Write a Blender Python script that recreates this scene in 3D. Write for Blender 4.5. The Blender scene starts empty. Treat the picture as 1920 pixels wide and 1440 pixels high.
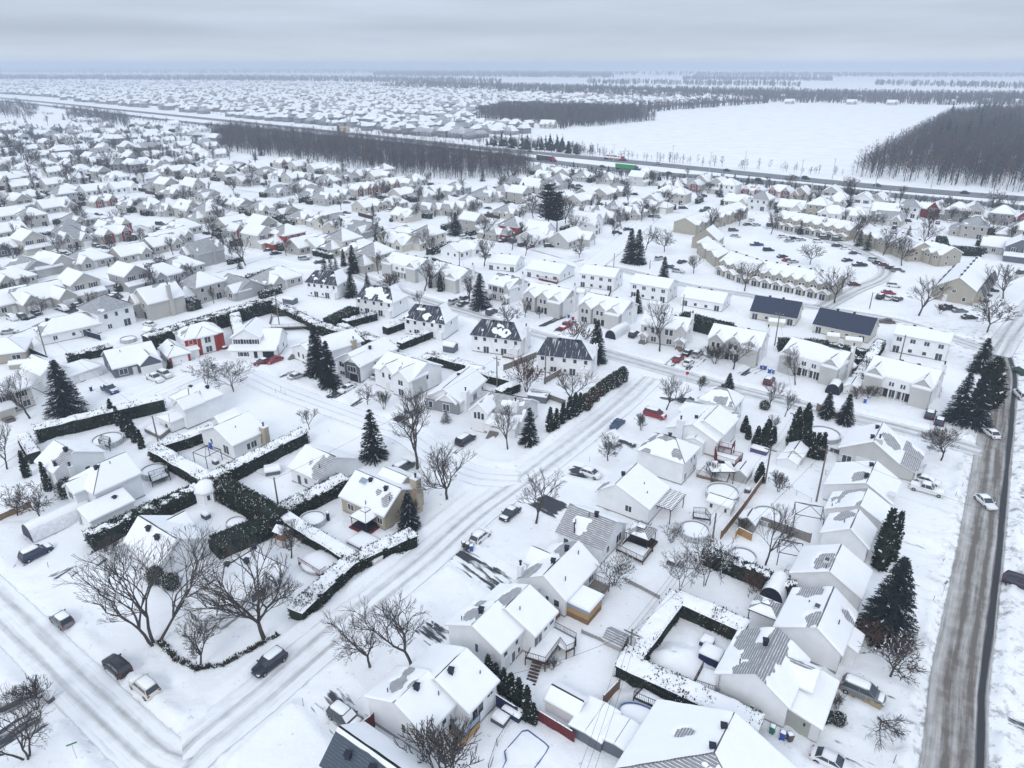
import bpy,math,random
import numpy as np
from mathutils import Vector
R=math.radians
C=bpy.context.scene.collection
# ------------------------------------------------------------------ camera, sky, sun, exposure
FPX,PITCH,CAMH=1333.0,R(24.2),70.0 # measured: focal length in photo pixels, tilt, height above the street
sc=bpy.context.scene
cam=bpy.data.cameras.new('camera');camo=bpy.data.objects.new('camera',cam);C.objects.link(camo)
camo.location=(0,0,CAMH);camo.rotation_euler=(R(90)-PITCH,0,0)
cam.sensor_width=36;cam.lens=FPX/1920*36;cam.clip_start=1;cam.clip_end=60000
sc.camera=camo
sc.view_settings.view_transform='Standard';sc.view_settings.look='None'
sc.view_settings.exposure=0.36;sc.view_settings.gamma=1
try:sc.view_settings.use_curve_mapping=False
except Exception:pass
sc.render.engine='CYCLES'
cy=sc.cycles
cy.use_denoising=True;cy.max_bounces=6;cy.diffuse_bounces=3;cy.glossy_bounces=2
cy.transmission_bounces=2;cy.volume_bounces=1;cy.transparent_max_bounces=6
cy.caustics_reflective=False;cy.caustics_refractive=False
SUN_EL,SUN_AZ=R(38),R(200)
w=bpy.data.worlds.new('World');sc.world=w;w.use_nodes=True
nt=w.node_tree;N=nt.nodes;Lk=nt.links;N.clear()
out=N.new('ShaderNodeOutputWorld');bg=N.new('ShaderNodeBackground');bg.inputs[1].default_value=0.1
sky=N.new('ShaderNodeTexSky');sky.sky_type='NISHITA';sky.sun_disc=False
sky.sun_elevation=SUN_EL;sky.sun_rotation=SUN_AZ;sky.air_density=1.0;sky.dust_density=3.0
tc=N.new('ShaderNodeTexCoord');mp=N.new('ShaderNodeMapping');mp.inputs['Scale'].default_value=(2.2,2.2,26)
nz=N.new('ShaderNodeTexNoise');nz.inputs['Scale'].default_value=1.7;nz.inputs['Detail'].default_value=6;nz.inputs['Roughness'].default_value=.5
sep=N.new('ShaderNodeSeparateXYZ');cr=N.new('ShaderNodeValToRGB') # stratus deck: brightness by elevation
e=cr.color_ramp.elements
e[0].position=0.0;e[0].color=(5.4,6.0,6.75,1)
e[1].position=1.0;e[1].color=(7.7,8.6,10.0,1)
for p,c in((.012,(5.2,5.8,6.6)),(.036,(4.2,4.85,5.75)),(.06,(4.7,5.4,6.4)),(.09,(5.0,5.75,6.8)),(.2,(5.5,6.2,7.3)),(.5,(7.3,8.2,9.6))):
 k=e.new(p);k.color=(*c,1)
nr=N.new('ShaderNodeMapRange');nr.inputs[1].default_value=.3;nr.inputs[2].default_value=.7;nr.inputs[3].default_value=.91;nr.inputs[4].default_value=1.09
mul=N.new('ShaderNodeMix');mul.data_type='RGBA';mul.blend_type='MULTIPLY';mul.inputs[0].default_value=1
mix=N.new('ShaderNodeMix');mix.data_type='RGBA';mix.inputs[0].default_value=.92
Lk.new(tc.outputs['Generated'],mp.inputs[0]);Lk.new(mp.outputs[0],nz.inputs[0]);Lk.new(tc.outputs['Generated'],sep.inputs[0])
Lk.new(sep.outputs['Z'],cr.inputs[0]);Lk.new(nz.outputs['Fac'],nr.inputs[0])
Lk.new(cr.outputs[0],mul.inputs[6]);Lk.new(nr.outputs[0],mul.inputs[7])
Lk.new(sky.outputs[0],mix.inputs[6]);Lk.new(mul.outputs[2],mix.inputs[7]);Lk.new(mix.outputs[2],bg.inputs[0]);Lk.new(bg.outputs[0],out.inputs[0])
sun=bpy.data.lights.new('sun','SUN');sun.energy=0.7;sun.angle=R(20);sun.color=(1,.97,.93)
so=bpy.data.objects.new('sun',sun);C.objects.link(so)
so.rotation_euler=(R(90)-SUN_EL,0,math.pi-SUN_AZ)
CP,SP=math.cos(PITCH),math.sin(PITCH)
def P(x,y,z=0.0):
 "point at height z seen at photo pixel x, y"
 u=(x-960)/FPX;v=(720-y)/FPX
 t=(z-CAMH)/(-SP+v*CP)
 return Vector((u*t,(CP+v*SP)*t,z))
def Q(X,Y,Z=0.0):
 Z-=CAMH;f=Y*CP-Z*SP
 return 960+FPX*X/f,720-FPX*(Y*SP+Z*CP)/f
def zof(base,ytop):
 "height of a thing standing at pixel base whose top is at pixel row ytop"
 b=P(*base);lo,hi=0.0,60.0
 for _ in range(40):
  m=(lo+hi)/2
  if Q(b.x,b.y,m)[1]>ytop:lo=m
  else:hi=m
 return lo
def mpp(y):
 b=P(960,y);return(b.y*CP+CAMH*SP)/FPX # metres per photo pixel on the ground
 # ------------------------------------------------------------------ noise
def _h(ix,iy,s):
 n=(ix.astype(np.int64)*374761393+iy.astype(np.int64)*668265263+int(s)*1274126177)&0x7fffffff
 n=((n^(n>>13))*1274126177)&0x7fffffff
 return((n^(n>>16))&0xffff)/32767.5-1.0
def vn(x,y,s=0):
 x=np.asarray(x,float);y=np.asarray(y,float)
 ix=np.floor(x);iy=np.floor(y);fx=x-ix;fy=y-iy
 fx=fx*fx*(3-2*fx);fy=fy*fy*(3-2*fy)
 a=_h(ix,iy,s)*(1-fx)+_h(ix+1,iy,s)*fx;b=_h(ix,iy+1,s)*(1-fx)+_h(ix+1,iy+1,s)*fx
 return a*(1-fy)+b*fy
def fbm(x,y,s=0,o=3):
 t=0;a=1;n=0
 for i in range(o):
  t=t+a*vn(x*2**i,y*2**i,s+i*17);n+=a;a*=.5
 return t/n
def sstep(a,b,x):
 t=np.clip((x-a)/(b-a),0,1);return t*t*(3-2*t)
 # ------------------------------------------------------------------ materials
M={}
def nodes(m):return m.node_tree.nodes,m.node_tree.links,m.node_tree.nodes['Principled BSDF']
def mk(name,col,rough=.8,var=0.0,scale=3.0,bump=0.0,bscale=8.0,objcol=False,spec=.3,metal=0,bdist=.05,vcol=None):
 m=bpy.data.materials.new(name);m.use_nodes=True;n,l,b=nodes(m)
 b.inputs['Base Color'].default_value=(*col,1);b.inputs['Roughness'].default_value=rough
 b.inputs['Specular IOR Level'].default_value=spec;b.inputs['Metallic'].default_value=metal
 src=None
 if objcol:
  oi=n.new('ShaderNodeObjectInfo');src=oi.outputs['Color']
 if var or bump:
  g=n.new('ShaderNodeNewGeometry')
 if var:
  t=n.new('ShaderNodeTexNoise');t.inputs['Scale'].default_value=scale;t.inputs['Detail'].default_value=4
  l.new(g.outputs['Position'],t.inputs[0])
  r=n.new('ShaderNodeMapRange');r.inputs[1].default_value=.3;r.inputs[2].default_value=.7;r.inputs[3].default_value=1-var;r.inputs[4].default_value=1+var
  l.new(t.outputs['Fac'],r.inputs[0])
  x=n.new('ShaderNodeMix');x.data_type='RGBA';x.blend_type='MULTIPLY';x.inputs[0].default_value=1
  if src:l.new(src,x.inputs[6])
  else:x.inputs[6].default_value=(*col,1)
  l.new(r.outputs[0],x.inputs[7]);src=x.outputs[2]
 if src:l.new(src,b.inputs['Base Color'])
 if bump:
  t2=n.new('ShaderNodeTexNoise');t2.inputs['Scale'].default_value=bscale;t2.inputs['Detail'].default_value=5
  l.new(g.outputs['Position'],t2.inputs[0])
  bp=n.new('ShaderNodeBump');bp.inputs['Strength'].default_value=bump;bp.inputs['Distance'].default_value=bdist
  l.new(t2.outputs['Fac'],bp.inputs['Height']);l.new(bp.outputs[0],b.inputs['Normal'])
 M[name]=m;return m
mk('snow',(.88,.89,.905),.75,.025,.5,.35,1.6,spec=.15,bdist=.12)
mk('roof_snow',(.86,.87,.885),.7,.015,.8,.15,2.5,spec=.15)
mk('bark',(.07,.062,.058),.9,.25,6)
mk('twig',(.075,.066,.062),.9,.3,.8)
mk('twig_brown',(.10,.062,.048),.9,.3,.8)
mk('needle',(.022,.031,.033),.85,.35,1.2,spec=.1)
mk('needle_blue',(.026,.037,.045),.85,.3,1.2,spec=.1)
mk('cedar',(.024,.036,.029),.85,.4,.9,spec=.1)
mk('cedar_brown',(.050,.042,.030),.85,.4,.9,spec=.1)
mk('foundation',(.30,.30,.30),.9,.1,3)
mk('trim',(.66,.67,.68),.6)
mk('white_trim',(.80,.81,.82),.5)
mk('glass',(.035,.045,.06),.08,spec=.6)
mk('blue_glass',(.25,.32,.40),.12,spec=.6)
mk('dark_metal',(.025,.027,.032),.5)
mk('vent',(.012,.015,.03),.5)
mk('wood',(.20,.12,.07),.8,.2,5)
mk('gold_wood',(.40,.25,.11),.75,.2,5)
mk('grey_wood',(.20,.18,.165),.85,.25,4)
mk('dark_wood',(.06,.035,.03),.8,.2,5)
mk('red_wood',(.13,.025,.028),.75,.15,5)
mk('pole_wood',(.17,.15,.135),.9,.2,5)
mk('far_twig',(.045,.048,.058),.9);mk('far_twig_light',(.095,.088,.085),.9)
mk('tyre',(.012,.012,.013),.85)
mk('rim',(.35,.36,.37),.35,metal=.6)
mk('paint',(.5,.5,.5),.28,objcol=True,spec=.5)
mk('flat',(.5,.5,.5),.7,.06,1.5,objcol=True)
mk('fabric',(.5,.5,.5),.8,.12,2.0,objcol=True)
mk('headlight',(.75,.78,.8),.15,spec=.6)
mk('taillight',(.35,.01,.01),.25)
mk('asphalt',(.035,.037,.042),.75,.3,2.5,.2,20)
mk('steel',(.45,.47,.49),.45,metal=.3)
mk('pool_blue',(.06,.10,.28),.4)
mk('ice',(.80,.84,.88),.4)
mk('rubber',(.02,.02,.022),.7)
def siding(name='siding'):
 m=mk(name,(.7,.7,.7),.6,.05,.6,objcol=True);n,l,b=nodes(m)
 g=n.new('ShaderNodeNewGeometry');s=n.new('ShaderNodeSeparateXYZ');l.new(g.outputs['Position'],s.inputs[0])
 mt=n.new('ShaderNodeMath');mt.operation='MULTIPLY';mt.inputs[1].default_value=5.0;l.new(s.outputs['Z'],mt.inputs[0])
 fr=n.new('ShaderNodeMath');fr.operation='FRACT';l.new(mt.outputs[0],fr.inputs[0])
 bp=n.new('ShaderNodeBump');bp.inputs['Strength'].default_value=.5;bp.inputs['Distance'].default_value=.03
 l.new(fr.outputs[0],bp.inputs['Height']);l.new(bp.outputs[0],b.inputs['Normal'])
 return m
siding()
def bricks():
 m=mk('brick',(.3,.07,.05),.85,.12,1.5,objcol=True);n,l,b=nodes(m)
bricks()
def shingle(name,c1,c2,line,lw,streak=0.0):
 "shingle courses (UV v in metres up the slope) with snow caught on the laps"
 m=bpy.data.materials.new(name);m.use_nodes=True;n,l,b=nodes(m);b.inputs['Roughness'].default_value=.85
 uv=n.new('ShaderNodeUVMap');s=n.new('ShaderNodeSeparateXYZ');l.new(uv.outputs[0],s.inputs[0])
 mt=n.new('ShaderNodeMath');mt.operation='MULTIPLY';mt.inputs[1].default_value=3.1;l.new(s.outputs['Y'],mt.inputs[0])
 fr=n.new('ShaderNodeMath');fr.operation='FRACT';l.new(mt.outputs[0],fr.inputs[0])
 t=n.new('ShaderNodeTexNoise');t.inputs['Scale'].default_value=1.3;t.inputs['Detail'].default_value=5;l.new(uv.outputs[0],t.inputs[0])
 ad=n.new('ShaderNodeMath');ad.operation='MULTIPLY_ADD';ad.inputs[1].default_value=.9;l.new(t.outputs['Fac'],ad.inputs[0]);l.new(fr.outputs[0],ad.inputs[2])
 lt=n.new('ShaderNodeMath');lt.operation='LESS_THAN';lt.inputs[1].default_value=lw;l.new(ad.outputs[0],lt.inputs[0])
 c=n.new('ShaderNodeMix');c.data_type='RGBA';c.inputs[6].default_value=(*c1,1);c.inputs[7].default_value=(*c2,1);l.new(t.outputs['Fac'],c.inputs[0])
 d=n.new('ShaderNodeMix');d.data_type='RGBA';d.inputs[7].default_value=(*line,1);l.new(c.outputs[2],d.inputs[6]);l.new(lt.outputs[0],d.inputs[0])
 last=d
 if streak:
  mp2=n.new('ShaderNodeMapping');mp2.inputs['Scale'].default_value=(2.6,.32,1);l.new(uv.outputs[0],mp2.inputs[0])
  t3=n.new('ShaderNodeTexNoise');t3.inputs['Scale'].default_value=1.0;t3.inputs['Detail'].default_value=4;l.new(mp2.outputs[0],t3.inputs[0])
  rr=n.new('ShaderNodeMapRange');rr.inputs[1].default_value=.66-streak;rr.inputs[2].default_value=.78-streak;l.new(t3.outputs['Fac'],rr.inputs[0])
  f=n.new('ShaderNodeMix');f.data_type='RGBA';f.inputs[7].default_value=(.62,.63,.65,1);l.new(d.outputs[2],f.inputs[6]);l.new(rr.outputs[0],f.inputs[0]);last=f
 l.new(last.outputs[2],b.inputs['Base Color'])
 M[name]=m
shingle('shingle_grey',(.20,.20,.21),(.34,.34,.35),(.74,.75,.77),.62)
shingle('shingle_mid',(.17,.175,.185),(.30,.305,.315),(.66,.67,.69),.66)
shingle('shingle_dark',(.022,.028,.045),(.05,.055,.075),(.4,.41,.43),.36,.1)
shingle('shingle_navy',(.022,.032,.062),(.035,.045,.08),(.10,.12,.17),.38)
shingle('shingle_slate',(.045,.062,.082),(.075,.095,.12),(.13,.155,.19),.55)
# ------------------------------------------------------------------ mesh helpers
class MB:
 def __init__(s):s.v=[];s.f=[];s.m=[];s.uv=[];s.n=0;s.hasuv=False;s.sm=[]
 def add(s,vs,fs,mi=0,uvs=None,smooth=False):
  s.v.extend(vs)
  for k,f in enumerate(fs):
   s.f.append([i+s.n for i in f]);s.m.append(mi);s.sm.append(smooth)
   if uvs is not None:s.uv.append(uvs[k]);s.hasuv=True
   else:s.uv.append(None)
  s.n+=len(vs)
 def box(s,x0,x1,y0,y1,z0,z1,mi=0,T=None):
  vs=[(x,y,z)for z in(z0,z1)for y in(y0,y1)for x in(x0,x1)]
  if T:vs=[T(*p)for p in vs]
  s.add(vs,[(0,2,3,1),(4,5,7,6),(0,1,5,4),(1,3,7,5),(3,2,6,7),(2,0,4,6)],mi)
 def tube(s,a,b,r0,r1,n=4,mi=0,cap=True,smooth=False):
  a=Vector(a);b=Vector(b);d=b-a
  if d.length<1e-6:return
  d.normalize();u=d.orthogonal().normalized();w_=d.cross(u)
  vs=[]
  for c,r in((a,r0),(b,r1)):
   for i in range(n):
    t=2*math.pi*i/n;vs.append(tuple(c+u*(math.cos(t)*r)+w_*(math.sin(t)*r)))
  fs=[(i,(i+1)%n,n+(i+1)%n,n+i)for i in range(n)]
  if cap:fs+=[tuple(range(n))[::-1],tuple(range(n,2*n))]
  s.add(vs,fs,mi,smooth=smooth)
 def loft(s,rings,mi=0,cap=True,smooth=False,closed=True):
  n=len(rings[0]);vs=[p for r in rings for p in r];fs=[]
  for k in range(len(rings)-1):
   for i in range(n if closed else n-1):
    j=(i+1)%n;fs.append((k*n+i,k*n+j,(k+1)*n+j,(k+1)*n+i))
  if cap and closed:fs+=[tuple(range(n))[::-1],tuple((len(rings)-1)*n+i for i in range(n))]
  s.add(vs,fs,mi,smooth=smooth)
 def mesh(s,name,mats):
  me=bpy.data.meshes.new(name);me.from_pydata(s.v,[],s.f)
  for m in mats:me.materials.append(M[m]if isinstance(m,str)else m)
  if s.f:
   me.polygons.foreach_set('material_index',s.m);me.polygons.foreach_set('use_smooth',s.sm)
  if s.hasuv:
   ul=me.uv_layers.new();co=[]
   for f,u in zip(s.f,s.uv):co.extend(u if u is not None else[(0,0)]*len(f))
   ul.data.foreach_set('uv',np.array(co,np.float32).ravel())
  me.update();return me
 def obj(s,name,mats,parent=None,col=None):
  return link(name,s.mesh(name,mats),parent,col)
def nmesh(name,V,F,mats,mi=None,smooth=False,uv=None):
 "numpy verts (n,3) and quads (m,4) or tris"
 V=np.asarray(V,np.float32);F=np.asarray(F,np.int32);k=F.shape[1]
 me=bpy.data.meshes.new(name);me.vertices.add(len(V));me.vertices.foreach_set('co',V.ravel())
 me.loops.add(F.size);me.loops.foreach_set('vertex_index',F.ravel())
 me.polygons.add(len(F));me.polygons.foreach_set('loop_start',np.arange(0,F.size,k,dtype=np.int32))
 me.polygons.foreach_set('loop_total',np.full(len(F),k,np.int32))
 for m in mats:me.materials.append(M[m]if isinstance(m,str)else m)
 if mi is not None:me.polygons.foreach_set('material_index',np.asarray(mi,np.int32))
 me.polygons.foreach_set('use_smooth',np.full(len(F),smooth,bool))
 if uv is not None:
  ul=me.uv_layers.new();ul.data.foreach_set('uv',np.asarray(uv,np.float32)[F.ravel()].ravel())
 me.update(calc_edges=True);return me
def link(name,me,parent=None,col=None):
 o=bpy.data.objects.new(name,me);C.objects.link(o)
 if parent:o.parent=parent
 if col:o.color=(*col,1)
 return o
def struct(o,kind='structure',label=None):
 o['kind']=kind
 if label:o['label']=label
 return o
PEND=[] # things whose label is completed at the end from their neighbours
LAND=[] # (short name, photo pixel) of the things used as landmarks
def tag(o,label,cat,group=None,px=None):
 o['category']=cat;o['label']=label
 if group:o['group']=group
 if px is not None:PEND.append((o,label,cat,px))
 return o
def thing(name,loc,rz,label,cat,group=None,px=None):
 o=bpy.data.objects.new(name,None);C.objects.link(o);o.empty_display_size=.3
 o.location=loc;o.rotation_euler=(0,0,rz)
 return tag(o,label,cat,group,px)
def proto(name): # a thing kept out of the scene, to be copied
 o=bpy.data.objects.new(name,None);PROTOS.append(o);return o
PROTOS=[];KIDS={}
def pchild(root,name,me,parent=None):
 o=bpy.data.objects.new(name,me);o.parent=parent or root;KIDS.setdefault(root.name,[]).append(o);PROTOS.append(o);return o
def place(root,name,loc,rz,scale,label,cat,group=None,px=None,col=None,cols=None,tilt=None):
 "copy a thing with copies of its parts and sub-parts"
 r=root.copy();r.name=name;C.objects.link(r);r.location=loc
 r.rotation_euler=(tilt[0]if tilt else 0,tilt[1]if tilt else 0,rz)
 r.scale=(scale,scale,scale)if not hasattr(scale,'__len__')else scale
 mp_={}
 for k in KIDS.get(root.name,[]):
  c=k.copy();c.name=k.get('nm',k.name.split('.')[0]);C.objects.link(c);c.parent=mp_.get(k.parent,r);mp_[k]=c
  nm=c.name.split('.')[0]
  if cols and nm in cols:c.color=(*cols[nm],1)
  elif col:c.color=(*col,1)
 return tag(r,label,cat,group,px)
def frame(ox,oy,ang):
 c,s=math.cos(ang),math.sin(ang)
 return lambda x,y,z=0:(ox+x*c-y*s,oy+x*s+y*c,z)
 # ------------------------------------------------------------------ streets, ground, fields
def px2(l):return[P(*p)for p in l]
def road_mat(name,snow,dirt,amt,track,tw,band=None,streak=.05,vs=1.0,edge=True):
 m=bpy.data.materials.new(name);m.use_nodes=True;n,l,b=nodes(m);b.inputs['Roughness'].default_value=.75
 b.inputs['Specular IOR Level'].default_value=.2
 uv=n.new('ShaderNodeUVMap');s=n.new('ShaderNodeSeparateXYZ');l.new(uv.outputs[0],s.inputs[0])
 def math_(op,a,bb=None,c=None):
  q=n.new('ShaderNodeMath');q.operation=op
  for i,x in enumerate((a,bb,c)):
   if x is None:continue
   if isinstance(x,(int,float)):q.inputs[i].default_value=x
   else:l.new(x,q.inputs[i])
  return q.outputs[0]
 def noise(sx,sy,sca,det=5):
  mp=n.new('ShaderNodeMapping');mp.inputs['Scale'].default_value=(sx,sy,1);l.new(uv.outputs[0],mp.inputs[0])
  t=n.new('ShaderNodeTexNoise');t.inputs['Scale'].default_value=sca;t.inputs['Detail'].default_value=det;t.inputs['Roughness'].default_value=.62
  l.new(mp.outputs[0],t.inputs[0]);return t.outputs['Fac']
 nA=noise(1.5,streak,1.0);nB=noise(.6,.5,vs,6)
 au=math_('ABSOLUTE',s.outputs['X'])
 d=math_('ABSOLUTE',math_('SUBTRACT',au,track))
 tr=math_('MAXIMUM',math_('SUBTRACT',1.0,math_('DIVIDE',d,tw)),0.0)
 f=math_('ADD',math_('MULTIPLY',tr,.34),math_('MULTIPLY',math_('ADD',nA,math_('MULTIPLY',nB,.5)),1.0))
 f=math_('MULTIPLY',math_('SUBTRACT',f,1.05-amt),1.7)
 cl=n.new('ShaderNodeClamp');l.new(f,cl.inputs[0])
 c=n.new('ShaderNodeMix');c.data_type='RGBA';c.inputs[6].default_value=(*snow,1);c.inputs[7].default_value=(*dirt,1);l.new(cl.outputs[0],c.inputs[0])
 last=c.outputs[2]
 if band:
  x0,x1,col=band
  wob=math_('ADD',s.outputs['X'],math_('MULTIPLY',math_('SUBTRACT',nA,.5),.9))
  r1=n.new('ShaderNodeMapRange');r1.inputs[1].default_value=x0;r1.inputs[2].default_value=x0+.3;l.new(wob,r1.inputs[0])
  r2=n.new('ShaderNodeMapRange');r2.inputs[1].default_value=x1+.12;r2.inputs[2].default_value=x1-.12;l.new(wob,r2.inputs[0])
  k=math_('MULTIPLY',r1.outputs[0],r2.outputs[0])
  c2=n.new('ShaderNodeMix');c2.data_type='RGBA';c2.inputs[7].default_value=(*col,1);l.new(last,c2.inputs[6]);l.new(k,c2.inputs[0]);last=c2.outputs[2]
 l.new(last,b.inputs['Base Color'])
 if edge: # the packed snow runs out into the loose snow at both borders and at the ends
  q=n.new('ShaderNodeAttribute');q.attribute_name='fade'
  ee=math_('SUBTRACT',math_('ADD',q.outputs['Fac'],math_('MULTIPLY',nB,.5)),.25);r=n.new('ShaderNodeMapRange');r.inputs[1].default_value=.12;r.inputs[2].default_value=.4;l.new(ee,r.inputs[0]);l.new(r.outputs[0],b.inputs['Alpha'])
 bp=n.new('ShaderNodeBump');bp.inputs['Strength'].default_value=.3;bp.inputs['Distance'].default_value=.05
 l.new(nA,bp.inputs['Height']);l.new(bp.outputs[0],b.inputs['Normal'])
 M[name]=m
road_mat('street_snow',(.83,.84,.86),(.40,.40,.40),.16,1.0,.6)
road_mat('street_tracked',(.82,.83,.845),(.33,.325,.32),.30,1.15,.9)
road_mat('street_grey',(.76,.77,.78),(.33,.325,.32),.42,1.2,1.0)
road_mat('main_road',(.62,.61,.60),(.15,.135,.12),.58,.9,1.1,(1.75,2.85,(.045,.047,.052)),.06)
road_mat('highway_road',(.42,.43,.44),(.15,.155,.165),.75,2.5,2.0,None,.01,.2)
road_mat('white_street',(.85,.86,.875),(.5,.5,.5),.10,1.0,.5)
STREETS=[
('street',[(240,1640),(330,1440),(480,1312),(630,1185),(791,1055),(893,966),(985,898),(1072,832),(1161,762),(1222,706)],3.5,'street_tracked','snow-packed street with grey tyre tracks running up past the houses'),
('street',[(-150,995),(15,1155),(120,1258),(235,1370),(300,1425),(360,1440)],3.3,'street_tracked','snow-packed side street with two grey wheel tracks at lower left'),
('street',[(985,898),(900,893),(840,868),(760,815),(690,790),(600,758),(520,728),(462,700)],3.4,'street_snow','white snow-covered side street leading to the court'),
('street',[(-60,900),(20,842),(130,795),(250,752),(340,712),(410,690),(470,702)],3.3,'white_street','white snow-covered street along the long clipped hedge'),
('street',[(640,505),(764,553),(888,590),(987,622),(1140,664),(1248,694),(1400,736),(1560,774),(1710,810),(1850,850)],3.2,'street_grey','grey tracked street in front of the grey semi-detached houses'),
('road',[(1752,1640),(1788,1440),(1798,1290),(1820,1150),(1843,1000),(1860,870),(1876,750),(1880,700),(1868,660),(1835,642)],3.4,'main_road','brown slushy main road with one bare asphalt strip'),
('road',[(1868,668),(1895,625),(1935,575),(1990,510)],3.6,'street_grey','snowy main road bending away past the row houses'),
('street',[(1094,494),(1174,508),(1280,534),(1395,553),(1521,575),(1682,602),(1790,636),(1860,660)],3.2,'street_grey','tracked street between blue-roofed houses and the row houses'),
('street',[(1540,577),(1600,545),(1650,524),(1662,505),(1640,484),(1590,462),(1500,440),(1430,425)],3.0,'street_grey','curving parking lane inside the row house court'),
('street',[(1110,500),(1160,460),(1200,425),(1240,398),(1310,375)],4.5,'white_street','wide white street climbing towards the highway'),
('street',[(-20,640),(60,608),(130,596),(200,573),(265,551),(340,524),(420,504),(480,486),(560,468),(640,440),(760,424)],3.2,'street_snow','snowy street behind the tall dark hedge'),
('street',[(480,484),(548,500),(640,505)],3.0,'street_snow','short snowy link street'),
('street',[(170,395),(219,411),(302,440),(370,466),(440,490)],3.0,'street_grey','grey snowy street among the cottages'),
('street',[(560,380),(602,397),(680,412),(760,425),(860,440),(960,455),(1090,490)],3.2,'street_snow','snowy street below the tall pines'),
('street',[(420,352),(500,362),(560,380)],3.0,'white_street','white street among the far cottages'),
('street',[(0,470),(80,440),(170,395),(260,350),(300,330)],3.0,'street_snow','snowy street through the far left houses'),
('street',[(1700,430),(1750,415),(1800,400),(1850,425),(1960,460)],3.0,'white_street','white street near the two red gabled houses'),
('street',[(1240,398),(1330,396),(1420,402)],2.8,'white_street','white access lane beside the row houses'),
]
DRIVES=[ # photo pixels, half width, bareness
((842,1030),(965,1112),2.5,.66),((1000,933),(1060,962),2.7,1.0),((600,1290),(690,1388),2.9,.56),((88,1100),(205,1032),2.6,.52),
((780,1165),(842,1212),2.2,.66),((612,750),(668,716),1.9,.8),((652,768),(695,744),2.2,.5),((726,800),(785,765),2.0,.72),
((517,712),(572,686),1.9,.5),((1150,824),(1202,842),1.3,.8),((846,858),(900,815),2.5,.36),((1250,692),(1302,655),2.6,.5),
((1288,698),(1318,668),2.2,.5),((1388,708),(1430,686),2.4,.56),((112,575),(156,590),2.8,1.0),((1010,614),(1060,592),1.4,.85),
((1040,624),(1078,600),1.6,.85),((-40,1352),(135,1280),1.8,.56),((-40,1420),(100,1330),2.4,.66),((1668,1010),(1800,1050),1.9,.34),
((1530,1395),(1700,1470),2.3,.36),((1580,1285),(1740,1345),1.9,.3),((1640,1075),(1780,1128),1.7,.32),((1690,920),(1820,960),2.6,.2),((35,1075),(110,985),2.4,.4),
((1060,880),(1115,892),2.0,.9),((1225,745),(1312,760),2.0,.5),((575,488),(612,470),1.8,.4),((190,745),(225,725),2.2,.3),((268,715),(330,690),3.0,.25),
((40,603),(72,592),1.5,.9),((1860,1340),(1990,1400),2.4,.45),((1885,1075),(1990,1100),2.4,.4),((1895,930),(1990,945),2.4,.35)]
def dist_poly(X,Y,pts):
 best=np.full(X.shape,1e9)
 for a,b in zip(pts,pts[1:]):
  dx,dy=b[0]-a[0],b[1]-a[1];L2=dx*dx+dy*dy
  t=np.clip(((X-a[0])*dx+(Y-a[1])*dy)/L2,0,1)
  best=np.minimum(best,np.hypot(X-a[0]-t*dx,Y-a[1]-t*dy))
 return best
SPTS=[(px2(s[1]),s[2])for s in STREETS]
DPTS=[(P(*a),P(*b),hw)for a,b,hw,_ in DRIVES]
def trails():
 rn=random.Random(9);o=[]
 for _ in range(170): # trodden paths across the yards
  y=rn.uniform(600,1430);x=rn.uniform(0,1900);p=P(x,y);a=rn.choice((55,145,235,-35))+rn.uniform(-25,25);l=[(p.x,p.y)]
  for _ in range(rn.randint(3,7)):a+=rn.uniform(-35,35);l.append((l[-1][0]+2.2*math.cos(R(a)),l[-1][1]+2.2*math.sin(R(a))))
  o.append(l)
 return o
TRAILS=trails()
def ground_z(X,Y):
 X=np.asarray(X,float);Y=np.asarray(Y,float)
 d=np.full(X.shape,1e9)
 for pts,hw in SPTS:
  lo=min(p[0]for p in pts)-12,max(p[0]for p in pts)+12,min(p[1]for p in pts)-12,max(p[1]for p in pts)+12
  m=(X>lo[0])&(X<lo[1])&(Y>lo[2])&(Y<lo[3])
  if m.any():d[m]=np.minimum(d[m],dist_poly(X[m],Y[m],pts)-hw)
 n1=fbm(X/7,Y/7,3);n2=fbm(X/1.7,Y/1.7,9);n3=vn(X/4,Y/4,21)
 n4=fbm(X/.9,Y/.9,31,2)*sstep(-.1,.35,fbm(X/9,Y/9,55,2));z=.26+.16*n1+.09*n2+.10*n4
 bank=.62*np.exp(-((d-1.1)/.75)**2)*(.55+.6*n3+.25*n2)
 dd=np.full(X.shape,1e9)
 for a,b,hw in DPTS:
  m=(X>min(a[0],b[0])-6)&(X<max(a[0],b[0])+6)&(Y>min(a[1],b[1])-6)&(Y<max(a[1],b[1])+6)
  if m.any():dd[m]=np.minimum(dd[m],dist_poly(X[m],Y[m],[a,b])-hw)
 k=sstep(-.3,.9,d)
 z=(z+bank)*k-.05*(1-k)
 kd=sstep(-.4,.6,dd)
 z=np.where(k>.02,z*kd+(1-kd)*-.02,z)+.16*np.exp(-((dd-.8)/.5)**2)*k
 for pts in TRAILS:
  m=(X>min(p[0]for p in pts)-2)&(X<max(p[0]for p in pts)+2)&(Y>min(p[1]for p in pts)-2)&(Y<max(p[1]for p in pts)+2)
  if m.any():q=dist_poly(X[m],Y[m],pts);z[m]-=(.15+.08*vn(X[m]*1.6,Y[m]*1.6,5))*np.exp(-(q/.5)**2)-.05*np.exp(-((q-1)/.35)**2)
 return np.where(Y<420,z,.05)
MAIN=SPTS[5][0]
def gz(x,y):return float(ground_z(np.array([x]),np.array([y]))[0])
xs=np.concatenate([-np.geomspace(14000,190,26),np.arange(-170,-60,1.0),np.arange(-60,95,.55),np.arange(95,185,1.0),np.geomspace(200,14000,26)])
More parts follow.
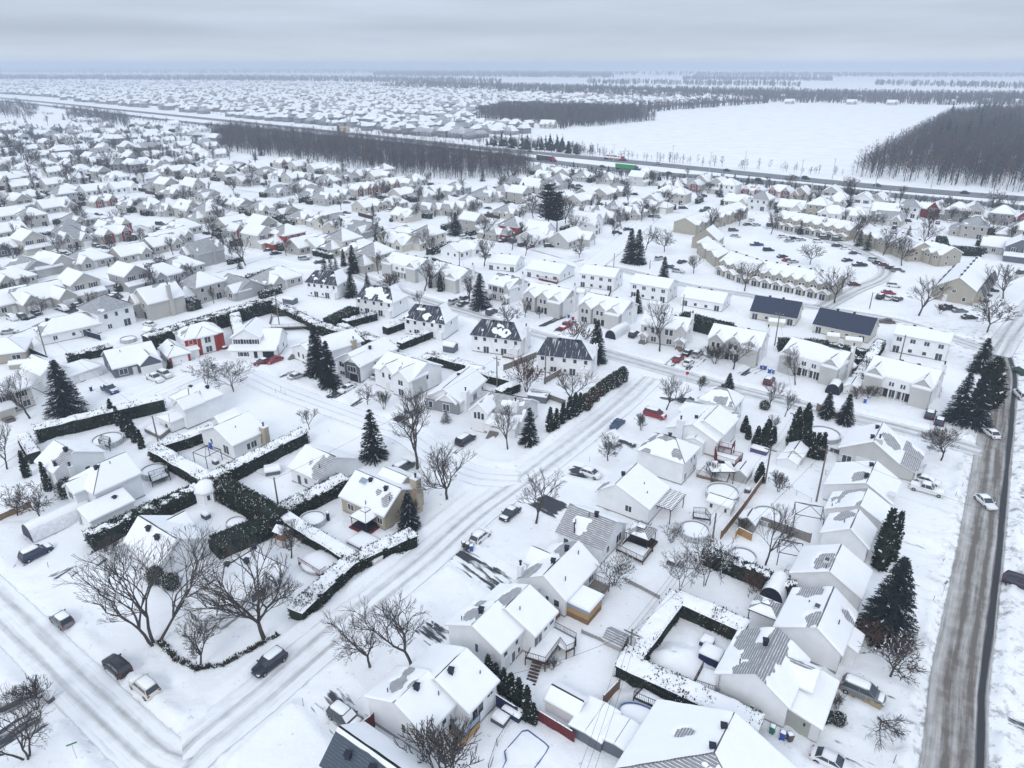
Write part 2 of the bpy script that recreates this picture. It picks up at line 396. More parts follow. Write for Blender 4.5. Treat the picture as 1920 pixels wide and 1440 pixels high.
ys=np.concatenate([[-400,-150,-60,0,30,42],np.arange(48,130,.55),np.arange(130,330,1.0),np.geomspace(332,16000,60)])
XX,YY=np.meshgrid(xs,ys)
ZZ=ground_z(XX,YY)
V=np.stack([XX,YY,ZZ],-1).reshape(-1,3);nx,ny=len(xs),len(ys)
I=(np.arange(ny-1)[:,None]*nx+np.arange(nx-1)[None,:]).ravel()
F=np.stack([I,I+1,I+nx+1,I+nx],1)
def ground_mat():
 m=mk('ground_snow',(.87,.88,.895),.8,0,1,spec=.12);n,l,b=nodes(m)
 g=n.new('ShaderNodeNewGeometry')
 def nz(sc,det=5,ro=.55):
  t=n.new('ShaderNodeTexNoise');t.inputs['Scale'].default_value=sc;t.inputs['Detail'].default_value=det;t.inputs['Roughness'].default_value=ro;l.new(g.outputs['Position'],t.inputs[0]);return t
 a=nz(.06);c=nz(.9,7,.65)
 r=n.new('ShaderNodeMapRange');r.inputs[1].default_value=.35;r.inputs[2].default_value=.65;r.inputs[3].default_value=.82;r.inputs[4].default_value=.91;l.new(a.outputs['Fac'],r.inputs[0])
 sp=n.new('ShaderNodeMapRange');sp.inputs[1].default_value=.62;sp.inputs[2].default_value=.74;sp.inputs[3].default_value=1.0;sp.inputs[4].default_value=.62;l.new(c.outputs['Fac'],sp.inputs[0])
 mu=n.new('ShaderNodeMath');mu.operation='MULTIPLY';l.new(r.outputs[0],mu.inputs[0]);l.new(sp.outputs[0],mu.inputs[1])
 co=n.new('ShaderNodeCombineColor')
 for i,k in enumerate((.985,.995,1.01)):
  q=n.new('ShaderNodeMath');q.operation='MULTIPLY';q.inputs[1].default_value=k;l.new(mu.outputs[0],q.inputs[0]);l.new(q.outputs[0],co.inputs[i])
 q=n.new('ShaderNodeAttribute');q.attribute_name='dirt';d1=nz(.55,8,.7);r2=n.new('ShaderNodeMapRange');r2.inputs[1].default_value=.50;r2.inputs[2].default_value=.66;l.new(d1.outputs['Fac'],r2.inputs[0])
 q2=n.new('ShaderNodeMath');q2.operation='MULTIPLY';l.new(q.outputs['Fac'],q2.inputs[0]);l.new(r2.outputs[0],q2.inputs[1]);x2=n.new('ShaderNodeMix');x2.data_type='RGBA';x2.inputs[7].default_value=(.22,.21,.20,1);l.new(q2.outputs[0],x2.inputs[0]);l.new(co.outputs[0],x2.inputs[6])
 l.new(x2.outputs[2],b.inputs['Base Color'])
 bt=nz(1.3,8,.65);bp=n.new('ShaderNodeBump');bp.inputs['Strength'].default_value=.55;bp.inputs['Distance'].default_value=.25
 l.new(bt.outputs['Fac'],bp.inputs['Height']);l.new(bp.outputs[0],b.inputs['Normal'])
ground_mat()
gm=nmesh('ground',V,F,['ground_snow'],smooth=True);dm=dist_poly(XX,YY,MAIN);at=gm.attributes.new('dirt','FLOAT','POINT');at.data.foreach_set('value',np.where(XX>40,np.exp(-np.maximum(dm-3.2,0)/np.where(XX>np.interp(YY,[56,150],[51,116]),9.0,1.6)),0).astype(np.float32).ravel())
struct(link('ground',gm),label='snow-covered ground of yards and fields')
def strip(name,pts,hw,mat,z=.03,dens=3.0,col=None,follow=False):
 pts=[Vector((p[0],p[1],0))for p in pts]
 # resample a smooth line
 dn=[]
 for i in range(len(pts)-1):
  p0=pts[max(i-1,0)];p1=pts[i];p2=pts[i+1];p3=pts[min(i+2,len(pts)-1)]
  k=max(2,int((p2-p1).length/dens))
  for j in range(k):
   t=j/k
   dn.append(.5*((2*p1)+(p2-p0)*t+(2*p0-5*p1+4*p2-p3)*t*t+(3*p1-p0-3*p2+p3)*t**3))
 dn.append(pts[-1]);V=[];UV=[];FD=[];s=0;na=9
 for i,p in enumerate(dn):
  d=(dn[min(i+1,len(dn)-1)]-dn[max(i-1,0)]).normalized();nrm=Vector((d.y,-d.x,0))
  if i:s+=(p-dn[i-1]).length
  for j in range(na):
   u=(j/(na-1)*2-1);q=p+nrm*(u*hw)
   zz=z+(.03*(1-abs(u))if hw<10 else 0)+(gz(q.x,q.y)if follow else 0)
   V.append((q.x,q.y,zz));UV.append((u*hw,s));FD.append(min(1,(1-abs(u))*hw/1.0,))
 F=[(i*na+j,i*na+j+1,(i+1)*na+j+1,(i+1)*na+j)for i in range(len(dn)-1)for j in range(na-1)]
 F=[f[::-1]for f in F]if False else F
 tot=s
 for i in range(len(V)):FD[i]=min(FD[i],UV[i][1]/3,(tot-UV[i][1])/3)
 me=nmesh(name,V,F,[mat],uv=UV,smooth=True);at=me.attributes.new('fade','FLOAT','POINT');at.data.foreach_set('value',np.array(FD,np.float32))
 return link(name,me,None,col)
for i,(nm,pp,hw,mat,lab)in enumerate(STREETS):
 far=min(p[1]for p in pp)<470
 struct(strip(nm,px2(pp),hw,mat,.03+.006*i+(.10 if far else 0)),label=lab)
def drive_mat():
 m=bpy.data.materials.new('driveway');m.use_nodes=True;n,l,b=nodes(m);b.inputs['Roughness'].default_value=.8
 uv=n.new('ShaderNodeUVMap');oi=n.new('ShaderNodeObjectInfo');sx=n.new('ShaderNodeSeparateColor');l.new(oi.outputs['Color'],sx.inputs[0])
 g=n.new('ShaderNodeNewGeometry')
 mp=n.new('ShaderNodeMapping');mp.inputs['Scale'].default_value=(1.3,.22,1);l.new(uv.outputs[0],mp.inputs[0])
 ad=n.new('ShaderNodeVectorMath');l.new(mp.outputs[0],ad.inputs[0]);l.new(oi.outputs['Random'],ad.inputs[1])
 t=n.new('ShaderNodeTexNoise');t.inputs['Scale'].default_value=.9;t.inputs['Detail'].default_value=7;t.inputs['Roughness'].default_value=.6;l.new(ad.outputs[0],t.inputs[0])
 sb=n.new('ShaderNodeMath');sb.operation='ADD';l.new(t.outputs['Fac'],sb.inputs[0])
 fa=n.new('ShaderNodeAttribute');fa.attribute_name='fade';fr=n.new('ShaderNodeMapRange');fr.inputs[2].default_value=.55;fr.inputs[3].default_value=-.34;fr.inputs[4].default_value=0;l.new(fa.outputs['Fac'],fr.inputs[0]);fs=n.new('ShaderNodeMath');l.new(fr.outputs[0],fs.inputs[0]);l.new(sx.outputs[0],fs.inputs[1]);l.new(fs.outputs[0],sb.inputs[1])
 r=n.new('ShaderNodeMapRange');r.inputs[1].default_value=1.0;r.inputs[2].default_value=1.10;l.new(sb.outputs[0],r.inputs[0])
 c=n.new('ShaderNodeMix');c.data_type='RGBA';c.inputs[6].default_value=(.30,.30,.31,1);c.inputs[7].default_value=(.036,.042,.055,1);l.new(r.outputs[0],c.inputs[0])
 l.new(c.outputs[2],b.inputs['Base Color']);l.new(r.outputs[0],b.inputs['Alpha']);M['driveway']=m
drive_mat()
for i,(a,b,hw,k)in enumerate(DRIVES):
 struct(strip('driveway',[P(*a),P(*b)],hw,'driveway',.03+.004*(i%4),.6,(.38+(k-.3)*.45,0,0),True),label='driveway of asphalt and packed snow')
 # highway: two carriageways, snowy median between
HW_FAR=[(-260,162),(0,184),(219,206),(437,228),(673,253),(892,277),(1110,297),(1293,315),(1439,330),(1657,352),(1920,374),(2100,390)]
HW_NEAR=[(-260,166),(0,190),(73,197),(255,219),(401,235),(620,257),(855,282),(1074,309),(1220,325),(1402,339),(1548,354),(1694,369),(1920,391),(2100,408)]
struct(strip('highway',px2(HW_FAR),10,'highway_road',.45,20),label='far grey carriageway of the highway')
struct(strip('highway',px2(HW_NEAR),9,'highway_road',.45,20),label='near grey carriageway of the highway')
# ------------------------------------------------------------------ houses
COL=dict(w=(.80,.81,.82),W=(.74,.76,.78),b=(.47,.455,.42),B=(.40,.37,.31),g=(.40,.40,.405),G=(.27,.27,.275),d=(.12,.135,.165),r=(.30,.045,.035),c=(.60,.58,.51),t=(.42,.37,.29),k=(.52,.515,.50))
def roof_face(e0,e1,r0,r1,roof,snow,mi,k,seed,g,blobs=(),ramps=(1,1,1),thick=.2,scour=.55):
 "slab of roof plus a snow blanket that thins out to bare shingles"
 e0,e1,r0,r1=(np.array(q,float)for q in(e0,e1,r0,r1))
 a=e1-e0;h=(r0+r1)/2-(e0+e1)/2
 L=np.linalg.norm(a);U=a/L;hh=h-U*h.dot(U);SL=np.linalg.norm(hh);Vv=hh/SL;nrm=np.cross(U,Vv)
 def uv(p):q=p-e0;return(float(q.dot(U)),float(q.dot(Vv)))
 deg=np.linalg.norm(r1-r0)<1e-3
 top=[e0,e1,r0]if deg else[e0,e1,r1,r0]
 n=len(top);dn=np.array([0,0,-.16])
 vs=[tuple(p)for p in top]+[tuple(p+dn)for p in top]
 fs=[tuple(range(n)),tuple(range(2*n-1,n-1,-1))]+[(i,n+i,n+(i+1)%n,(i+1)%n)for i in range(n)]
 ut=[uv(p)for p in top]
 roof.add(vs,[fs[0]],mi,[ut]);
 roof.add(vs,fs[1:],1)
 if snow is None:return
 ns=max(4,int(L/g));nt_=max(4,int(SL/g))
 s=np.linspace(0,1,ns+1);t=np.linspace(0,1,nt_+1)
 s=np.unique(np.concatenate([[0,.05/L,.14/L],s[1:-1],[1-.14/L,1-.05/L,1]]));t=np.unique(np.concatenate([[0,.05/SL,.14/SL],t[1:]]))
 S,T=np.meshgrid(s,t)
 Pt=(e0*(1-S)[...,None]+e1*S[...,None])*(1-T)[...,None]+(r0*(1-S)[...,None]+r1*S[...,None])*T[...,None]
 q=Pt-e0;u=q.dot(U);v=q.dot(Vv)
 f=k+.95*fbm(u/2.6+seed*7.3,v/2.2+seed*3.1,seed,3)-scour*sstep(.72,.98,T)
 for bs,bt,rs,rt in blobs:
  d=np.hypot((S-bs)/rs,(T-bt)/rt)+.25*vn(u/.9,v/.9,seed+5)
  f=f-2.5*(1-sstep(.75,1.1,d))
 th=np.where(f>0,thick*np.clip(f*1.6,0,1)**.6*(1+.22*fbm(u/1.6,v/1.6,seed+40,2)),np.clip(f*.35,-.09,0))
 ds=S*L;rr=np.ones_like(th)
 if ramps[0]:rr=rr*np.clip(ds/.14,0,1)**.5
 if ramps[1]:rr=rr*np.clip((L-ds)/.14,0,1)**.5
 if ramps[2]:rr=rr*np.clip(T*SL/.14,0,1)**.5
 th=np.where(th>0,th*rr,th)
 Pt=Pt+nrm*(th+.004)[...,None]
 nn=S.shape[1];keep=np.maximum(np.maximum(th[:-1,:-1],th[1:,:-1]),np.maximum(th[:-1,1:],th[1:,1:]))>.003
 ii,jj=np.nonzero(keep);I=ii*nn+jj
 snow.append((Pt.reshape(-1,3),np.stack([I,I+1,I+nn+1,I+nn],1)))
def roof_block(B,wall,roof,snow,seed):
 "one gabled, hipped or shed volume; B in the local frame of its house"
 ax=B.get('ax','x');x0,x1,y0,y1=B['r'];ze,zr=B['ze'],B['zr'];ov=B.get('ov',.35);zb=B.get('zb',-.3)
 if ax=='y':
  T=lambda x,y,z:(-y,x,z);x0,x1,y0,y1=y0,y1,-x1,-x0 # ridge along the local y axis
 else:T=lambda x,y,z:(x,y,z)
 ym=(-B['ym']if ax=='y' else B['ym'])if 'ym' in B else(y0+y1)/2;h0,h1=B.get('h0',0),B.get('h1',0);mi=0
 ks=B.get('k',(1.0,1.0,1.0,1.0));ks=ks if hasattr(ks,'__len__')else(ks,)*4
 g=B.get('g',.3);bl=B.get('bl',{});sc_=B.get('scour',.55);thick=B.get('th',.2)
 sh=B.get('shed',False)
 if sh:ym=y1+.001
 o0=0.0 if h0==0 and B.get('flush0')else ov;o1=0.0 if h1==0 and B.get('flush1')else ov
 sf=(zr-ze)/(ym-y0);zf=ze-ov*sf+.05;sb=(zr-ze)/max(y1-ym,.01);zk=ze-ov*sb+.05;zt=zr+.05
 A0=(x0-o0,y0-ov,zf);A1=(x1+o1,y0-ov,zf);B0=(x0-o0,y1+ov,zk);B1=(x1+o1,y1+ov,zk)
 R0=(x0-o0+(h0+o0 if h0 else 0),ym,zt);R1=(x1+o1-(h1+o1 if h1 else 0),ym,zt)
 A0,A1,B0,B1,R0,R1=(T(*q)for q in(A0,A1,B0,B1,R0,R1))
 kw=dict(g=g,scour=sc_,thick=thick)
 roof_face(A0,A1,R0,R1,roof,snow,mi,ks[0],seed,blobs=bl.get(0,()),ramps=(h0==0,h1==0,1),**kw)
 if not sh:roof_face(B1,B0,R1,R0,roof,snow,mi,ks[1],seed+1,blobs=bl.get(1,()),ramps=(h1==0,h0==0,1),**kw)
 if h0:roof_face(B0,A0,R0,R0,roof,snow,mi,ks[2],seed+2,blobs=bl.get(2,()),ramps=(0,0,1),**kw)
 if h1:roof_face(A1,B1,R1,R1,roof,snow,mi,ks[3],seed+3,blobs=bl.get(3,()),ramps=(0,0,1),**kw)
 wt=ze-.02;wr=zr-.12
 vs=[T(x0,y0,zb),T(x1,y0,zb),T(x1,y1,zb),T(x0,y1,zb)]
 if sh:tp=[T(x0,y0,wt),T(x1,y0,wt),T(x1,y1,wr),T(x0,y1,wr)]
 else:tp=[T(x0,y0,wt),T(x1,y0,wt),T(x1,y1,wt),T(x0,y1,wt)]
 wall.add(vs+tp,[(0,1,5,4),(1,2,6,5),(2,3,7,6),(3,0,4,7)])
 if not sh:
  if not h0:wall.add([tp[3],tp[0],T(x0,ym,wr)],[(0,1,2)])
  if not h1:wall.add([tp[1],tp[2],T(x1,ym,wr)],[(0,1,2)])
 if B.get('fd',.5):
  f=B.get('fd',.5);e=.025
  return[T(x0-e,y0-e,f),T(x1+e,y0-e,f),T(x1+e,y1+e,f),T(x0-e,y1+e,f)]
WM={}
def win_mesh(w,h,st):
 k=(round(w,2),round(h,2),st)
 if k in WM:return WM[k]
 f=MB();t=.09
 f.box(-w/2-t,w/2+t,-.05,.02,h,h+t);f.box(-w/2-t,w/2+t,-.07,.02,-t,0)
 f.box(-w/2-t,-w/2,-.05,.02,0,h);f.box(w/2,w/2+t,-.05,.02,0,h)
 nb=1 if w>.95 else 0
 if w>2:nb=2
 for i in range(nb):
  x=-w/2+w*(i+1)/(nb+1);f.box(x-.04,x+.04,-.045,.02,0,h)
 if st=='shutter':
  for sgn in(-1,1):f.box(sgn*(w/2+t+.2)-.18,sgn*(w/2+t+.2)+.18,-.05,.01,-.03,h+.03,1)
 p=MB();p.box(-w/2,w/2,-.03,.0,0,h)
 WM[k]=(f.mesh('window',['white_trim','dark_metal']),p.mesh('pane',['glass']));return WM[k]
GM={}
def door_mesh(w,h,kind):
 k=(round(w,2),round(h,2),kind)
 if k not in GM:
  m=MB();m.box(-w/2-.1,w/2+.1,-.04,.02,0,h+.1,1);m.box(-w/2,w/2,-.07,0,.02,h,0)
  if kind=='garage':
   for i in range(1,4):m.box(-w/2,w/2,-.078,-.06,h*i/4-.015,h*i/4+.015,1)
  GM[k]=m.mesh('door',[{'garage':'white_trim','garage_dark':'vent','door':'trim','dark':'dark_metal'}.get(kind,'trim'),'trim'])
 return GM[k]
class House:
 def __init__(s,label,short,ox,oy,ang,wall='w',roof='shingle_grey',cat='house',group=None,px=None,name='house',fd=True,wallmat='siding',proto_=False,cutoff=None):
  s.proto=proto_;s.wallc=COL[wall]if isinstance(wall,str)else wall;s.roofm=roof;s.ang=ang;s.o=(ox,oy);s.wm=wallmat
  s.wall,s.roof,s.fd=MB(),MB(),MB();s.snow=[];s.parts=[];s.fdon=fd
  s.root=proto(name)if proto_ else thing(name,(ox,oy,0),ang,label,cat,group,None)
  if short:LAND.append((short,px if px else Q(ox,oy,2),s.root))
 def block(s,seed,**B):
  q=roof_block(B,s.wall,s.roof,s.snow,seed)
  if q and s.fdon:
   lo=[(p[0],p[1],-.3)for p in q];n=4
   s.fd.add(lo+q,[(i,(i+1)%4,4+(i+1)%4,4+i)for i in range(4)]+[(4,5,6,7)])
  return s
 def child(s,name,me,loc=(0,0,0),rz=0,parent=None,col=None):
  if s.proto:
   o=pchild(s.root,name,me,parent);o['nm']=name
  else:o=link(name,me,parent or s.root)
  o.location=loc;o.rotation_euler=(0,0,rz)
  if col:o.color=(*col,1)
  return o
 def win(s,x,y,z,rz,w=.9,h=1.1,st='plain'):
  f,p=win_mesh(w,h,st);o=s.child('window',f,(x,y,z),rz)
  s.child('pane',p,(0,0,0),0,o);return o
 def wins(s,side,r,specs):
  "specs of (fraction along the wall, sill z, w, h[, style]) on a side of rectangle r, seen from outside left to right"
  x0,x1,y0,y1=r
  for sp in specs:
   f,z,w,h=sp[:4];st=sp[4]if len(sp)>4 else 'plain'
   x,y,rz={'f':(x0+(x1-x0)*f,y0,0),'r':(x1,y0+(y1-y0)*f,R(90)),'b':(x1-(x1-x0)*f,y1,R(180)),'l':(x0,y1-(y1-y0)*f,R(-90))}[side]
   if st in('garage','garage_dark','door','dark'):
    o=s.child('garage_door' if 'garage' in st else 'door',door_mesh(w,h,st),(x,y,z),rz)
   else:s.win(x,y,z,rz,w,h,st)
  return s
 def vent(s,x,y,z):
  m=MB();m.box(-.28,.28,-.28,.28,-.35,.35);m.box(-.36,.36,-.36,.36,.35,.45)
  s.child('roof_vent',m.mesh('roof_vent',['vent']),(x,y,z),R(20));return s
 def pipe(s,x,y,z):
  m=MB();m.tube((0,0,-.3),(0,0,.45),.07,.07,6)
  s.child('vent_pipe',m.mesh('vent_pipe',['dark_metal']),(x,y,z));return s
 def chimney(s,x,y,w,d,z1,col=None,zb=-.2):
  m=MB();m.box(-w/2,w/2,-d/2,d/2,zb,z1);m.box(-w/2-.08,w/2+.08,-d/2-.08,d/2+.08,z1,z1+.12,1)
  c=s.child('chimney',m.mesh('chimney',['flat','roof_snow']),(x,y,0),0,None,col or s.wallc)
  t=MB();t.tube((0,0,z1+.1),(0,0,z1+.75),.16,.16,8);t.tube((0,0,z1+.75),(0,0,z1+.85),.26,.22,8)
  s.child('flue',t.mesh('flue',['dark_metal']),(0,0,0),0,c);return s
 def extra(s,name,mb,mats,loc=(0,0,0),rz=0,col=None,parent=None):
  return s.child(name,mb.mesh(name,mats),loc,rz,parent,col)
 def done(s):
  s.child('wall',s.wall.mesh('wall',[s.wm]),col=s.wallc)
  s.child('roof',s.roof.mesh('roof',[s.roofm,'trim']))
  if s.fd.f:s.child('foundation',s.fd.mesh('foundation',['foundation']))
  if s.snow:
   vs,fs,n=[],[],0
   for v,f in s.snow:vs.append(v);fs.append(f+n);n+=len(v)
   F=np.concatenate(fs)
   if len(F):s.child('roof_snow',nmesh('roof_snow',np.concatenate(vs),F,['roof_snow'],smooth=True))
  return s.root
  # --- houses measured from their roofs: A, B ridge ends, C, D eave corners (photo pixels)
def snap(a,grid=(55,-35,145,-125)):
 return min(grid,key=lambda t:abs((a-t+180)%360-180))
def GB(A,B,Cc,D,Zr,Ze,end='A'):
 "frame (origin under the ridge at A, x along the ridge) and half widths"
 a=P(*A,Zr);b=P(*B,Zr);r=R(snap(math.degrees(math.atan2(b.y-a.y,b.x-a.x))))
 u=Vector((math.cos(r),math.sin(r),0));v=Vector((-u.y,u.x,0));L=(b-a).dot(u);o=[]
 for c in(Cc,D):
  if c is not None:o.append((P(*c,Ze)-a).dot(v))
 if len(o)==1:o.append(-o[0])
 return a,r,L,min(o),max(o)
def gable(label,short,A,B,Cc,D,Zr,Ze,wall='w',roof='shingle_grey',k=1.0,seed=1,bl=None,px=None,scour=.55,ymin=None,ymax=None,**kw):
 a,r,L,w0,w1=GB(A,B,Cc,D,Zr,Ze)
 if ymin:w0=ymin
 if ymax:w1=ymax
 h=House(label,short,a.x,a.y,r,wall,roof,px=px)
 rect=(.35,max(L-.35,3),w0+.35,w1-.35)
 h.block(seed,r=rect,ze=Ze+.12,zr=Zr,ym=0.0,k=k,bl=bl or{},scour=scour,**kw);h.rect=rect;h.zr=Zr;h.ze=Ze
 return h
def rectf(P0,P1,P2,Ze):
 "frame from three eave corners in order: origin P0, x towards P1, y towards P2"
 a=P(*P0,Ze);b=P(*P1,Ze);c=P(*P2,Ze)
 ang=math.atan2(b.y-a.y,b.x-a.x);sn=R(snap(math.degrees(ang)))
 u=Vector((math.cos(sn),math.sin(sn),0));v=Vector((-u.y,u.x,0))
 return b-u*(b-a).dot(u),sn,(b-a).dot(u),(c-b).dot(v)
def T(label,short,pL,pR,depth,wall='w',roof='shingle_grey',free=True,**kw):
 "house from the two ground corners of the wall that faces the camera; x along that wall, y away from it"
 a=P(*pL);b=P(*pR);ang=math.atan2(b.y-a.y,b.x-a.x)
 kw.setdefault('px',((pL[0]+pR[0])/2,(pL[1]+pR[1])/2-15));h=House(label,short,a.x,a.y,ang,wall,roof,**kw)
 h.w=(b-a).length;h.d=depth;return h
 # ------------------------------------------------------------------ trees
def bare_tree(seed,H=10.0,spread=.55,stems=1,fine=6,rmin=.02,brown=False,low=.18,weep=0.0,lean=0,snowy=0,side=.75):
 rnd=random.Random(seed);tr,cr=MB(),MB();segs=[]
 def perp(d):
  p=d.orthogonal().normalized();q=d.cross(p);t=rnd.uniform(0,6.283);return p*math.cos(t)+q*math.sin(t)
 def grow(p,d,L,r,dep):
  n=3 if dep<2 else 2;q=p;dd=d.copy()
  for i in range(n):
   dd=(dd+perp(dd)*.13+Vector((0,0,.07-weep*dep*.05))).normalized();e_=q+dd*(L/n)
   r1=max(rmin,r*(1-.28*(i+1)/n));r0=max(rmin,r*(1-.28*i/n))
   segs.append((q,e_,r0,r1,dep));q=e_
   if dep>=1 and i<n-1 and dep<fine:
    if rnd.random()<side:
     s=(dd+perp(dd)*rnd.uniform(.6,1.1)).normalized();grow(e_,s,L*rnd.uniform(.45,.7),r*.5,dep+1 if dep+1>2 else 2)
  if dep>=fine:return
  k=rnd.choice((2,2,3))if dep else rnd.choice((3,4))
  for j in range(k):
   a=spread*rnd.uniform(.55,1.15)
   s=(dd*math.cos(a)+perp(dd)*math.sin(a));s=(s+Vector((0,0,.10-weep*.12))).normalized()
   grow(q,s,L*rnd.uniform(.68,.86),r*.66,dep+1)
 for k in range(stems):
  a=6.283*k/stems+rnd.random();d=Vector((math.cos(a)*.35*(stems>1)+lean,math.sin(a)*.35*(stems>1),1)).normalized()
  grow(Vector((math.cos(a)*.12*(stems>1),math.sin(a)*.12*(stems>1),-.3)),d,H*(low if stems==1 else.24),H*.019 if stems==1 else H*.012,0)
 top=max(s[1].z for s in segs);k=H/top
 for a,b,r0,r1,dep in segs:
  a,b=a*k,b*k
  (tr if dep<=1 else cr).tube(a,b,r0,r1,5 if dep<=1 else 3,0,dep<=1)
  if snowy and dep>=3 and rnd.random()<snowy:cr.tube(a+Vector((0,0,.03)),b+Vector((0,0,.03)),r0*1.3,r1*1.3,3,1,False)
 tw='twig_brown' if brown else 'twig'
 return tr.mesh('trunk',['bark']),cr.mesh('crown',[tw,'roof_snow'])
def cards(P0,D,Wd,L,wid):
 "quads: tapered sprays from P0 along D with width direction Wd"
 a=P0-Wd*(wid/2)[:,None];b=P0+Wd*(wid/2)[:,None];t=P0+D*L[:,None]
 c=t+Wd*(wid*.22)[:,None];d=t-Wd*(wid*.22)[:,None]
 V=np.stack([a,b,c,d],1).reshape(-1,3);n=len(P0)
 return V,np.arange(n*4).reshape(n,4)
def unit(v):return v/np.maximum(np.linalg.norm(v,axis=1,keepdims=True),1e-9)
def spruce(seed,H=10.0,rad=2.2,dens=1.0,snow=.08,blue=False,gap=.0,base=.06,pine=False):
 rs=np.random.RandomState(seed);V,F,MI=[],[],[];n0=0
 nb=int(520*dens);z=base+(1-base)*(rs.rand(nb)**1.25)*.985;ang=rs.rand(nb)*6.283
 if pine: # layered, with bare gaps between whorls
  lay=np.linspace(.34,.97,11);z=lay[rs.randint(0,11,nb)]+rs.randn(nb)*.012
 for i in range(nb):
  t=1-(z[i]-base)/(1-base);R_=rad*(t**.85*(.82+.36*rs.rand())+.05)
  if pine:R_=rad*(.55+.6*rs.rand())*(1 if z[i]<.8 else.6)
  c,s=math.cos(ang[i]),math.sin(ang[i]);m=max(4,int(7*R_/rad*2+2))
  d=np.linspace(.12,1,m);droop=(-.20-.18*t)*R_
  if pine:droop=.12*R_
  px_=np.stack([c*d*R_,s*d*R_,z[i]*H+droop*d+.10*R_*d**2*(1.2)],1)
  k=3;Pt=np.repeat(px_,k,0);n=len(Pt)
  a2=ang[i]+rs.uniform(-1.0,1.0,n);D=np.stack([np.cos(a2),np.sin(a2),rs.uniform(-.75,.1,n)],1)
  if pine:D[:,2]=rs.uniform(-.2,.6,n)
  D=unit(D);Wd=unit(np.cross(D,np.array([0,0,1.0])+rs.randn(n,3)*.35))
  L=rs.uniform(.2,.46,n)*(.5+.1*H/4);wd=rs.uniform(.09,.19,n)*(.6+.08*H/4)
  v,f=cards(Pt,D,Wd,L,wd);V.append(v);F.append(f+n0);n0+=len(v)
  MI.append(((rs.rand(n)<.75)&(rs.rand()<snow)&(np.repeat(d,k)>.35)).astype(int))
 crown=nmesh('crown',np.concatenate(V),np.concatenate(F),['needle_blue' if blue else 'needle','roof_snow'],np.concatenate(MI))
 tr=MB();tr.tube((0,0,-.3),(0,0,H*.97),H*.016+.05,.02,6)
 return tr.mesh('trunk',['bark']),crown
def leafy(seed,surf,n,L=.3,wid=.2,mats=('cedar','roof_snow'),snow=.1,up=.9,core=None):
 "foliage shell: surf(rs, n) -> points, outward normals; plus a dark inner body"
 rs=np.random.RandomState(seed);Pt,Nn=surf(rs,n)
 D=unit(Nn*.55+np.array([0,0,up])*rs.rand(n,1)+rs.randn(n,3)*.45);Wd=unit(np.cross(D,Nn+rs.randn(n,3)*.4))
 s_=rs.uniform(.6,1.35,n)
 v,f=cards(Pt-Nn*.10+rs.randn(n,3)*.05,D,Wd,L*s_,wid*s_);mi=(rs.rand(n)<snow*np.clip(.3+1.4*np.maximum(Nn[:,2],0)+.5*rs.rand(n),0,2)).astype(int)
 V=[v];F=[f];MI=[mi]
 if core is not None:
  cv,cf=core;V.append(cv);F.append(cf+len(v));MI.append(np.zeros(len(cf),int))
 return nmesh('foliage',np.concatenate(V),np.concatenate(F),list(mats),np.concatenate(MI))
def lathe_core(prof,n=10):
 v=np.array([[r*math.cos(6.283*i/n),r*math.sin(6.283*i/n),z]for r,z in prof for i in range(n)])
 f=np.array([[k*n+i,k*n+(i+1)%n,(k+1)*n+(i+1)%n,(k+1)*n+i]for k in range(len(prof)-1)for i in range(n)]);return v,f
def cedar(seed,H=6.0,r=.8,snow=.06,brown=False,shape='spire',n=900):
 def rad(t):return{'spire':np.clip(1.0*(1-t)**.62*(1-.35*(1-t)**6),.02,1),'egg':np.sqrt(np.clip(1-(1.7*t-.7)**2,.0,1))*np.where(t<.41,1,1)}[shape]
 def surf(rs,n):
  t=rs.rand(n)**1.15;a=rs.rand(n)*6.283;q=rad(t)*r*(1+.10*np.sin(a*3+t*9))
  p=np.stack([q*np.cos(a),q*np.sin(a),t*H],1);nn=unit(np.stack([np.cos(a),np.sin(a),np.full(n,.25)],1));return p,nn
 core=lathe_core([(float(rad(np.array(t)))*r*.86,t*H)for t in np.linspace(0,.985,9)])
 tr=MB();tr.tube((0,0,-.3),(0,0,.5),.12,.1,6)
 return tr.mesh('trunk',['bark']),leafy(seed,surf,n,.34,.2,('cedar_brown' if brown else 'cedar','roof_snow'),snow,1.0,core)
TP={}
def tree_proto(key,trunk,crown):
 r=proto(key);a=pchild(r,'trunk',trunk);a['nm']='trunk';b=pchild(r,'crown',crown);b['nm']='crown';TP[key]=r;return r
for i in range(5):tree_proto('maple%d'%i,*bare_tree(11+i,10,.46+.05*(i%3),fine=6,low=.17+.02*(i%3),rmin=.0125))
for i in range(3):tree_proto('small%d'%i,*bare_tree(31+i,10,.46,fine=6,rmin=.02,low=.2))
for i in range(3):tree_proto('bush%d'%i,*bare_tree(41+i,10,.5,stems=5,fine=4,rmin=.05,brown=i==1,snowy=.35 if i==2 else 0))
tree_proto('crab0',*bare_tree(51,10,.72,stems=2,fine=5,rmin=.034,weep=.25,snowy=.16));tree_proto('crab1',*bare_tree(57,10,.75,fine=5,rmin=.04,low=.13,weep=.1,snowy=.1))
tree_proto('umbrella',*bare_tree(60,10,.56,fine=7,rmin=.014,low=.11,weep=.03));tree_proto('bigmaple',*bare_tree(64,10,.50,stems=3,fine=6,rmin=.0085,weep=.04,side=.5));tree_proto('bigmaple1',*bare_tree(67,10,.52,fine=6,rmin=.009,low=.15,weep=.02))
for i in range(3):tree_proto('far%d'%i,*bare_tree(71+i,10,.5,fine=4,rmin=.05,low=.2,stems=1+(i==2)*2))
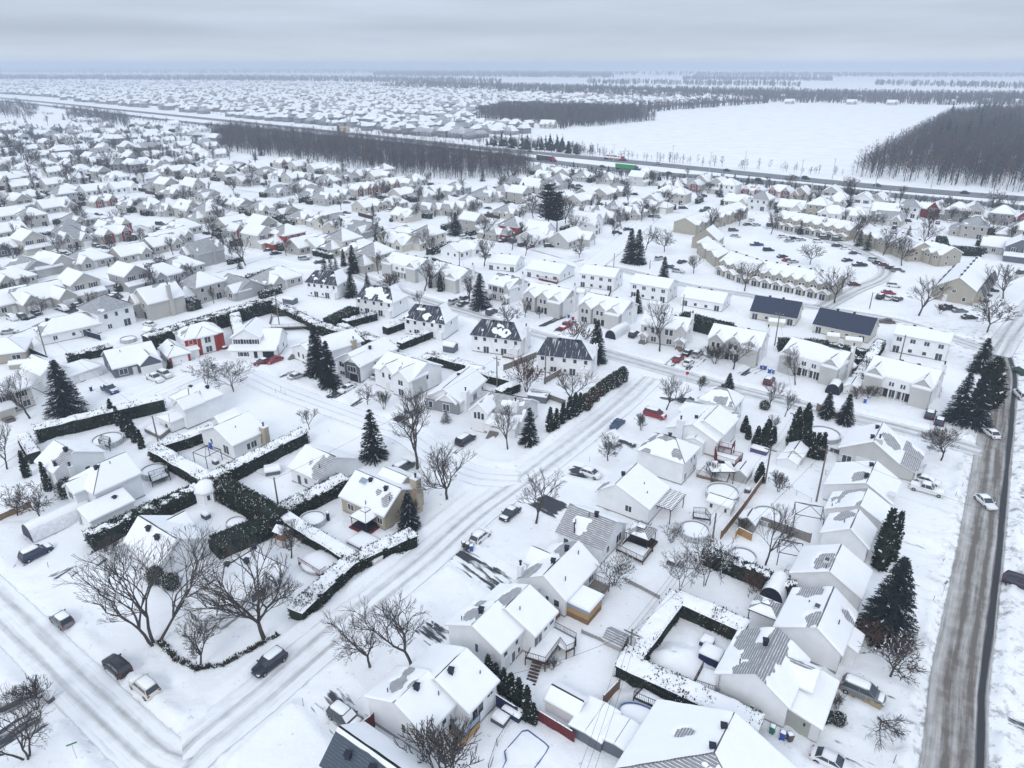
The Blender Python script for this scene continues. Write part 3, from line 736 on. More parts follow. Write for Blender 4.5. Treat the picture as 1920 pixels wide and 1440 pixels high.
tree_proto('spruce0',*spruce(1,10,2.3,1.3,.05));tree_proto('spruce1',*spruce(2,10,2.7,1.2,.04,True));tree_proto('spruce2',*spruce(3,10,2.1,.75,.05))
tree_proto('spruce_big',*spruce(4,10,3.2,2.0,.05));tree_proto('pine',*spruce(6,10,2.2,1.1,.04,False,pine=True));tree_proto('spruce_far',*spruce(7,10,2.2,.5,.05));tree_proto('spruce_snowy',*spruce(8,10,4.2,.9,.5))
for i in range(2):tree_proto('cedar%d'%i,*cedar(81+i,6,.85))
tree_proto('cedar_brown',*cedar(85,6,1.0,brown=True));tree_proto('shrub_egg',*cedar(86,6,2.3,.12,False,'egg',1300));tree_proto('shrub_egg_brown',*cedar(87,6,2.3,.1,True,'egg',1300))
tree_proto('shrub_round',*cedar(88,6,3.4,.3,False,'egg',1500))
tree_proto('thuja',*cedar(89,6,1.5,.05,False,'spire',1500))
RN=random.Random(5)
def tree(key,base,top=None,label='',cat='tree',name='bare_tree',group=None,h=None,wide=1.0,z=None,auto=True,tilt=None,ph=None):
 b=P(*base);hh=h or zof(base,top);s=hh/((ph or(6 if key.startswith(('cedar','shrub','thuja'))else 10)))
 zz=gz(b.x,b.y)-.05 if z is None else z
 return place(TP[key],name,(b.x,b.y,zz),RN.uniform(0,6.28),(s*wide,s*wide,s),label,cat,group,base if auto else None,tilt=tilt)
 # ------------------------------------------------------------------ hedges
def hedge(label,pts,wdt,hgt,snow=1.0,brown=0.0,auto=True,seed=0,name='hedge',speck=.16,px=None):
 "clipped hedge along a photo-pixel line at ground level, leafy sides and a lumpy cap of snow"
 W_=[P(*p,0 if seed<2 or seed==77 else hgt*.85)for p in pts]
 for p in W_:p.z=0
 rs=np.random.RandomState(100+seed);V,F,MI,n0=[],[],[],0;SV,SF,sn=[],[],0
 o=W_[0];root=thing(name,(o.x,o.y,0),0,label,'hedge','garden hedges',px or pts[len(pts)//2]if auto else None)
 for a,b in zip(W_,W_[1:]):
  a=a-o;b=b-o;d=b-a;L=d.length;d.normalize();nr=np.array([-d.y,d.x,0]);dv=np.array(d);A=np.array(a)
  e=wdt*.3;A=A-dv*e;L=L+2*e;nS=max(2,int(L/.5));w=wdt/2
  dens=46 if L<60 else 30;n=int(L*(2*hgt+wdt)*dens)
  u=rs.rand(n)*L;q=rs.rand(n)*(2*hgt+wdt);side=np.where(q<hgt,0,np.where(q<2*hgt,1,2))
  lump=.12*vn(u/1.1+seed,q*.8,seed)+.16*vn(u/3.1+seed*3,0*q,seed+9)
  off=np.where(side==0,-w-lump,np.where(side==1,w+lump,(q-2*hgt)-w));zz=np.where(side==0,q,np.where(side==1,q-hgt,hgt+lump+(rs.rand(n)<.22)*.26))
  Pt=A+dv*u[:,None]+nr*off[:,None]+np.array([0,0,1.0])*zz[:,None]
  Nn=np.where((side==0)[:,None],-nr,np.where((side==1)[:,None],nr,np.array([0,0,1.0])))
  D=unit(Nn*.6+np.array([0,0,.6])*rs.rand(n,1)+rs.randn(n,3)*.5);Wd=unit(np.cross(D,Nn+rs.randn(n,3)*.5));s_=rs.uniform(.6,1.4,n)
  hi=np.clip((zz/hgt-.45)*1.6,0,1);cl=sstep(-.1,.5,fbm(u/.55+seed,q/.5,seed+2,2));m=(rs.rand(n)<speck*3.4*cl*(.3+hi*.8)).astype(int)*1
  v,f=cards(Pt-Nn*.12,D,Wd,.24*s_*np.where(m==1,.6,1),.14*s_*np.where(m==1,.7,1));V.append(v);F.append(f+n0);n0+=len(v)
  MI.append(np.where(m==1,1,np.where(rs.rand(n)<brown,2,0)))
  # inner body
  c=[A+dv*s*L+nr*t*(w-.14)+np.array([0,0,zc])for s in(0.012,.988)for t,zc in((-1,-.2),(1,-.2),(1,hgt-.1),(-1,hgt-.1))]
  V.append(np.array(c));F.append(np.array([(0,1,2,3),(7,6,5,4),(3,2,6,7),(0,3,7,4),(1,5,6,2)])+n0);n0+=8;MI.append(np.zeros(5,int))
  # snow cap
  if snow>0:
   g=.22;us=np.linspace(-.1,L+.1,max(3,int(L/g)));ts=np.linspace(-w-.10,w+.10,max(5,int(wdt/g)))
   U,Tt=np.meshgrid(us,ts);wx=U*dv[0]+Tt*nr[0]+o.x+A[0];wy=U*dv[1]+Tt*nr[1]+o.y+A[1]
   fld=snow-.12+.85*fbm(wx/.9,wy/.9,seed+3,3)-.8*(np.abs(Tt)/w)**4;th=.30*np.clip(fld*1.3,0,1)**.6*(1+.3*vn(wx/.7,wy/.7,seed+8))
   ed=np.clip(np.minimum(w+.10-np.abs(Tt),np.minimum(U+.1,L+.1-U))/.14,0,1)**.5;th=th*ed
   PZ=np.stack([A[0]+U*dv[0]+Tt*nr[0],A[1]+U*dv[1]+Tt*nr[1],hgt+th-.02-.05*(1-ed)+.14*vn(U/2.3+seed,Tt/3,seed+1)],-1)
   keep=(th[:-1,:-1]+th[1:,:-1]+th[:-1,1:]+th[1:,1:])>.10;ii,jj=np.nonzero(keep);nn=U.shape[1];I=ii*nn+jj
   SV.append(PZ.reshape(-1,3));SF.append(np.stack([I,I+1,I+nn+1,I+nn],1)+sn);sn+=U.size
 link('foliage',nmesh('foliage',np.concatenate(V),np.concatenate(F),['cedar','roof_snow','cedar_brown'],np.concatenate(MI)),root)
 if SV:
  F_=np.concatenate(SF)
  if len(F_):link('snow_cap',nmesh('snow_cap',np.concatenate(SV),F_,['roof_snow'],smooth=True),root)
 return root
 # ------------------------------------------------------------------ cars
CARP={}
def car_proto(kind):
 if kind in CARP:return CARP[kind]
 L,W,Hh,belt,hood,win0,roof0,roof1,win1=dict(suv=(4.7,1.9,1.72,1.08,1.0,.95,.35,-1.85,-2.2),sedan=(4.7,1.82,1.44,.93,.86,.95,.15,-1.1,-1.85),hatch=(4.2,1.8,1.5,.96,.9,1.0,.35,-1.45,-1.95),
 van=(5.1,2.0,1.78,1.08,1.0,1.35,.6,-2.1,-2.42),pickup=(5.7,1.95,1.85,1.12,1.08,.9,.35,-.95,-1.15))[kind]
 r=proto('car_'+kind)
 def ch(nm,mb,mats,parent=None):
  o=pchild(r,nm,mb.mesh(nm,mats),parent);o['nm']=nm;return o
 def ring(x,hw,z0,z1,b=.12):
  return[(x,-hw+b,z0),(x,hw-b,z0),(x,hw,z0+b),(x,hw,z1-b),(x,hw-b,z1),(x,-hw+b,z1),(x,-hw,z1-b),(x,-hw,z0+b)]
 h=L/2;w=W/2;b=MB()
 st=[(h-.02,w*.62,.38,.68),(h-.12,w*.84,.26,hood-.16),(h-.5,w*.97,.22,hood-.04),(win0+.1,w,.22,belt-.02),(0,w,.22,belt),(-h+.9,w,.22,belt),(-h+.3,w*.97,.24,belt-.03),(-h+.06,w*.9,.3,belt-.14),(-h,w*.7,.4,belt-.3)]
 if kind=='sedan':st[6]=(-h+.3,w*.96,.24,belt-.06)
 b.loft([ring(*q)for q in st],0,True,True)
 body=ch('body',b,['paint'])
 gl=MB();t=w*.80
 def gring(x,hw,z):return[(x,-hw,z),(x,hw,z)]
 zs=Hh-.05
 vs=[(win0+.12,-w*.88,belt-.06),(win0+.12,w*.88,belt-.06),(win1,w*.88,belt-.06),(win1,-w*.88,belt-.06),(roof0,-t,zs),(roof0,t,zs),(roof1,t,zs),(roof1,-t,zs)]
 gl.add(vs,[(0,1,5,4),(1,2,6,5),(2,3,7,6),(3,0,4,7),(4,5,6,7)]);ch('window_glass',gl,['glass'])
 rf=MB();rf.loft([[(x,-y,zs-.03),(x,y,zs-.03),(x,y*.96,Hh),(x,-y*.96,Hh)]for x,y in((roof0+.1,t*.9),(roof0-.1,t*1.03),(roof1+.1,t*1.03),(roof1-.08,t*.94))],0,True,True)
 for sy in(-1,1):
  for xb,xt in((win0+.1,roof0+.02),(-.35,-.42),(win1+.02,roof1-.02)):
   rf.tube((xb,sy*w*.90,belt-.03),(xt,sy*t*1.0,zs),.045,.04,4)
 ch('roof',rf,['paint'])
 if kind=='pickup':
  bd=MB();bd.box(-h+.12,-1.25,-w*.82,w*.82,belt-.08,belt+.015);ch('cargo_bed',bd,['roof_snow'])
 for sx in(1,-1):
  for sy in(1,-1):
   y0=sy*w;cx=sx*(h-.92)-(.1 if sx<0 else 0);m=MB();m.tube((cx,y0-sy*.24,.34),(cx,y0+sy*.015,.34),.34,.34,14);ty=ch('wheel',m,['tyre'])
   q=MB();q.tube((cx,y0-sy*.02,.34),(cx,y0+sy*.03,.34),.21,.19,10);ch('rim',q,['rim'],ty)
 for sy in(1,-1):
  m=MB();m.box(h-.30,h-.06,sy*w*.68-.2,sy*w*.68+.2,hood-.33,hood-.17);ch('headlight',m,['headlight'])
  m=MB();m.box(-h+.02,-h+.18,sy*w*.74-.14,sy*w*.74+.14,belt-.34,belt-.12);ch('taillight',m,['taillight'])
  m=MB();m.box(win0-.12,win0+.04,sy*(w+.02),sy*(w+.2),belt-.02,belt+.14);ch('mirror',m,['paint'])
 if kind in('suv','van'):
  for sy in(1,-1):
   m=MB();m.tube((roof0-.2,sy*t*.86,Hh+.04),(roof1+.15,sy*t*.86,Hh+.04),.025,.025,4);ch('roof_rail',m,['dark_metal'])
 CARP[kind]=(r,L,W,Hh,hood,belt,roof0,roof1,t,win0,win1);return CARP[kind]
SNM={}
def car_snow(kind,lvl):
 if(kind,lvl)in SNM:return SNM[(kind,lvl)]
 _,L,W,Hh,hood,belt,r0,r1,t,w0,w1=CARP[kind];m=MB()
 def pad(x0,x1,hw,z,th):
  m.loft([[(x,-y,z),(x,y,z),(x,y*.88,z+k),(x,-y*.88,z+k)]for x,y,k in((x0,hw*.8,.02),(x0-.12*(x0-x1),hw,th),(x1+.12*(x0-x1),hw,th),(x1,hw*.8,.02))],0,True,True)
 pad(r0+.02,r1,t*.95,Hh-.02,.10)
 if lvl>1:
  pad(L/2-.25,w0+.3,W/2*.84,hood-.07,.12)
  if kind=='sedan':pad(w1+.1,-L/2+.2,W/2*.8,belt-.08,.1)
 if lvl>2:
  m.add([(w0+.15,-W*.42,belt+.02),(w0+.15,W*.42,belt+.02),(r0+.06,t*.95,Hh-.02),(r0+.06,-t*.95,Hh-.02)],[(0,1,2,3)],0)
 SNM[(kind,lvl)]=m.mesh('snow_cover',['roof_snow']);return SNM[(kind,lvl)]
CC=dict(black=(.012,.014,.02),navy=(.013,.018,.036),blue=(.03,.06,.15),dblue=(.016,.032,.08),white=(.72,.73,.74),silver=(.40,.42,.44),grey=(.16,.17,.18),dgrey=(.06,.065,.07),red=(.30,.015,.025),dred=(.13,.015,.025),green=(.02,.08,.06),cream=(.62,.6,.54),brown=(.10,.08,.07),purple=(.035,.025,.05))
def car(px,kind,colr,rz,snow,desc,z=None,auto=True,group=None):
 r=car_proto(kind)[0];b=P(*px,.6);zz=gz(b.x,b.y)if z is None else z
 if z is None:zz=max(-.01,min(zz,.22))
 o=place(r,'car',(b.x,b.y,zz),R(rz),1.0,desc,'car',group,px if auto else None,None,{k:CC[colr]for k in('body','roof','mirror')})
 if snow:link('snow_cover',car_snow(kind,snow),o)
 return o
 # ------------------------------------------------------------------ garden things
def arc(cx,cy,rx,ry,n,a0=0.0):return[(cx+rx*math.cos(a0+6.28318*i/n),cy+ry*math.sin(a0+6.28318*i/n))for i in range(n)]
def pool(px,pw,label,ratio=1.0,rz=0,h=1.25,blue=False,n=20):
 b=P(*px,h);rx=pw*mpp(px[1])/2*(1-h/CAMH);ry=rx*ratio
 root=thing('pool',(b.x,b.y,.05),R(rz),label,'pool','above-ground pools under snow',px)
 def rg(k,z):return[(x,y,z)for x,y in arc(0,0,rx*k,ry*k,n)]
 w_=MB();w_.loft([rg(1,-.3),rg(1,h)],0,False,False);w_.loft([rg(.965,h),rg(.965,h-.4)],0,False)
 for x,y in arc(0,0,rx+.04,ry+.04,n//2):w_.tube((x,y,0),(x,y,h),.07,.07,4,1)
 link('wall',w_.mesh('wall',['steel','trim']),root)
 rim=MB();rim.loft([rg(1.03,h),rg(1.03,h+.05),rg(.94,h+.05),rg(.94,h)],0,False);link('rim',rim.mesh('rim',['blue_glass' if blue else 'trim']),root)
 s=MB();s.loft([rg(.955,h-.28),rg(.955,h-.2),rg(.8,h-.12),rg(.4,h-.10),rg(.02,h-.1)],0,True,True);link('snow_cover',s.mesh('snow_cover',['roof_snow']),root)
 if blue:
  i_=MB();i_.loft([rg(.957,h-.32),rg(.957,h-.02)],0,False);link('liner',i_.mesh('liner',['pool_blue']),root)
 return root
def shed(px,rz,w,d,h,label,col='w',roofh=.9,ax='x',cat='shed',k=2.0,windows=(),roof='shingle_mid',name='shed'):
 b=P(*px);H_=House(label,None,b.x,b.y,R(rz),col,roof,cat=cat,name=name,fd=False);PEND.append((H_.root,label,cat,px))
 H_.block(RN.randint(1,999),r=(-w/2,w/2,-d/2,d/2),ze=h,zr=h+roofh,ax=ax,k=k,ov=.18,g=.3,fd=0,scour=0,th=.22);r=(-w/2,w/2,-d/2,d/2)
 for side,sp in windows:H_.wins(side,r,sp)
 return H_.done()
def frame_gazebo(px,rz,w,d,h,label,roof=True,wall=None,deck=None,cat='gazebo',z0=.15,snow=1.0,tiers=True):
 b=P(*px);root=thing('gazebo',(b.x,b.y,z0),R(rz),label,cat,None,px);m=MB()
 for sx in(-1,1):
  for sy in(-1,1):
   p=MB();p.tube((sx*w/2,sy*d/2,-.3),(sx*w/2,sy*d/2,h),.07,.07,5);link('post',p.mesh('post',['dark_metal']),root)
 fr=MB()
 for sx in(-1,1):fr.tube((sx*w/2,-d/2,h),(sx*w/2,d/2,h),.06,.06,4)
 for sy in(-1,1):fr.tube((-w/2,sy*d/2,h),(w/2,sy*d/2,h),.06,.06,4)
 for sx in(-1,1):
  for sy in(-1,1):fr.tube((sx*w/2,sy*d/2,h),(0,0,h+.95),.05,.05,4)
 link('frame',fr.mesh('frame',['dark_metal']),root)
 if roof:
  rf,sn=MB(),[];o=.2;z=h+.03;c=[(-w/2-o,-d/2-o,z),(w/2+o,-d/2-o,z),(w/2+o,d/2+o,z),(-w/2-o,d/2+o,z)];q=[(x*.25,y*.25,h+.85)for x,y,_ in c]
  for i in range(4):
   j=(i+1)%4;roof_face(c[i],c[j],q[j]if False else q[i],q[j],rf,sn,0,(snow,snow-.5,snow+.3,snow-.3)[i],RN.randint(1,999),.25,ramps=(0,0,1),thick=.13,scour=.2)
  if tiers:
   c2=[(x*.34,y*.34,h+1.02)for x,y,_ in c]
   for i in range(4):roof_face(c2[i],c2[(i+1)%4],(0,0,h+1.3),(0,0,h+1.3),rf,sn,0,1.5*snow,3+i,.2,ramps=(0,0,1),thick=.1,scour=0)
  link('roof',rf.mesh('roof',['shingle_mid','dark_metal']),root)
  if sn:
   n=0;vs,fs=[],[]
   for v,f in sn:vs.append(v);fs.append(f+n);n+=len(v)
   F_=np.concatenate(fs)
   if len(F_):link('roof_snow',nmesh('roof_snow',np.concatenate(vs),F_,['roof_snow'],smooth=True),root)
 if deck:
  dk=MB();dk.box(-w/2-.4,w/2+.4,-d/2-.4,d/2+.4,-.4,.42,0);dk.box(-w/2+.1,w/2-.1,-d/2+.1,d/2-.1,.42,.95,1);link('deck',dk.mesh('deck',[deck,'vent']),root)
 return root
def rail(m,a,b,z0,h,mi=0,step=.22,t=.03):
 a=Vector((a[0],a[1],0));b=Vector((b[0],b[1],0));L=(b-a).length;n=max(1,int(L/step))
 for z in(z0+.12,z0+h):m.tube((a.x,a.y,z),(b.x,b.y,z),t*1.3,t*1.3,4,mi)
 for i in range(n+1):
  p=a.lerp(b,i/n);k=1.9 if i%8==0 else 1;m.tube((p.x,p.y,z0-.1),(p.x,p.y,z0+h+(.05 if k>1 else 0)),t*k*.8,t*k*.8,4,mi)
def deck(pts,z,label,wood='dark_wood',skirt=None,rails=None,cat='deck',stairs=None,glass=False,fence_h=1.0):
 "deck from its corner pixels at deck height"
 W_=[P(x,y,z)for x,y in pts];o=W_[0];L_=[(p.x-o.x,p.y-o.y)for p in W_]
 if sum(L_[i][0]*L_[(i+1)%len(L_)][1]-L_[(i+1)%len(L_)][0]*L_[i][1]for i in range(len(L_)))<0:
  L_=L_[::-1];n_=len(L_);rails=[((n_-2-r)%n_)for r in rails]if rails else rails
  if stairs:stairs=((n_-2-stairs[0])%n_,)+tuple(stairs[1:])
 root=thing('deck',(o.x,o.y,0),0,label,cat,'backyard decks',pts[0]);n=len(L_)
 m=MB();m.add([(x,y,z-.18)for x,y in L_]+[(x,y,z)for x,y in L_],[tuple(range(n))[::-1],tuple(range(n,2*n))]+[(i,(i+1)%n,n+(i+1)%n,n+i)for i in range(n)]);link('platform',m.mesh('platform',[wood]),root)
 s=MB();c=np.mean(L_,0);I_=[(c[0]+(x-c[0])*.97,c[1]+(y-c[1])*.97)for x,y in L_];J_=[(c[0]+(x-c[0])*.9,c[1]+(y-c[1])*.9)for x,y in L_]
 s.loft([[(x,y,z+.005)for x,y in I_],[(x,y,z+.16)for x,y in J_],[(c[0]+(x-c[0])*.4,c[1]+(y-c[1])*.4,z+.2)for x,y in L_]],0,True,True);link('snow_cover',s.mesh('snow_cover',['roof_snow']),root)
 sk=MB()
 for i in range(n):
  a,b=L_[i],L_[(i+1)%n]
  if skirt:sk.add([(*a,-.2),(*b,-.2),(*b,z-.16),(*a,z-.16)],[(0,1,2,3)])
  else:sk.tube((*a,-.3),(*a,z),.08,.08,5)
 link('skirt' if skirt else 'posts',sk.mesh('skirt',[skirt or wood]),root)
 rl=MB()
 for i in(rails if rails is not None else range(n)):
  a,b=L_[i],L_[(i+1)%n]
  if glass:
   rl.tube((*a,z+1.0),(*b,z+1.0),.04,.04,4,0);rl.tube((*a,z),(*a,z+1),.05,.05,4);rl.tube((*b,z),(*b,z+1),.05,.05,4)
   rl.add([(*a,z+.08),(*b,z+.08),(*b,z+.95),(*a,z+.95)],[(0,1,2,3)],1)
  else:rail(rl,a,b,z,fence_h)
 if rl.f:link('railing',rl.mesh('railing',[wood,'blue_glass']),root)
 if stairs:
  i,f0,f1,run=stairs;a,b=np.array(L_[i]),np.array(L_[(i+1)%n]);d=(b-a)/np.linalg.norm(b-a);nr=np.array([d[1],-d[0]]);Ln=np.linalg.norm(b-a);st=MB();ns=max(3,int(z/.2))
  for k in range(ns):
   zz=z-(k+1)*z/(ns+.5);p0=a+d*Ln*f0+nr*(run*k/ns);p1=a+d*Ln*f1+nr*(run*k/ns);q0=p0+nr*run/ns*.8;q1=p1+nr*run/ns*.8
   st.add([(*p0,zz),(*p1,zz),(*q1,zz),(*q0,zz),(*p0,zz-.06),(*p1,zz-.06),(*q1,zz-.06),(*q0,zz-.06)],[(0,1,2,3),(7,6,5,4),(0,4,5,1),(1,5,6,2),(2,6,7,3),(3,7,4,0)],1 if k%1 else 0)
  link('stairs',st.mesh('stairs',[wood]),root)
 return root
def fence(pts,h,label,mat='grey_wood',kind='board',cat='fence',snow=True,auto=True,z=.1):
 W_=[P(*p)for p in pts];o=W_[0];root=thing('fence',(o.x,o.y,z),0,label,cat,'garden fences',pts[len(pts)//2]if auto else None);bd,ps,sn=MB(),MB(),MB()
 for a,b in zip(W_,W_[1:]):
  a=a-o;b=b-o;d=(b-a);L=d.length;d.normalize();nr=Vector((-d.y,d.x,0))
  np_=max(1,int(L/2.4))
  for i in range(np_+1):
   p=a+d*(L*i/np_);ps.tube((p.x,p.y,-.4),(p.x,p.y,h+.08),.06,.06,4)
  if kind=='board':
   n=max(1,int(L/.17))
   for i in range(n):
    p=a+d*(L*(i+.06)/n);q=a+d*(L*(i+.94)/n);t=nr*(.02+.02*(i%2));hh=h-.02*(i%3)
    bd.add([(p.x-t.x,p.y-t.y,-.3),(q.x-t.x,q.y-t.y,-.3),(q.x-t.x,q.y-t.y,hh),(p.x-t.x,p.y-t.y,hh),(p.x+t.x,p.y+t.y,-.3),(q.x+t.x,q.y+t.y,-.3),(q.x+t.x,q.y+t.y,hh),(p.x+t.x,p.y+t.y,hh)],[(0,1,2,3),(7,6,5,4),(3,2,6,7),(0,3,7,4),(1,5,6,2)])
   if snow:
    for i in range(int(L/.5)):
     p=a+d*(i*.5);q=a+d*(i*.5+.48);k=.05+.05*RN.random();t=nr*.08
     sn.add([(p.x-t.x,p.y-t.y,h),(q.x-t.x,q.y-t.y,h),(q.x+t.x,q.y+t.y,h),(p.x+t.x,p.y+t.y,h),(p.x,p.y,h+k),(q.x,q.y,h+k)],[(0,1,5,4),(2,3,4,5)])
  elif kind=='picket':rail(bd,(a.x,a.y),(b.x,b.y),0,h,0,.3,.035)
  elif kind=='chain':
   for zz in(.1,h):bd.tube((a.x,a.y,zz),(b.x,b.y,zz),.03,.03,4)
   n=int(L/.7)
   for i in range(n):
    p=a+d*(i*.7);q=a+d*(i*.7+.7);bd.tube((p.x,p.y,.1),(q.x,q.y,h),.008,.008,3,0,False);bd.tube((p.x,p.y,h),(q.x,q.y,.1),.008,.008,3,0,False)
  elif kind=='cloth':
   n=max(2,int(L/.4))
   for i in range(n):
    p=a+d*(L*i/n)+nr*(.05*math.sin(i*1.7));q=a+d*(L*(i+1)/n)+nr*(.05*math.sin((i+1)*1.7));h0=h*(.85+.15*math.sin(i*.9));h1=h*(.85+.15*math.sin((i+1)*.9))
    bd.add([(p.x,p.y,-.2),(q.x,q.y,-.2),(q.x,q.y,h1),(p.x,p.y,h0)],[(0,1,2,3)])
 link('panel',bd.mesh('panel',[mat]),root);link('posts',ps.mesh('posts',[mat]),root)
 if sn.f:link('snow_cap',sn.mesh('snow_cap',['roof_snow']),root)
 return root
def bin_(px,colr,label,rz=20):
 b=P(*px);root=thing('wheelie_bin',(b.x,b.y,gz(b.x,b.y)),R(rz),label,'bin','wheeled bins',px);m=MB()
 m.loft([[(-.24,-.26,.06),(.24,-.26,.06),(.24,.26,.06),(-.24,.26,.06)],[(-.31,-.34,1.02),(.31,-.34,1.02),(.31,.34,1.02),(-.31,.34,1.02)]]);link('body',m.mesh('body',['flat']),root,colr)
 m=MB();m.loft([[(-.34,-.37,1.0),(.34,-.37,1.0),(.34,.40,1.0),(-.34,.40,1.0)],[(-.32,-.33,1.1),(.32,-.33,1.1),(.32,.38,1.1),(-.32,.38,1.1)]]);link('lid',m.mesh('lid',['flat']),root,colr)
 m=MB();m.loft([[(-.3,-.3,1.1),(.3,-.3,1.1),(.3,.33,1.1),(-.3,.33,1.1)],[(-.22,-.2,1.2),(.22,-.2,1.2),(.22,.25,1.2),(-.22,.25,1.2)]],smooth=True);link('snow_cover',m.mesh('snow_cover',['roof_snow']),root)
 for sx in(-1,1):
  m=MB();m.tube((sx*.26,.26,.1),(sx*.31,.26,.1),.1,.1,8);link('wheel',m.mesh('wheel',['tyre']),root)
 return root
POLES={}
def pole(key,base,top,label,transformer=False,arm=True,lamp=False):
 b=P(*base);h=zof(base,top[1]if hasattr(top,'__len__')else top);t=b+Vector((0,0,h))
 root=thing('utility_pole',(b.x,b.y,0),R(-35),label,'utility pole','wooden utility poles',base);m=MB();m.tube((0,0,-.5),(0,0,h),.17,.12,8);link('pole',m.mesh('pole',['pole_wood']),root)
 if arm:
  m=MB();m.box(-1.1,1.1,-.06,.06,h-.7,h-.56);link('crossarm',m.mesh('crossarm',['pole_wood']),root)
  for x in(-1,0,1):
   q=MB();q.tube((x,0,h-.56),(x,0,h-.36),.05,.05,6);link('insulator',q.mesh('insulator',['trim']),root)
 if transformer:
  q=MB();q.tube((.35,.0,h-2.3),(.35,0,h-1.3),.26,.26,10);link('transformer',q.mesh('transformer',['steel']),root)
 if lamp:
  q=MB();q.tube((0,0,h-.4),(1.5,0,h-.1),.05,.05,5);q.box(1.3,1.9,-.14,.14,h-.16,h);link('lamp',q.mesh('lamp',['steel']),root)
 POLES[key]=(b.x,b.y,h-.4);return root
def wire(k0,k1,label,offs=((0,0),),r=.022,sag=.9):
 a=Vector(POLES[k0]if isinstance(k0,str)else k0);b=Vector(POLES[k1]if isinstance(k1,str)else k1)
 for dx,dz in offs:
  d=(b-a).normalized();nr=Vector((-d.y,d.x,0))*dx+Vector((0,0,dz));m=MB();n=10;pr=None
  for i in range(n+1):
   t=i/n;p=a.lerp(b,t)+nr-Vector((0,0,sag*4*t*(1-t)))-a
   if pr is not None:m.tube(pr,p,r,r,4,0,False)
   pr=p
  o=m.obj('wire',['rubber']);o.location=a;mid=a.lerp(b,.5);tag(o,label,'wire','overhead wires',Q(*mid))
def sign(px,kind,label,h=2.2,rz=0):
 b=P(*px);root=thing('road_sign',(b.x,b.y,.1),R(rz),label,'road sign','street signs',px);m=MB();m.tube((0,0,-.4),(0,0,h),.035,.035,6);link('post',m.mesh('post',['steel']),root)
 q=MB();n={'stop':8,'diamond':4,'street':4,'board':4}[kind];rr=.45
 if kind=='street':q.box(-.5,.5,-.02,.02,h-.05,h+.15)
 elif kind=='board':q.box(-.4,.4,-.02,.02,h-.4,h+.3)
 else:q.loft([[(rr*math.cos(6.2832*(i+(.5 if n==8 else 0))/n),y,h+rr*math.sin(6.2832*(i+(.5 if n==8 else 0))/n))for i in range(n)]for y in(-.04,.0)])
 link('plate',q.mesh('plate',['flat']),root,dict(stop=(.45,.02,.02),diamond=(.28,.29,.3),street=(.05,.2,.1),board=(.5,.5,.5))[kind])
 return root
def arch_shelter(px,rz,L,W_,h,label,dark=True,colr=(.72,.73,.75),opn=1):
 b=P(*px);root=thing('car_shelter',(b.x,b.y,.1),R(rz),label,'car shelter','fabric car shelters',px);n=12
 def rg(x,k=1.0):return[(x,W_/2*k*math.cos(math.pi*i/n),h*(math.sin(math.pi*i/n)**.75)*k)for i in range(n+1)]
 xs_=np.linspace(-L/2,L/2,7);m=MB();m.loft([rg(x,1+(.012 if i%2 else 0))for i,x in enumerate(xs_)],0,False,True,False);m.add(rg(-L/2)+[(-L/2,0,0)],[tuple(range(n+1))]);link('cover',m.mesh('cover',['fabric']),root,colr)
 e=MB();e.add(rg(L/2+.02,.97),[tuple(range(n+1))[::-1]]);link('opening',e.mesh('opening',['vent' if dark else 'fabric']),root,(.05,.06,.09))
 s=MB();s.loft([[(x,W_/2*math.cos(math.pi*(.26+.48*i/8)),h*math.sin(math.pi*(.26+.48*i/8))**.75+(.13 if 0<i<8 else.0)*(1 if abs(x)<L/2-.1 else.2))for i in range(9)]for x in np.linspace(-L/2+.05,L/2-.05,10)],0,False,True,False);link('snow_cover',s.mesh('snow_cover',['roof_snow']),root)
 return root
 # ------------------------------------------------------------------ the houses one can count nearby
side1=[(.45,2.2,.55,1.1)]
# slate roof at the bottom edge
h=gable('house with bare blue slate-tiled roof and a snow strip along its ridge','blue slate-roofed house',(634,1362),(771,1459),(556,1402),None,6.2,3.6,'w','shingle_slate',k=(-1.6,1.4,1,1),seed=3,bl={},scour=-2.2,px=(640,1400),ymax=3.4)
h.vent(3,-1.5,5.5).vent(6.2,-1.2,5.6).done()
# pair 1
h=gable('white semi-detached house with twin stepped roofs above the fenced swimming pool yard','twin-roofed semi above swimming pool',(739,1319),(803,1256),(683,1306),(800,1382),6.2,4.0,seed=11,k=(1.15,.75,1,1),bl={1:[(.5,.55,.25,.22),(.15,.5,.16,.2)]},px=(780,1310))
r=h.rect;h.wins('l',r,[(.62,1.9,.5,1.3)]);h.wins('f',r,[(.25,2.6,.7,.8),(.6,2.6,.7,.8),(.35,.6,.7,.8),(.8,.7,.6,1.0)])
a2,r2,L2,w20,w21=GB((815,1275),(856,1231),(802,1222),(908,1278),6.2,4.0);q=Vector((a2.x-h.o[0],a2.y-h.o[1],0));c_,s_=math.cos(-h.ang),math.sin(-h.ang);bx,by=q.x*c_-q.y*s_,q.x*s_+q.y*c_
rb=(r[1]-.01,r[1]+5.2,-4.6+by,4.9+by);h.block(12,r=rb,ze=4.1,zr=6.25,ym=by,k=(1.3,.9,1,1));h.wins('f',rb,[(.3,1.9,2.0,1.9),(.75,2.9,1.0,.6),(.2,.5,.8,.9)]);h.wins('r',rb,side1)
h.vent(3.0,-.6,6.3).vent(r[1]+1.6,by-.8,6.3).pipe(r[1]-1,-2.6,5.3).pipe(rb[1]-1,by-3,5.1).pipe(1.2,2.2,5.6).done();HP1=h
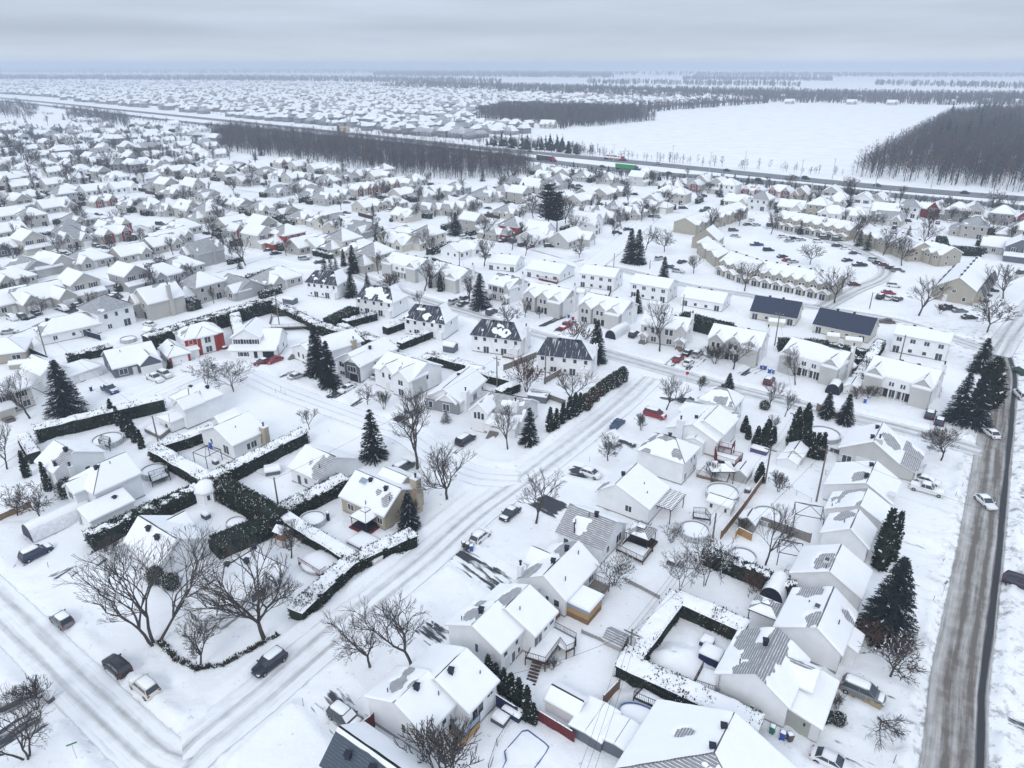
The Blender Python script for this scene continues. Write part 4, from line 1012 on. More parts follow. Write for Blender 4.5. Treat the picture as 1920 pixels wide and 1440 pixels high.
# pair 2
h=gable('white semi-detached house with big railed backyard deck and outdoor stairs','semi with big railed deck',(884,1174),(935,1127),(837,1169),(942,1227),6.2,4.0,seed=21,k=(1.2,.72,1,1),bl={1:[(.55,.55,.3,.25),(.12,.45,.14,.2)]},px=(915,1185))
r=h.rect;h.wins('l',r,[(.55,2.0,.45,1.3)]);h.wins('f',r,[(.2,2.6,.7,.8),(.7,2.6,.6,.8),(.3,.2,.8,1.9,'door'),(.55,.3,.7,1.6),(.8,.8,.5,.9)])
q=P(979,1110,6.2)-Vector((h.o[0],h.o[1],6.2));c_,s_=math.cos(-h.ang),math.sin(-h.ang);by=q.x*s_+q.y*c_
rb=(r[1]-.01,r[1]+5.0,-4.4+by,4.6+by);h.block(22,r=rb,ze=4.1,zr=6.2,ym=by,k=(1.3,.7,1,1),bl={1:[(.6,.75,.4,.25)]});h.wins('f',rb,[(.15,1.9,1.7,1.9),(.5,2.8,.7,.7),(.8,2.8,.9,.6)]);h.wins('r',rb,side1)
h.vent(2.8,.6,6.3).pipe(rb[0]+1,by-1.4,5.9).pipe(.9,2.3,5.5).done();HP2=h
# house with sunroom
h=gable('white house with golden wood sunroom and air conditioner on its side wall','house with golden sunroom',(1018,1080),(1074,1009),(975,1078),(1065,1125),6.0,3.4,seed=31,k=(1.3,.6,1,1),bl={1:[(.85,.3,.25,.35),(.15,.7,.25,.3)]},px=(1045,1075))
r=h.rect;h.wins('l',r,[(.36,1.6,.6,1.2),(.62,1.3,.5,1.3),(.82,1.5,.8,1.1)]);h.wins('f',r,[(.8,1.6,1.3,1.1),(.5,1.6,.7,1.0)])
rg_=(3.0,6.2,r[3]-2.5,r[3]+1.4);h.block(33,ax='y',r=(4.0,7.4,1.0,r[3]+1.3),ze=3.5,zr=5.0,k=(.8,1.2,1,1))
m=MB();m.box(-.45,.45,-.5,.1,0,.55);h.extra('air_conditioner',m,['trim'],(0.34,1.1,2.9),R(-90))
m=MB();m.box(.8,4.6,-3.4+r[2],r[2]-.03,1.15,1.95,0);m.box(.8,4.6,-3.4+r[2],r[2]-.03,-.2,1.14,1);sr=h.extra('sunroom',m,['gold_wood','wood'])
m=MB();m.box(.86,4.54,-3.36+r[2],r[2]-.03,1.95,2.75,0);h.extra('pane',m,['blue_glass'],parent=sr)
m=MB();m.box(.6,4.8,-3.7+r[2],r[2]-.03,2.75,2.9,0);h.extra('roof',m,['trim'],parent=sr)
m=MB();m.loft([[(.62,-3.68+r[2],2.9),(4.78,-3.68+r[2],2.9),(4.78,r[2],2.9),(.62,r[2],2.9)],[(.75,-3.5+r[2],3.12),(4.6,-3.5+r[2],3.12),(4.6,r[2],3.15),(.75,r[2],3.15)]],smooth=False);h.extra('snow_cover',m,['roof_snow'],parent=sr)
m=MB();m.box(4.62,8.6,-2.6+r[2],r[2]-.03,1.0,1.2);[m.tube((x,-2.5+r[2],-.2),(x,-2.5+r[2],1.0),.08,.08,4)for x in(5,6.8,8.5)];rail(m,(4.7,-2.6+r[2]),(8.6,-2.6+r[2]),1.2,1.0);rail(m,(8.6,-2.6+r[2]),(8.6,r[2]),1.2,1.0);h.extra('balcony',m,['grey_wood'])
m=MB();m.box(-1.3,-.1,-.6,.6,-.2,1.2);rail(m,(-1.3,-.6),(-1.3,.6),1.2,.9);h.extra('side_steps',m,['wood'],(.3,-2.2,0))
h.vent(3.2,.35,6.2).vent(6.8,.3,6.2).pipe(2.2,-2.3,5.1).pipe(7.6,-1.2,5.6).chimney(.9,r[3]+.2,.7,.7,5.2).done()
# bare grey roof
h=gable('white house with large bare grey shingled roof and fresh black driveway','house with bare grey roof',(1157,979),(1069,944),(1131,1034),(1182,982),6.0,3.2,seed=41,k=(1.4,-.25,1,1),bl={},px=(1110,1005),scour=1.2)
r=h.rect;h.wins('l',r,[(.25,1.4,.8,1.1),(.7,1.2,1.6,1.5)]);h.wins('b',r,[(.2,1.5,.8,1.0)]);h.vent(3.4,.3,6.2).pipe(6,2.2,5).pipe(4.5,.7,5.9)
m=MB();m.tube((0,0,0),(0,0,1.7),.1,.1,8);m.tube((0,0,1.7),(0,0,1.9),.2,.15,8);h.extra('flue',m,['dark_metal'],(5.4,3.6,3.9));h.done()
# plain white gable
h=gable('plain white gabled bungalow fully blanketed in snow beside a wooden pergola','gabled bungalow beside pergola',(1154,909),(1193,868),(1118,918),(1222,954),6.0,3.4,seed=51,k=(1.35,1.0,1,1),bl={1:[(.8,.2,.2,.3)]},px=(1185,915))
r=h.rect;h.wins('l',r,[(.62,1.5,1.1,1.1)]);h.wins('f',r,[(.5,1.5,1.3,1.2)]);h.vent(3.4,.3,6.2).pipe(4.5,-3.2,4.9).pipe(3,-4.5,4.4).done()
# two cubes with hipped roofs
def hipcube(label,short,P0,P1,P2,Ze,Zr,seed,ks,wall='w',px=None):
 o,a,L,D=rectf(P0,P1,P2,Ze);hh=House(label,short,o.x,o.y,a,wall,'shingle_mid',px=px);rr=(.35,L-.35,.35,D-.35);i=min(L,D)/2-.5
 kw=dict(h0=i,h1=i);hh.block(seed,r=rr,ze=Ze,zr=Zr,ax='x' if L>=D else 'y',k=ks,**kw);hh.rect=rr;return hh
h=hipcube('tall white cube house with grey-faced hipped roof above an outdoor deck','tall hipped cube with grey roof face',(1193,841),(1284,870),(1314,837),5.0,7.3,61,(.15,1.2,.1,1.3),px=(1250,860));h.wins('r',h.rect,[(.2,.8,1.0,1.3),(.55,3.2,.6,.9),(.8,.8,.9,1.1),(.75,3.2,.7,.9)]);h.vent(h.rect[1]*.5,h.rect[3]*.55+.3,7.3).done()
h=hipcube('white cube house with grey hipped roof on the corner by the stop sign','hipped cube by stop sign',(1309,744),(1378,764),(1404,744),5.0,7.2,65,(.1,1.2,.6,1.3),px=(1350,750));h.wins('r',h.rect,[(.3,3.1,.7,1),(.7,3.1,.7,1)]);h.vent(h.rect[1]*.5,h.rect[3]*.6,7.2)
h.block(67,r=(-2.0,h.rect[1]+1.0,-4.2,.3),ze=3.2,zr=3.9,shed=True,k=(.5,1,1,1)).done()
h=gable('white house with chimney, bay windows and dark red two-level deck','house with red two-level deck',(1298,796),(1335,760),(1247,801),(1353,822),6.0,3.6,seed=71,px=(1305,800));r=h.rect
h.block(72,r=(2.5,r[1]+.02,r[2]-.6,1.8),ze=4.6,zr=6.4,ym=-1.5,k=1.2);h.wins('l',r,[(.5,1.4,1.0,1.3),(.62,1.4,.9,1.5),(.74,1.4,.8,1.2)]);h.chimney(.1,2.4,.9,1.4,6.3,COL['W']).vent(3,.4,6.1).pipe(4,-2.6,5);h.block(73,ax='x',r=(-.9,.3,-2.9,.6),ze=3.1,zr=3.7,k=1,fd=0,ov=.15).done()
# --- column along the main road
h=gable('white house with streaky dark ridge and attached green-grey garage beside the wheeled bins','streaky-roofed house with grey-green garage',(1416,1264),(1458,1176),(1342,1255),(1486,1320),6.6,3.9,'w','shingle_mid',seed=81,k=(.62,.62,1,1),bl={0:[(.35,.86,.42,.2),(.7,.8,.35,.22)],1:[(.2,.35,.3,.28),(.55,.72,.22,.3),(.9,.7,.2,.3)]},px=(1430,1270),scour=1.1);r=h.rect
h.block(82,ax='y',r=(4.2,8.0,r[2]-1.5,-.5),ze=4.0,zr=5.4,k=(.1,.4,1,1));rg_=(.9,8.6,r[2]-3.6,r[2]-.02)
h.wins('l',r,[(.55,1.0,.4,.4)]);h.vent(5.4,.5,6.8).pipe(1.6,2.2,5.9);m=MB();m.tube((0,0,0),(0,0,4.2),.07,.07,6);m.box(-.1,.1,-.25,.25,1.6,2.1);h.extra('power_mast',m,['steel'],(.15,r[3]-.4,0))
h.done();B0=h
hg=House('grey-green garage',None,h.o[0],h.o[1],h.ang,(.36,.37,.34),'shingle_mid',name='garage',fd=False,cat='garage');hg.root['label']='grey-green lean-to garage under deep snow beside the three wheeled bins'
hg.block(83,r=rg_,ze=2.5,zr=3.3,shed=True,k=1.5,fd=0);hg.wins('l',rg_,[(.87,.1,.8,2.0,'door')]);hg.wins('f',rg_,[(.5,.1,4.2,2.1,'garage')]);m=MB();m.box(-.12,.12,-.1,.1,0,.35);hg.extra('wall_lamp',m,['dark_metal'],(rg_[0]-.05,rg_[2]+1.6,1.6));hg.done()
h=gable('white gabled house with skylight and blue front door beside giant spruce','skylight house beside giant spruce',(1531,1177),(1562,1100),(1452,1169),(1582,1226),6.2,3.6,seed=91,k=(1.25,1.05,1,1),bl={1:[(.1,.5,.2,.35),(.8,.85,.2,.2)],0:[(.75,.3,.12,.3)]},px=(1520,1180));r=h.rect
h.wins('f',r,[(.3,.2,1.0,2.0,'dark'),(.7,1.3,1.2,1.2)]);h.pipe(3.8,-2,5.2).pipe(5.4,2.1,5.2);m=MB();m.box(-.5,.5,-.4,.4,-.2,.25);m.box(-.4,.4,-.3,.3,.25,.28,1);h.extra('skylight',m,['trim','glass'],(4.2,.9,5.95));h.block(92,r=(3,6.2,r[2]-1.5,r[2]+.1),ze=2.7,zr=3.4,shed=True,k=1.4,fd=0).done()
h=gable('long white gabled bungalow between twin cedars and the frame pergola','bungalow between twin cedars and pergola',(1555,1072),(1580,1022),(1483,1066),(1620,1118),6.0,3.4,seed=95,k=(1.2,1.1,1,1),bl={1:[(.6,.75,.3,.25)]},px=(1550,1075));r=h.rect;h.wins('l',r,[(.15,.9,.5,.6)]);h.wins('f',r,[(.5,1.3,1.4,1.2)]);m=MB();m.box(-.5,.5,-.4,.4,-.2,.25);m.box(-.4,.4,-.3,.3,.25,.28,1);h.extra('skylight',m,['trim','glass'],(2.8,.9,5.7));h.pipe(.8,.6,5.9).done()
h=gable('low white bungalow behind twin cedars with one grey roof patch','low bungalow behind twin cedars',(1594,992),(1608,955),(1540,992),(1634,1022),5.6,3.2,seed=101,k=(1.2,.95,1,1),bl={1:[(.25,.6,.25,.35)]},px=(1585,995));h.wins('f',h.rect,[(.5,1.3,1.2,1.1)]);h.pipe(2,1.2,5.2).done()
h=gable('white bungalow with broad grey bare rear roof slope, second below the pickup','bungalow with broad grey rear slope',(1612,948),(1628,916),(1547,948),None,5.8,3.2,seed=105,k=(1.3,.15,1,1),bl={},px=(1605,950));h.wins('f',h.rect,[(.6,1.3,1.2,1.1)]);h.pipe(.6,4,3.9).done()
h=gable('white bungalow with two roof vents beside the white pickup truck','two-vent bungalow beside pickup',(1624,906),(1648,866),(1542,905),(1674,949),6.0,3.4,seed=109,k=(1.3,1.1,1,1),bl={1:[(.7,.75,.25,.2)]},px=(1610,905),ymax=6.4);r=h.rect;h.wins('f',r,[(.25,1.2,1.2,1.2),(.7,1.2,1.2,1.2)]);h.vent(2.2,.4,6.2).vent(6.4,.4,6.2);m=MB();m.box(-.7,.7,-.6,.5,0,1.5);h.extra('dormer',m,['trim'],(1.2,-4.0,3.3));h.done()
h=gable('big grey house with grey bare lower roof and backyard motorbike covers beside cedars','big grey house beside cedar row',(1638,828),(1652,792),(1573,836),(1690,864),6.5,3.4,'k',seed=113,k=(1.2,1.1,1,1),bl={0:[(.55,.5,.25,.4)]},px=(1630,835));r=h.rect
rb=(-.6,4.2,r[2]-2.6,-1.2);h.block(114,r=(.36,5,r[2]-2.8,r[2]+.1),ze=2.6,zr=3.6,shed=True,k=(-.6,1,1,1));h.block(115,r=(5.6,9.4,r[2]-3.2,r[2]+.05),ze=2.7,zr=3.8,shed=True,k=(-.2,1,1,1));h.wins('l',r,[(.15,.2,1.6,1.9),(.42,.3,2.2,2.2,'door')]);h.vent(1.5,.5,6.6).vent(6.2,.5,6.6).chimney(.9,-.8,.9,1.2,7.0,COL['k']).done()
# bottom hip
a=P(1340,1411,7.0);h=House('big snow-laden hipped house at the bottom edge with two roof vents','big hipped house at bottom edge',a.x,a.y,R(55),'w','shingle_mid',px=(1350,1400))
h.block(121,r=(-4.8,5.5,-7.2,8.2),ze=3.6,zr=7.0,ym=0,h0=4.6,k=(1.2,1.2,-.1,1),bl={1:[(.5,.55,.1,.12)],2:[]},scour=.6);h.vent(.4,.4,7.0).vent(3.4,.3,7.0);h.block(122,r=(-5.4,3.2,-11.0,-7.1),ze=2.8,zr=3.8,shed=True,k=(.5,1,1,1)).done()
# --- left side
h=gable('white two-storey house by a round pool with grey-streaked front roof slope','house by upper-left round pool',(138,847),(104,825),(91,883),(195,845),6.9,4.4,seed=131,k=(.9,1.1,1,1),bl={1:[(.8,.65,.2,.5)]},px=(130,880));r=h.rect;h.wins('l',r,[(.62,1.9,.8,1.1),(.3,3.6,.5,1.0)]);h.chimney(.1,1.2,.7,.8,4.4);h.vent(1.8,.5,7.0).pipe(2,3,5.6).done()
o,a,L,D=rectf((126,899),(175,927),(268,886),5.0);h=House('white two-storey house with snowy lean-to garage beside a collapsed car shelter','two-storey house beside car shelter',o.x,o.y,a,'W',px=(190,925));r=(.35,L-.35,.35,D-.35)
h.block(141,ax='y',r=r,ze=5.0,zr=7.6,h0=3.6,k=(1.3,1.3,1.0,1));h.block(142,ax='y',r=(1.8,L*.62,-1.5,3),ze=5.0,zr=6.2,k=1.2);h.block(143,ax='y',r=(-1.6,2.4,.9,D-3.0),ze=3.9,zr=5.0,k=1.3)
rg_=(L-.37,L+3.0,-2.6,D-4.0);m_=0
h.block(144,ax='y',r=rg_,ze=2.5,zr=3.7,ym=rg_[0]+.2,k=1.4);h.wins('f',(1.8,L*.62,-1.5,3),[(.5,3.2,1.4,1.2)]);h.wins('f',rg_,[(.5,.1,2.6,2.1,'garage')]);h.wins('r',rg_,[(.9,.3,1.4,.6)]);h.vent(L*.55,D*.35,7.3).vent(L+1.2,D*.3,3.3).pipe(L*.6,D*.6,7.3).done()
h=gable('white gabled house hemmed in by thick hedges with two dark roof vents','hedged-in house with two vents',(332,1012),(264,966),(290,1054),(387,1005),6.0,3.2,seed=151,k=(1.35,1.35,1,1),bl={},px=(300,1015));r=h.rect;h.vent(3.4,1.2,5.7).vent(6.4,.8,5.8).pipe(.8,3.4,4.6).pipe(3,-3,5);h.wins('r',r,[(.3,1.4,1.8,1.2,'shutter'),(.7,1.2,1.2,1.2)]);h.block(152,ax='y',r=(r[1]-4.2,r[1]-.5,r[2]-1.0,-1),ze=3.1,zr=4.6,k=1.2);h.done()
o,a,L,D=rectf((347,1108),(406,1154),(567,1080),3.1);h=House('wide hipped bungalow behind two large bare maples, roof deep in snow','wide hipped bungalow behind maples',o.x,o.y,a,'W',px=(450,1090));r=(.35,L-.35,.35,D-.35)
h.block(161,ax='y',r=r,ze=3.1,zr=6.2,h0=4.2,h1=2.4,k=1.5,scour=.1);h.block(162,ax='y',r=(L*.25,L*.82,-1.2,5),ze=3.1,zr=5.2,k=1.4);h.wins('f',(L*.25,L*.82,-1.2,5),[(.5,1.2,1.5,1.3)]);h.wins('r',r,[(.5,1.0,.8,1.4),(.62,1.0,.8,1.4),(.85,1.2,1.0,1.0)]);h.vent(L*.5,D*.42,6.3).vent(L*.62,D*.62,5.9).vent(L*.34,D*.86,5.6).done()
o,a,L,D=rectf((302,749),(358,763),(423,740),5.0);h=House('tall white hipped house with low rear extension next to snowy crab apples','tall hipped house near crab apples',o.x,o.y,a,'w',px=(360,765));r=(.35,L-.35,.35,D-.35)
h.block(171,ax='y',r=r,ze=5.0,zr=7.2,h0=2.2,h1=1.5,k=(1.1,.7,1,.6));h.block(172,ax='y',r=(L*.55,L-.3,-1.4,3),ze=5.0,zr=6.6,k=.8);rx=(L*.3,L-1.4,-4.2,.3);h.block(173,ax='y',r=rx,ze=2.8,zr=3.4,h0=1.2,k=(1.3,1.3,.8,1));h.wins('f',r,[(.25,3.3,.9,1.2),(.62,3.3,.9,1.2),(.8,3.3,.7,1.2),(.1,.3,1.0,2.0)]);h.wins('f',rx,[(.6,1.0,.9,.9)]);h.vent(L*.5,D*.4,7.2).vent(L*.7,D*.75,6.6).pipe(L*.8,D*.45,6.5).done()
o,a,L,D=rectf((388,801),(436,837),(507,807),3.6);h=House('white bungalow with dark streaked roof window and tan chimney behind tall hedge','bungalow with tan chimney behind hedge',o.x,o.y,a,'w',px=(450,820));r=(.35,L-.35,.35,D-.35)
h.block(181,ax='y',r=r,ze=3.6,zr=6.0,k=(1.2,1.1,1,1),bl={1:[(.8,.55,.14,.4)]});h.block(182,ax='y',r=(1.0,4.6,2.5,D-1.5),ze=5.2,zr=6.6,k=(1.2,-.2,1,1));h.wins('f',r,[(.3,1.6,.7,1.1),(.75,.9,1.6,1.8)]);h.wins('r',r,[(.42,1.2,.7,1.3),(.58,1.2,1.2,1.3),(.85,1.2,.8,1.1)]);h.chimney(L+.2,D-1.2,1.6,1.1,4.9,COL['t']).pipe(L*.7,D*.4,5.2).done()
h=gable('low white bungalow half grey with bare shingles between hedge and spruce','bungalow between hedge and lone spruce',(630,858),(575,833),(586,898),(670,859),5.8,3.2,seed=191,k=(.95,1.2,1,1),bl={1:[(.88,.5,.25,.6),(.5,.5,.06,.1)]},px=(610,870));r=h.rect;h.wins('b',r,[(.3,.4,.9,1.9),(.55,1.2,.8,1.1),(.9,1.0,.7,1.2)]);h.wins('l',r,[(.5,.8,1.0,1.2)]);h.pipe(1.6,2.6,4.7).done()
h=gable('tan brick bungalow with skylight and tall brick chimney above the dark gazebo','tan brick bungalow above gazebo',(753,918),(682,873),(716,968),(800,917),6.2,3.3,'t','shingle_grey',seed=201,k=(1.2,1.2,1,1),bl={1:[(.66,.66,.06,.13),(.87,.5,.10,.28)]},px=(710,920));r=h.rect
h.wins('b',r,[(.22,1.3,1.4,1.1),(.62,1.2,1.4,1.2),(.28,.15,.8,.4),(.9,1.3,1.0,1.1)]);h.chimney(-.2,-3.2,1.3,1.3,6.9,COL['t']);h.block(202,r=(2.6,7.5,r[2]-.8,-1.2),ze=4.6,zr=5.9,k=1.2);m=MB();m.box(-.8,.8,-.55,.55,-.1,.12);m.box(-.7,.7,-.48,.48,.12,.15,1);h.extra('skylight',m,['trim','blue_glass'],(7.6,1.2,5.75)).rotation_euler=(R(-28),0,0)
h.vent(6.4,.7,6.0).vent(2.6,1.0,5.9).pipe(.9,2,5.2).pipe(4.5,4,4.1).done()
# --- court at upper left
h=T('white two-storey house with black shutters, front porch and dark garage door','white house with black shutters',(440,668),(524,668),9,px=(480,630));r=(0,h.w,0,h.d)
h.block(211,ax='y',r=(0,h.w*.62,0,9),ze=5.3,zr=7.6,k=1.1);h.block(212,r=(h.w*.62,h.w,.3,8),ze=3.4,zr=6.2,k=1.3);h.block(213,r=(-.4,h.w*.98,-1.9,.02),ze=2.5,zr=3.2,shed=True,k=1.3,fd=0);h.wins('f',(0,h.w*.62,0,9),[(.2,3.5,1.3,1.2,'shutter'),(.5,3.5,1.3,1.2,'shutter'),(.8,3.5,1.3,1.2,'shutter')]);h.wins('f',(0,h.w,-1.9,0),[(.27,.8,1.8,1.1,'shutter'),(.54,.2,.9,2.0,'dark'),(.82,.1,2.9,2.2,'garage_dark')])
h.wins('r',(0,h.w,.3,8),[(.5,1.2,.9,1.1)]);h.vent(h.w*.3,6,7.2).done()
h=T('red brick and white two-storey house with red-trimmed white garage','red brick house by the hedge',(352,672),(424,655),8,(.74,.75,.76));h.block(221,r=(0,h.w,0,8),ze=5.2,zr=7.4,h0=3.2,h1=3.2,k=(.9,1,.2,1));h.block(222,ax='y',r=(h.w*.3,h.w*.8,-.5,4),ze=5.2,zr=6.8,h0=2.2,k=1.2);h.block(223,ax='y',r=(-5.2,.05,-3.0,5),ze=2.7,zr=4.4,h0=2.4,k=1.2);h.block(224,ax='x',r=(.2,2.6,-1.7,.02),ze=2.6,zr=3.0,shed=True,k=1.3,fd=0)
def redpanel(x0,x1,z0,z1,y):
 m=MB();m.box(x0,x1,y-.05,y,z0,z1);return m
for x0,x1,z0,z1,y in((.05,h.w*.3,2.9,5.1,-.0),(h.w*.3,h.w*.3+.9,.1,5.2,-.5),(h.w*.8-.7,h.w*.8,.1,5.2,-.5),(h.w*.8,h.w-.0,.1,5.1,0),(-5.2,-4.6,0,2.6,-3.0),(-.6,0,0,2.6,-3.0),(-5.2,0,2.2,2.68,-3.0)):h.extra('brick_panel',redpanel(x0,x1,z0,z1,y),['brick'],col=COL['r'])
h.wins('f',(0,h.w,0,8),[(.15,3.5,.9,1.1)]);h.wins('f',(h.w*.3,h.w*.8,-.5,4),[(.52,3.2,1.5,1.7),(.52,.6,1.5,1.6)]);h.wins('f',(-5.2,0,-3,5),[(.5,.1,3.7,2.1,'garage')]);h.wins('f',(.2,2.6,-.06,0),[(.5,.1,1.0,2.1,'door')]);h.vent(-3,0,4.0).done()
h=T('low dark slate-blue house with white double garage and two parked vehicles','low slate-blue house',(217,712),(302,692),11,'d');h.block(231,r=(0,h.w,0,11),ze=3.0,zr=5.8,k=1.5,scour=.1);h.block(232,ax='y',r=(h.w*.56,h.w,-1.6,5),ze=3.0,zr=4.9,k=1.4);h.wins('f',(h.w*.56,h.w,-1.6,5),[(.5,.1,4.8,2.1,'garage')]);h.wins('f',(0,h.w,0,11),[(.2,.9,1.8,1.4),(.45,.1,.9,2.0,'door')]);h.wins('l',(0,h.w,0,11),[(.5,1.2,.8,1)]);h.pipe(3,4,5.4).done()
h=T('white two-storey house with garage hidden behind a large blue spruce','white house behind blue spruce',(88,742),(165,716),9,px=(140,700));h.block(241,ax='y',r=(0,h.w*.62,0,9),ze=5.2,zr=7.2,k=1.2);h.block(242,r=(h.w*.62,h.w+4,.4,7),ze=2.8,zr=4.4,h1=2.5,k=1.3);h.wins('f',(0,h.w*.62,0,9),[(.3,3.4,1.1,1.1),(.75,3.4,1.1,1.1),(.7,.6,1.4,1.3)]);h.wins('f',(h.w*.62,h.w+4,.4,7),[(.66,.1,3.2,2.1,'garage'),(.2,.1,.9,2.0,'door')]);h.done()
h=T('cream two-storey house with porch steps behind a bare tree at the left edge','cream house at left edge',(-30,795),(68,762),9,'c',px=(20,745));h.block(251,r=(0,h.w,0,9),ze=5.0,zr=7.2,k=1.0);h.block(252,r=(.6,h.w*.55,-2.0,.02),ze=2.5,zr=3.2,shed=True,k=1.3,fd=0);h.wins('f',(0,h.w,0,9),[(.2,3.3,1.2,1.2,'shutter'),(.5,3.3,1.2,1.2,'shutter'),(.8,3.3,1.2,1.2,'shutter'),(.85,.8,1.4,1.4),(.35,.1,1.0,2.0,'dark'),(.6,.8,1.2,1.3)]);m=MB();m.box(-1,1,-1.8,0,-.2,.7);[m.box(-.8,.8,-1.8-.3*i,-1.5-.3*i,-.2,.7-.18*i)for i in range(4)];h.extra('steps',m,['grey_wood'],(h.w*.35,-2,0));h.done()
h=T('white bungalow with side steps behind the two tallest spruces','bungalow behind two tallest spruces',(550,673),(592,692),15);h.block(261,ax='y',r=(0,h.w,0,15),ze=3.4,zr=5.4,k=1.3);h.wins('f',(0,h.w,0,15),[(.3,1.4,.8,1.3),(.5,1.4,.8,1.3),(.5,.1,1.4,.5)]);h.chimney(h.w+.1,12,.9,1.3,4.6,COL['t']);m=MB();[m.box(0,1.0,-.3*i-.3,-.3*i,-.2,1.4-.24*i)for i in range(6)];h.extra('steps',m,['grey_wood'],(-.2,-.1,0));h.done()
h=T('white raised house with dark grey front panel and open garage','raised house with dark front',(634,703),(681,716),13);h.block(271,ax='y',r=(0,h.w,0,13),ze=4.4,zr=6.6,k=1.2);h.block(272,ax='y',r=(h.w*.42,h.w+.2,-.9,4),ze=4.4,zr=6.0,k=1.3);m=MB();m.box(h.w*.42,h.w+.2,-.97,-.91,.1,4.9);h.extra('cladding',m,['flat'],col=(.12,.13,.14));h.wins('f',(0,h.w,0,13),[(.2,2.6,1.5,1.3),(.2,.5,1.5,.9)]);h.wins('f',(h.w*.42,h.w,-.98,4),[(.5,2.5,2.6,1.4),(.6,.1,2.6,2.0,'garage_dark')]);h.wins('r',(0,h.w+.2,0,13),[(.35,2.4,.4,1.2)]);h.vent(h.w*.3,7,6.4).vent(h.w*.7,6,6.4).done()
h=T('white two-storey house with twin front gables and arched window','twin-gabled house with arched window',(705,724),(775,748),10);h.block(281,r=(0,h.w,0,10),ze=4.9,zr=7.3,k=(.6,1,1,1));h.block(282,ax='y',r=(h.w*.2,h.w*.55,-.4,5),ze=4.9,zr=6.8,k=.9);h.block(283,ax='y',r=(h.w*.58,h.w,-1.2,5),ze=4.9,zr=6.9,k=1.2);h.wins('f',(h.w*.2,h.w*.55,-.4,5),[(.2,3.3,.7,1.2),(.7,3.3,.8,1.3),(.5,.1,1.0,2.0,'door')]);h.wins('f',(h.w*.58,h.w,-1.2,5),[(.5,3.2,1.4,1.2),(.5,.6,1.5,1.6)]);h.wins('r',(0,h.w,0,10),[(.5,3.2,.7,1.0)]);h.pipe(h.w*.6,2,6.9).done()
h=T('white bungalow with grey front, arched window and tall white chimney','grey-fronted bungalow with white chimney',(803,766),(864,778),13);h.block(291,ax='y',r=(0,h.w,0,13),ze=3.2,zr=5.6,k=1.3);h.block(292,ax='y',r=(h.w*.35,h.w*.9,-.8,5),ze=3.0,zr=4.7,k=1.3);m=MB();m.box(0,h.w,-.86,-.81,.1,3.0);h.extra('cladding',m,['flat'],col=(.25,.26,.27));h.wins('f',(0,h.w,-.88,3),[(.15,.9,.9,1.5),(.62,.8,1.5,1.6)]);h.chimney(h.w+.3,2.0,1.2,1.6,5.0,COL['w']);h.wins('r',(0,h.w,0,13),[(.55,.6,1.8,1.5),(.85,1,.9,1.2)]);h.vent(h.w*.45,8,5.5).done()
h=T('white corner house with bare grey roof, arched windows and front garage steps','corner house with bare grey roof',(889,800),(976,818),9.5);h.block(301,r=(0,h.w,0,9.5),ze=3.6,zr=6.4,k=(-.2,1,1,1),scour=.3);h.block(302,ax='y',r=(0,h.w*.36,-1.6,5),ze=4.8,zr=6.6,k=.6);h.block(303,r=(h.w*.36,h.w*.95,-1.7,.02),ze=2.6,zr=4.0,shed=True,k=1.5,fd=0);h.wins('f',(0,h.w*.36,-1.6,5),[(.3,3.0,.6,1.4),(.52,3.0,.6,1.6),(.74,3.0,.6,1.4),(.45,.1,2.6,1.9,'garage')]);h.wins('r',(0,h.w,0,9.5),[(.4,1.4,.7,1.2),(.75,1.4,.6,.9)]);h.chimney(h.w*.82,1.8,1.0,1.0,6.8,COL['w']).vent(h.w*.55,5.2,6.4).pipe(h.w*.3,3,5.6);m=MB();[m.box(0,2.0,-.42*i-.42,-.42*i,-.2,.9-.18*i)for i in range(5)];h.extra('steps',m,['grey_wood'],(h.w*.42,-1.7,0));h.done()
h=T('white hip-roofed house with dark car park yard at the left, far side of spruce','white hip house behind slate-blue house',(60,655),(196,625),9,px=(110,630));h.block(311,r=(3,h.w,0,9.5),ze=3.2,zr=5.8,h0=4,h1=3.6,k=(1.2,1.2,-.2,1));h.wins('f',(3,h.w,0,9.5),[(.2,1.2,1.0,1.1),(.5,1.3,.8,.9),(.72,.4,2.0,1.9)]);h.wins('l',(3,h.w,0,9.5),[(.5,1.3,.7,1.0)]);h.vent(6,4.8,5.7).done()
h=T('tan flat-sided bungalow cut off by the left edge above the cream house','tan bungalow at left edge',(-40,690),(52,678),10,'B');h.block(315,r=(0,h.w,0,10),ze=3.0,zr=5.4,h1=4,k=1.4);h.wins('f',(0,h.w,0,10),[(.8,1.1,1.8,1.1)]);h.done()
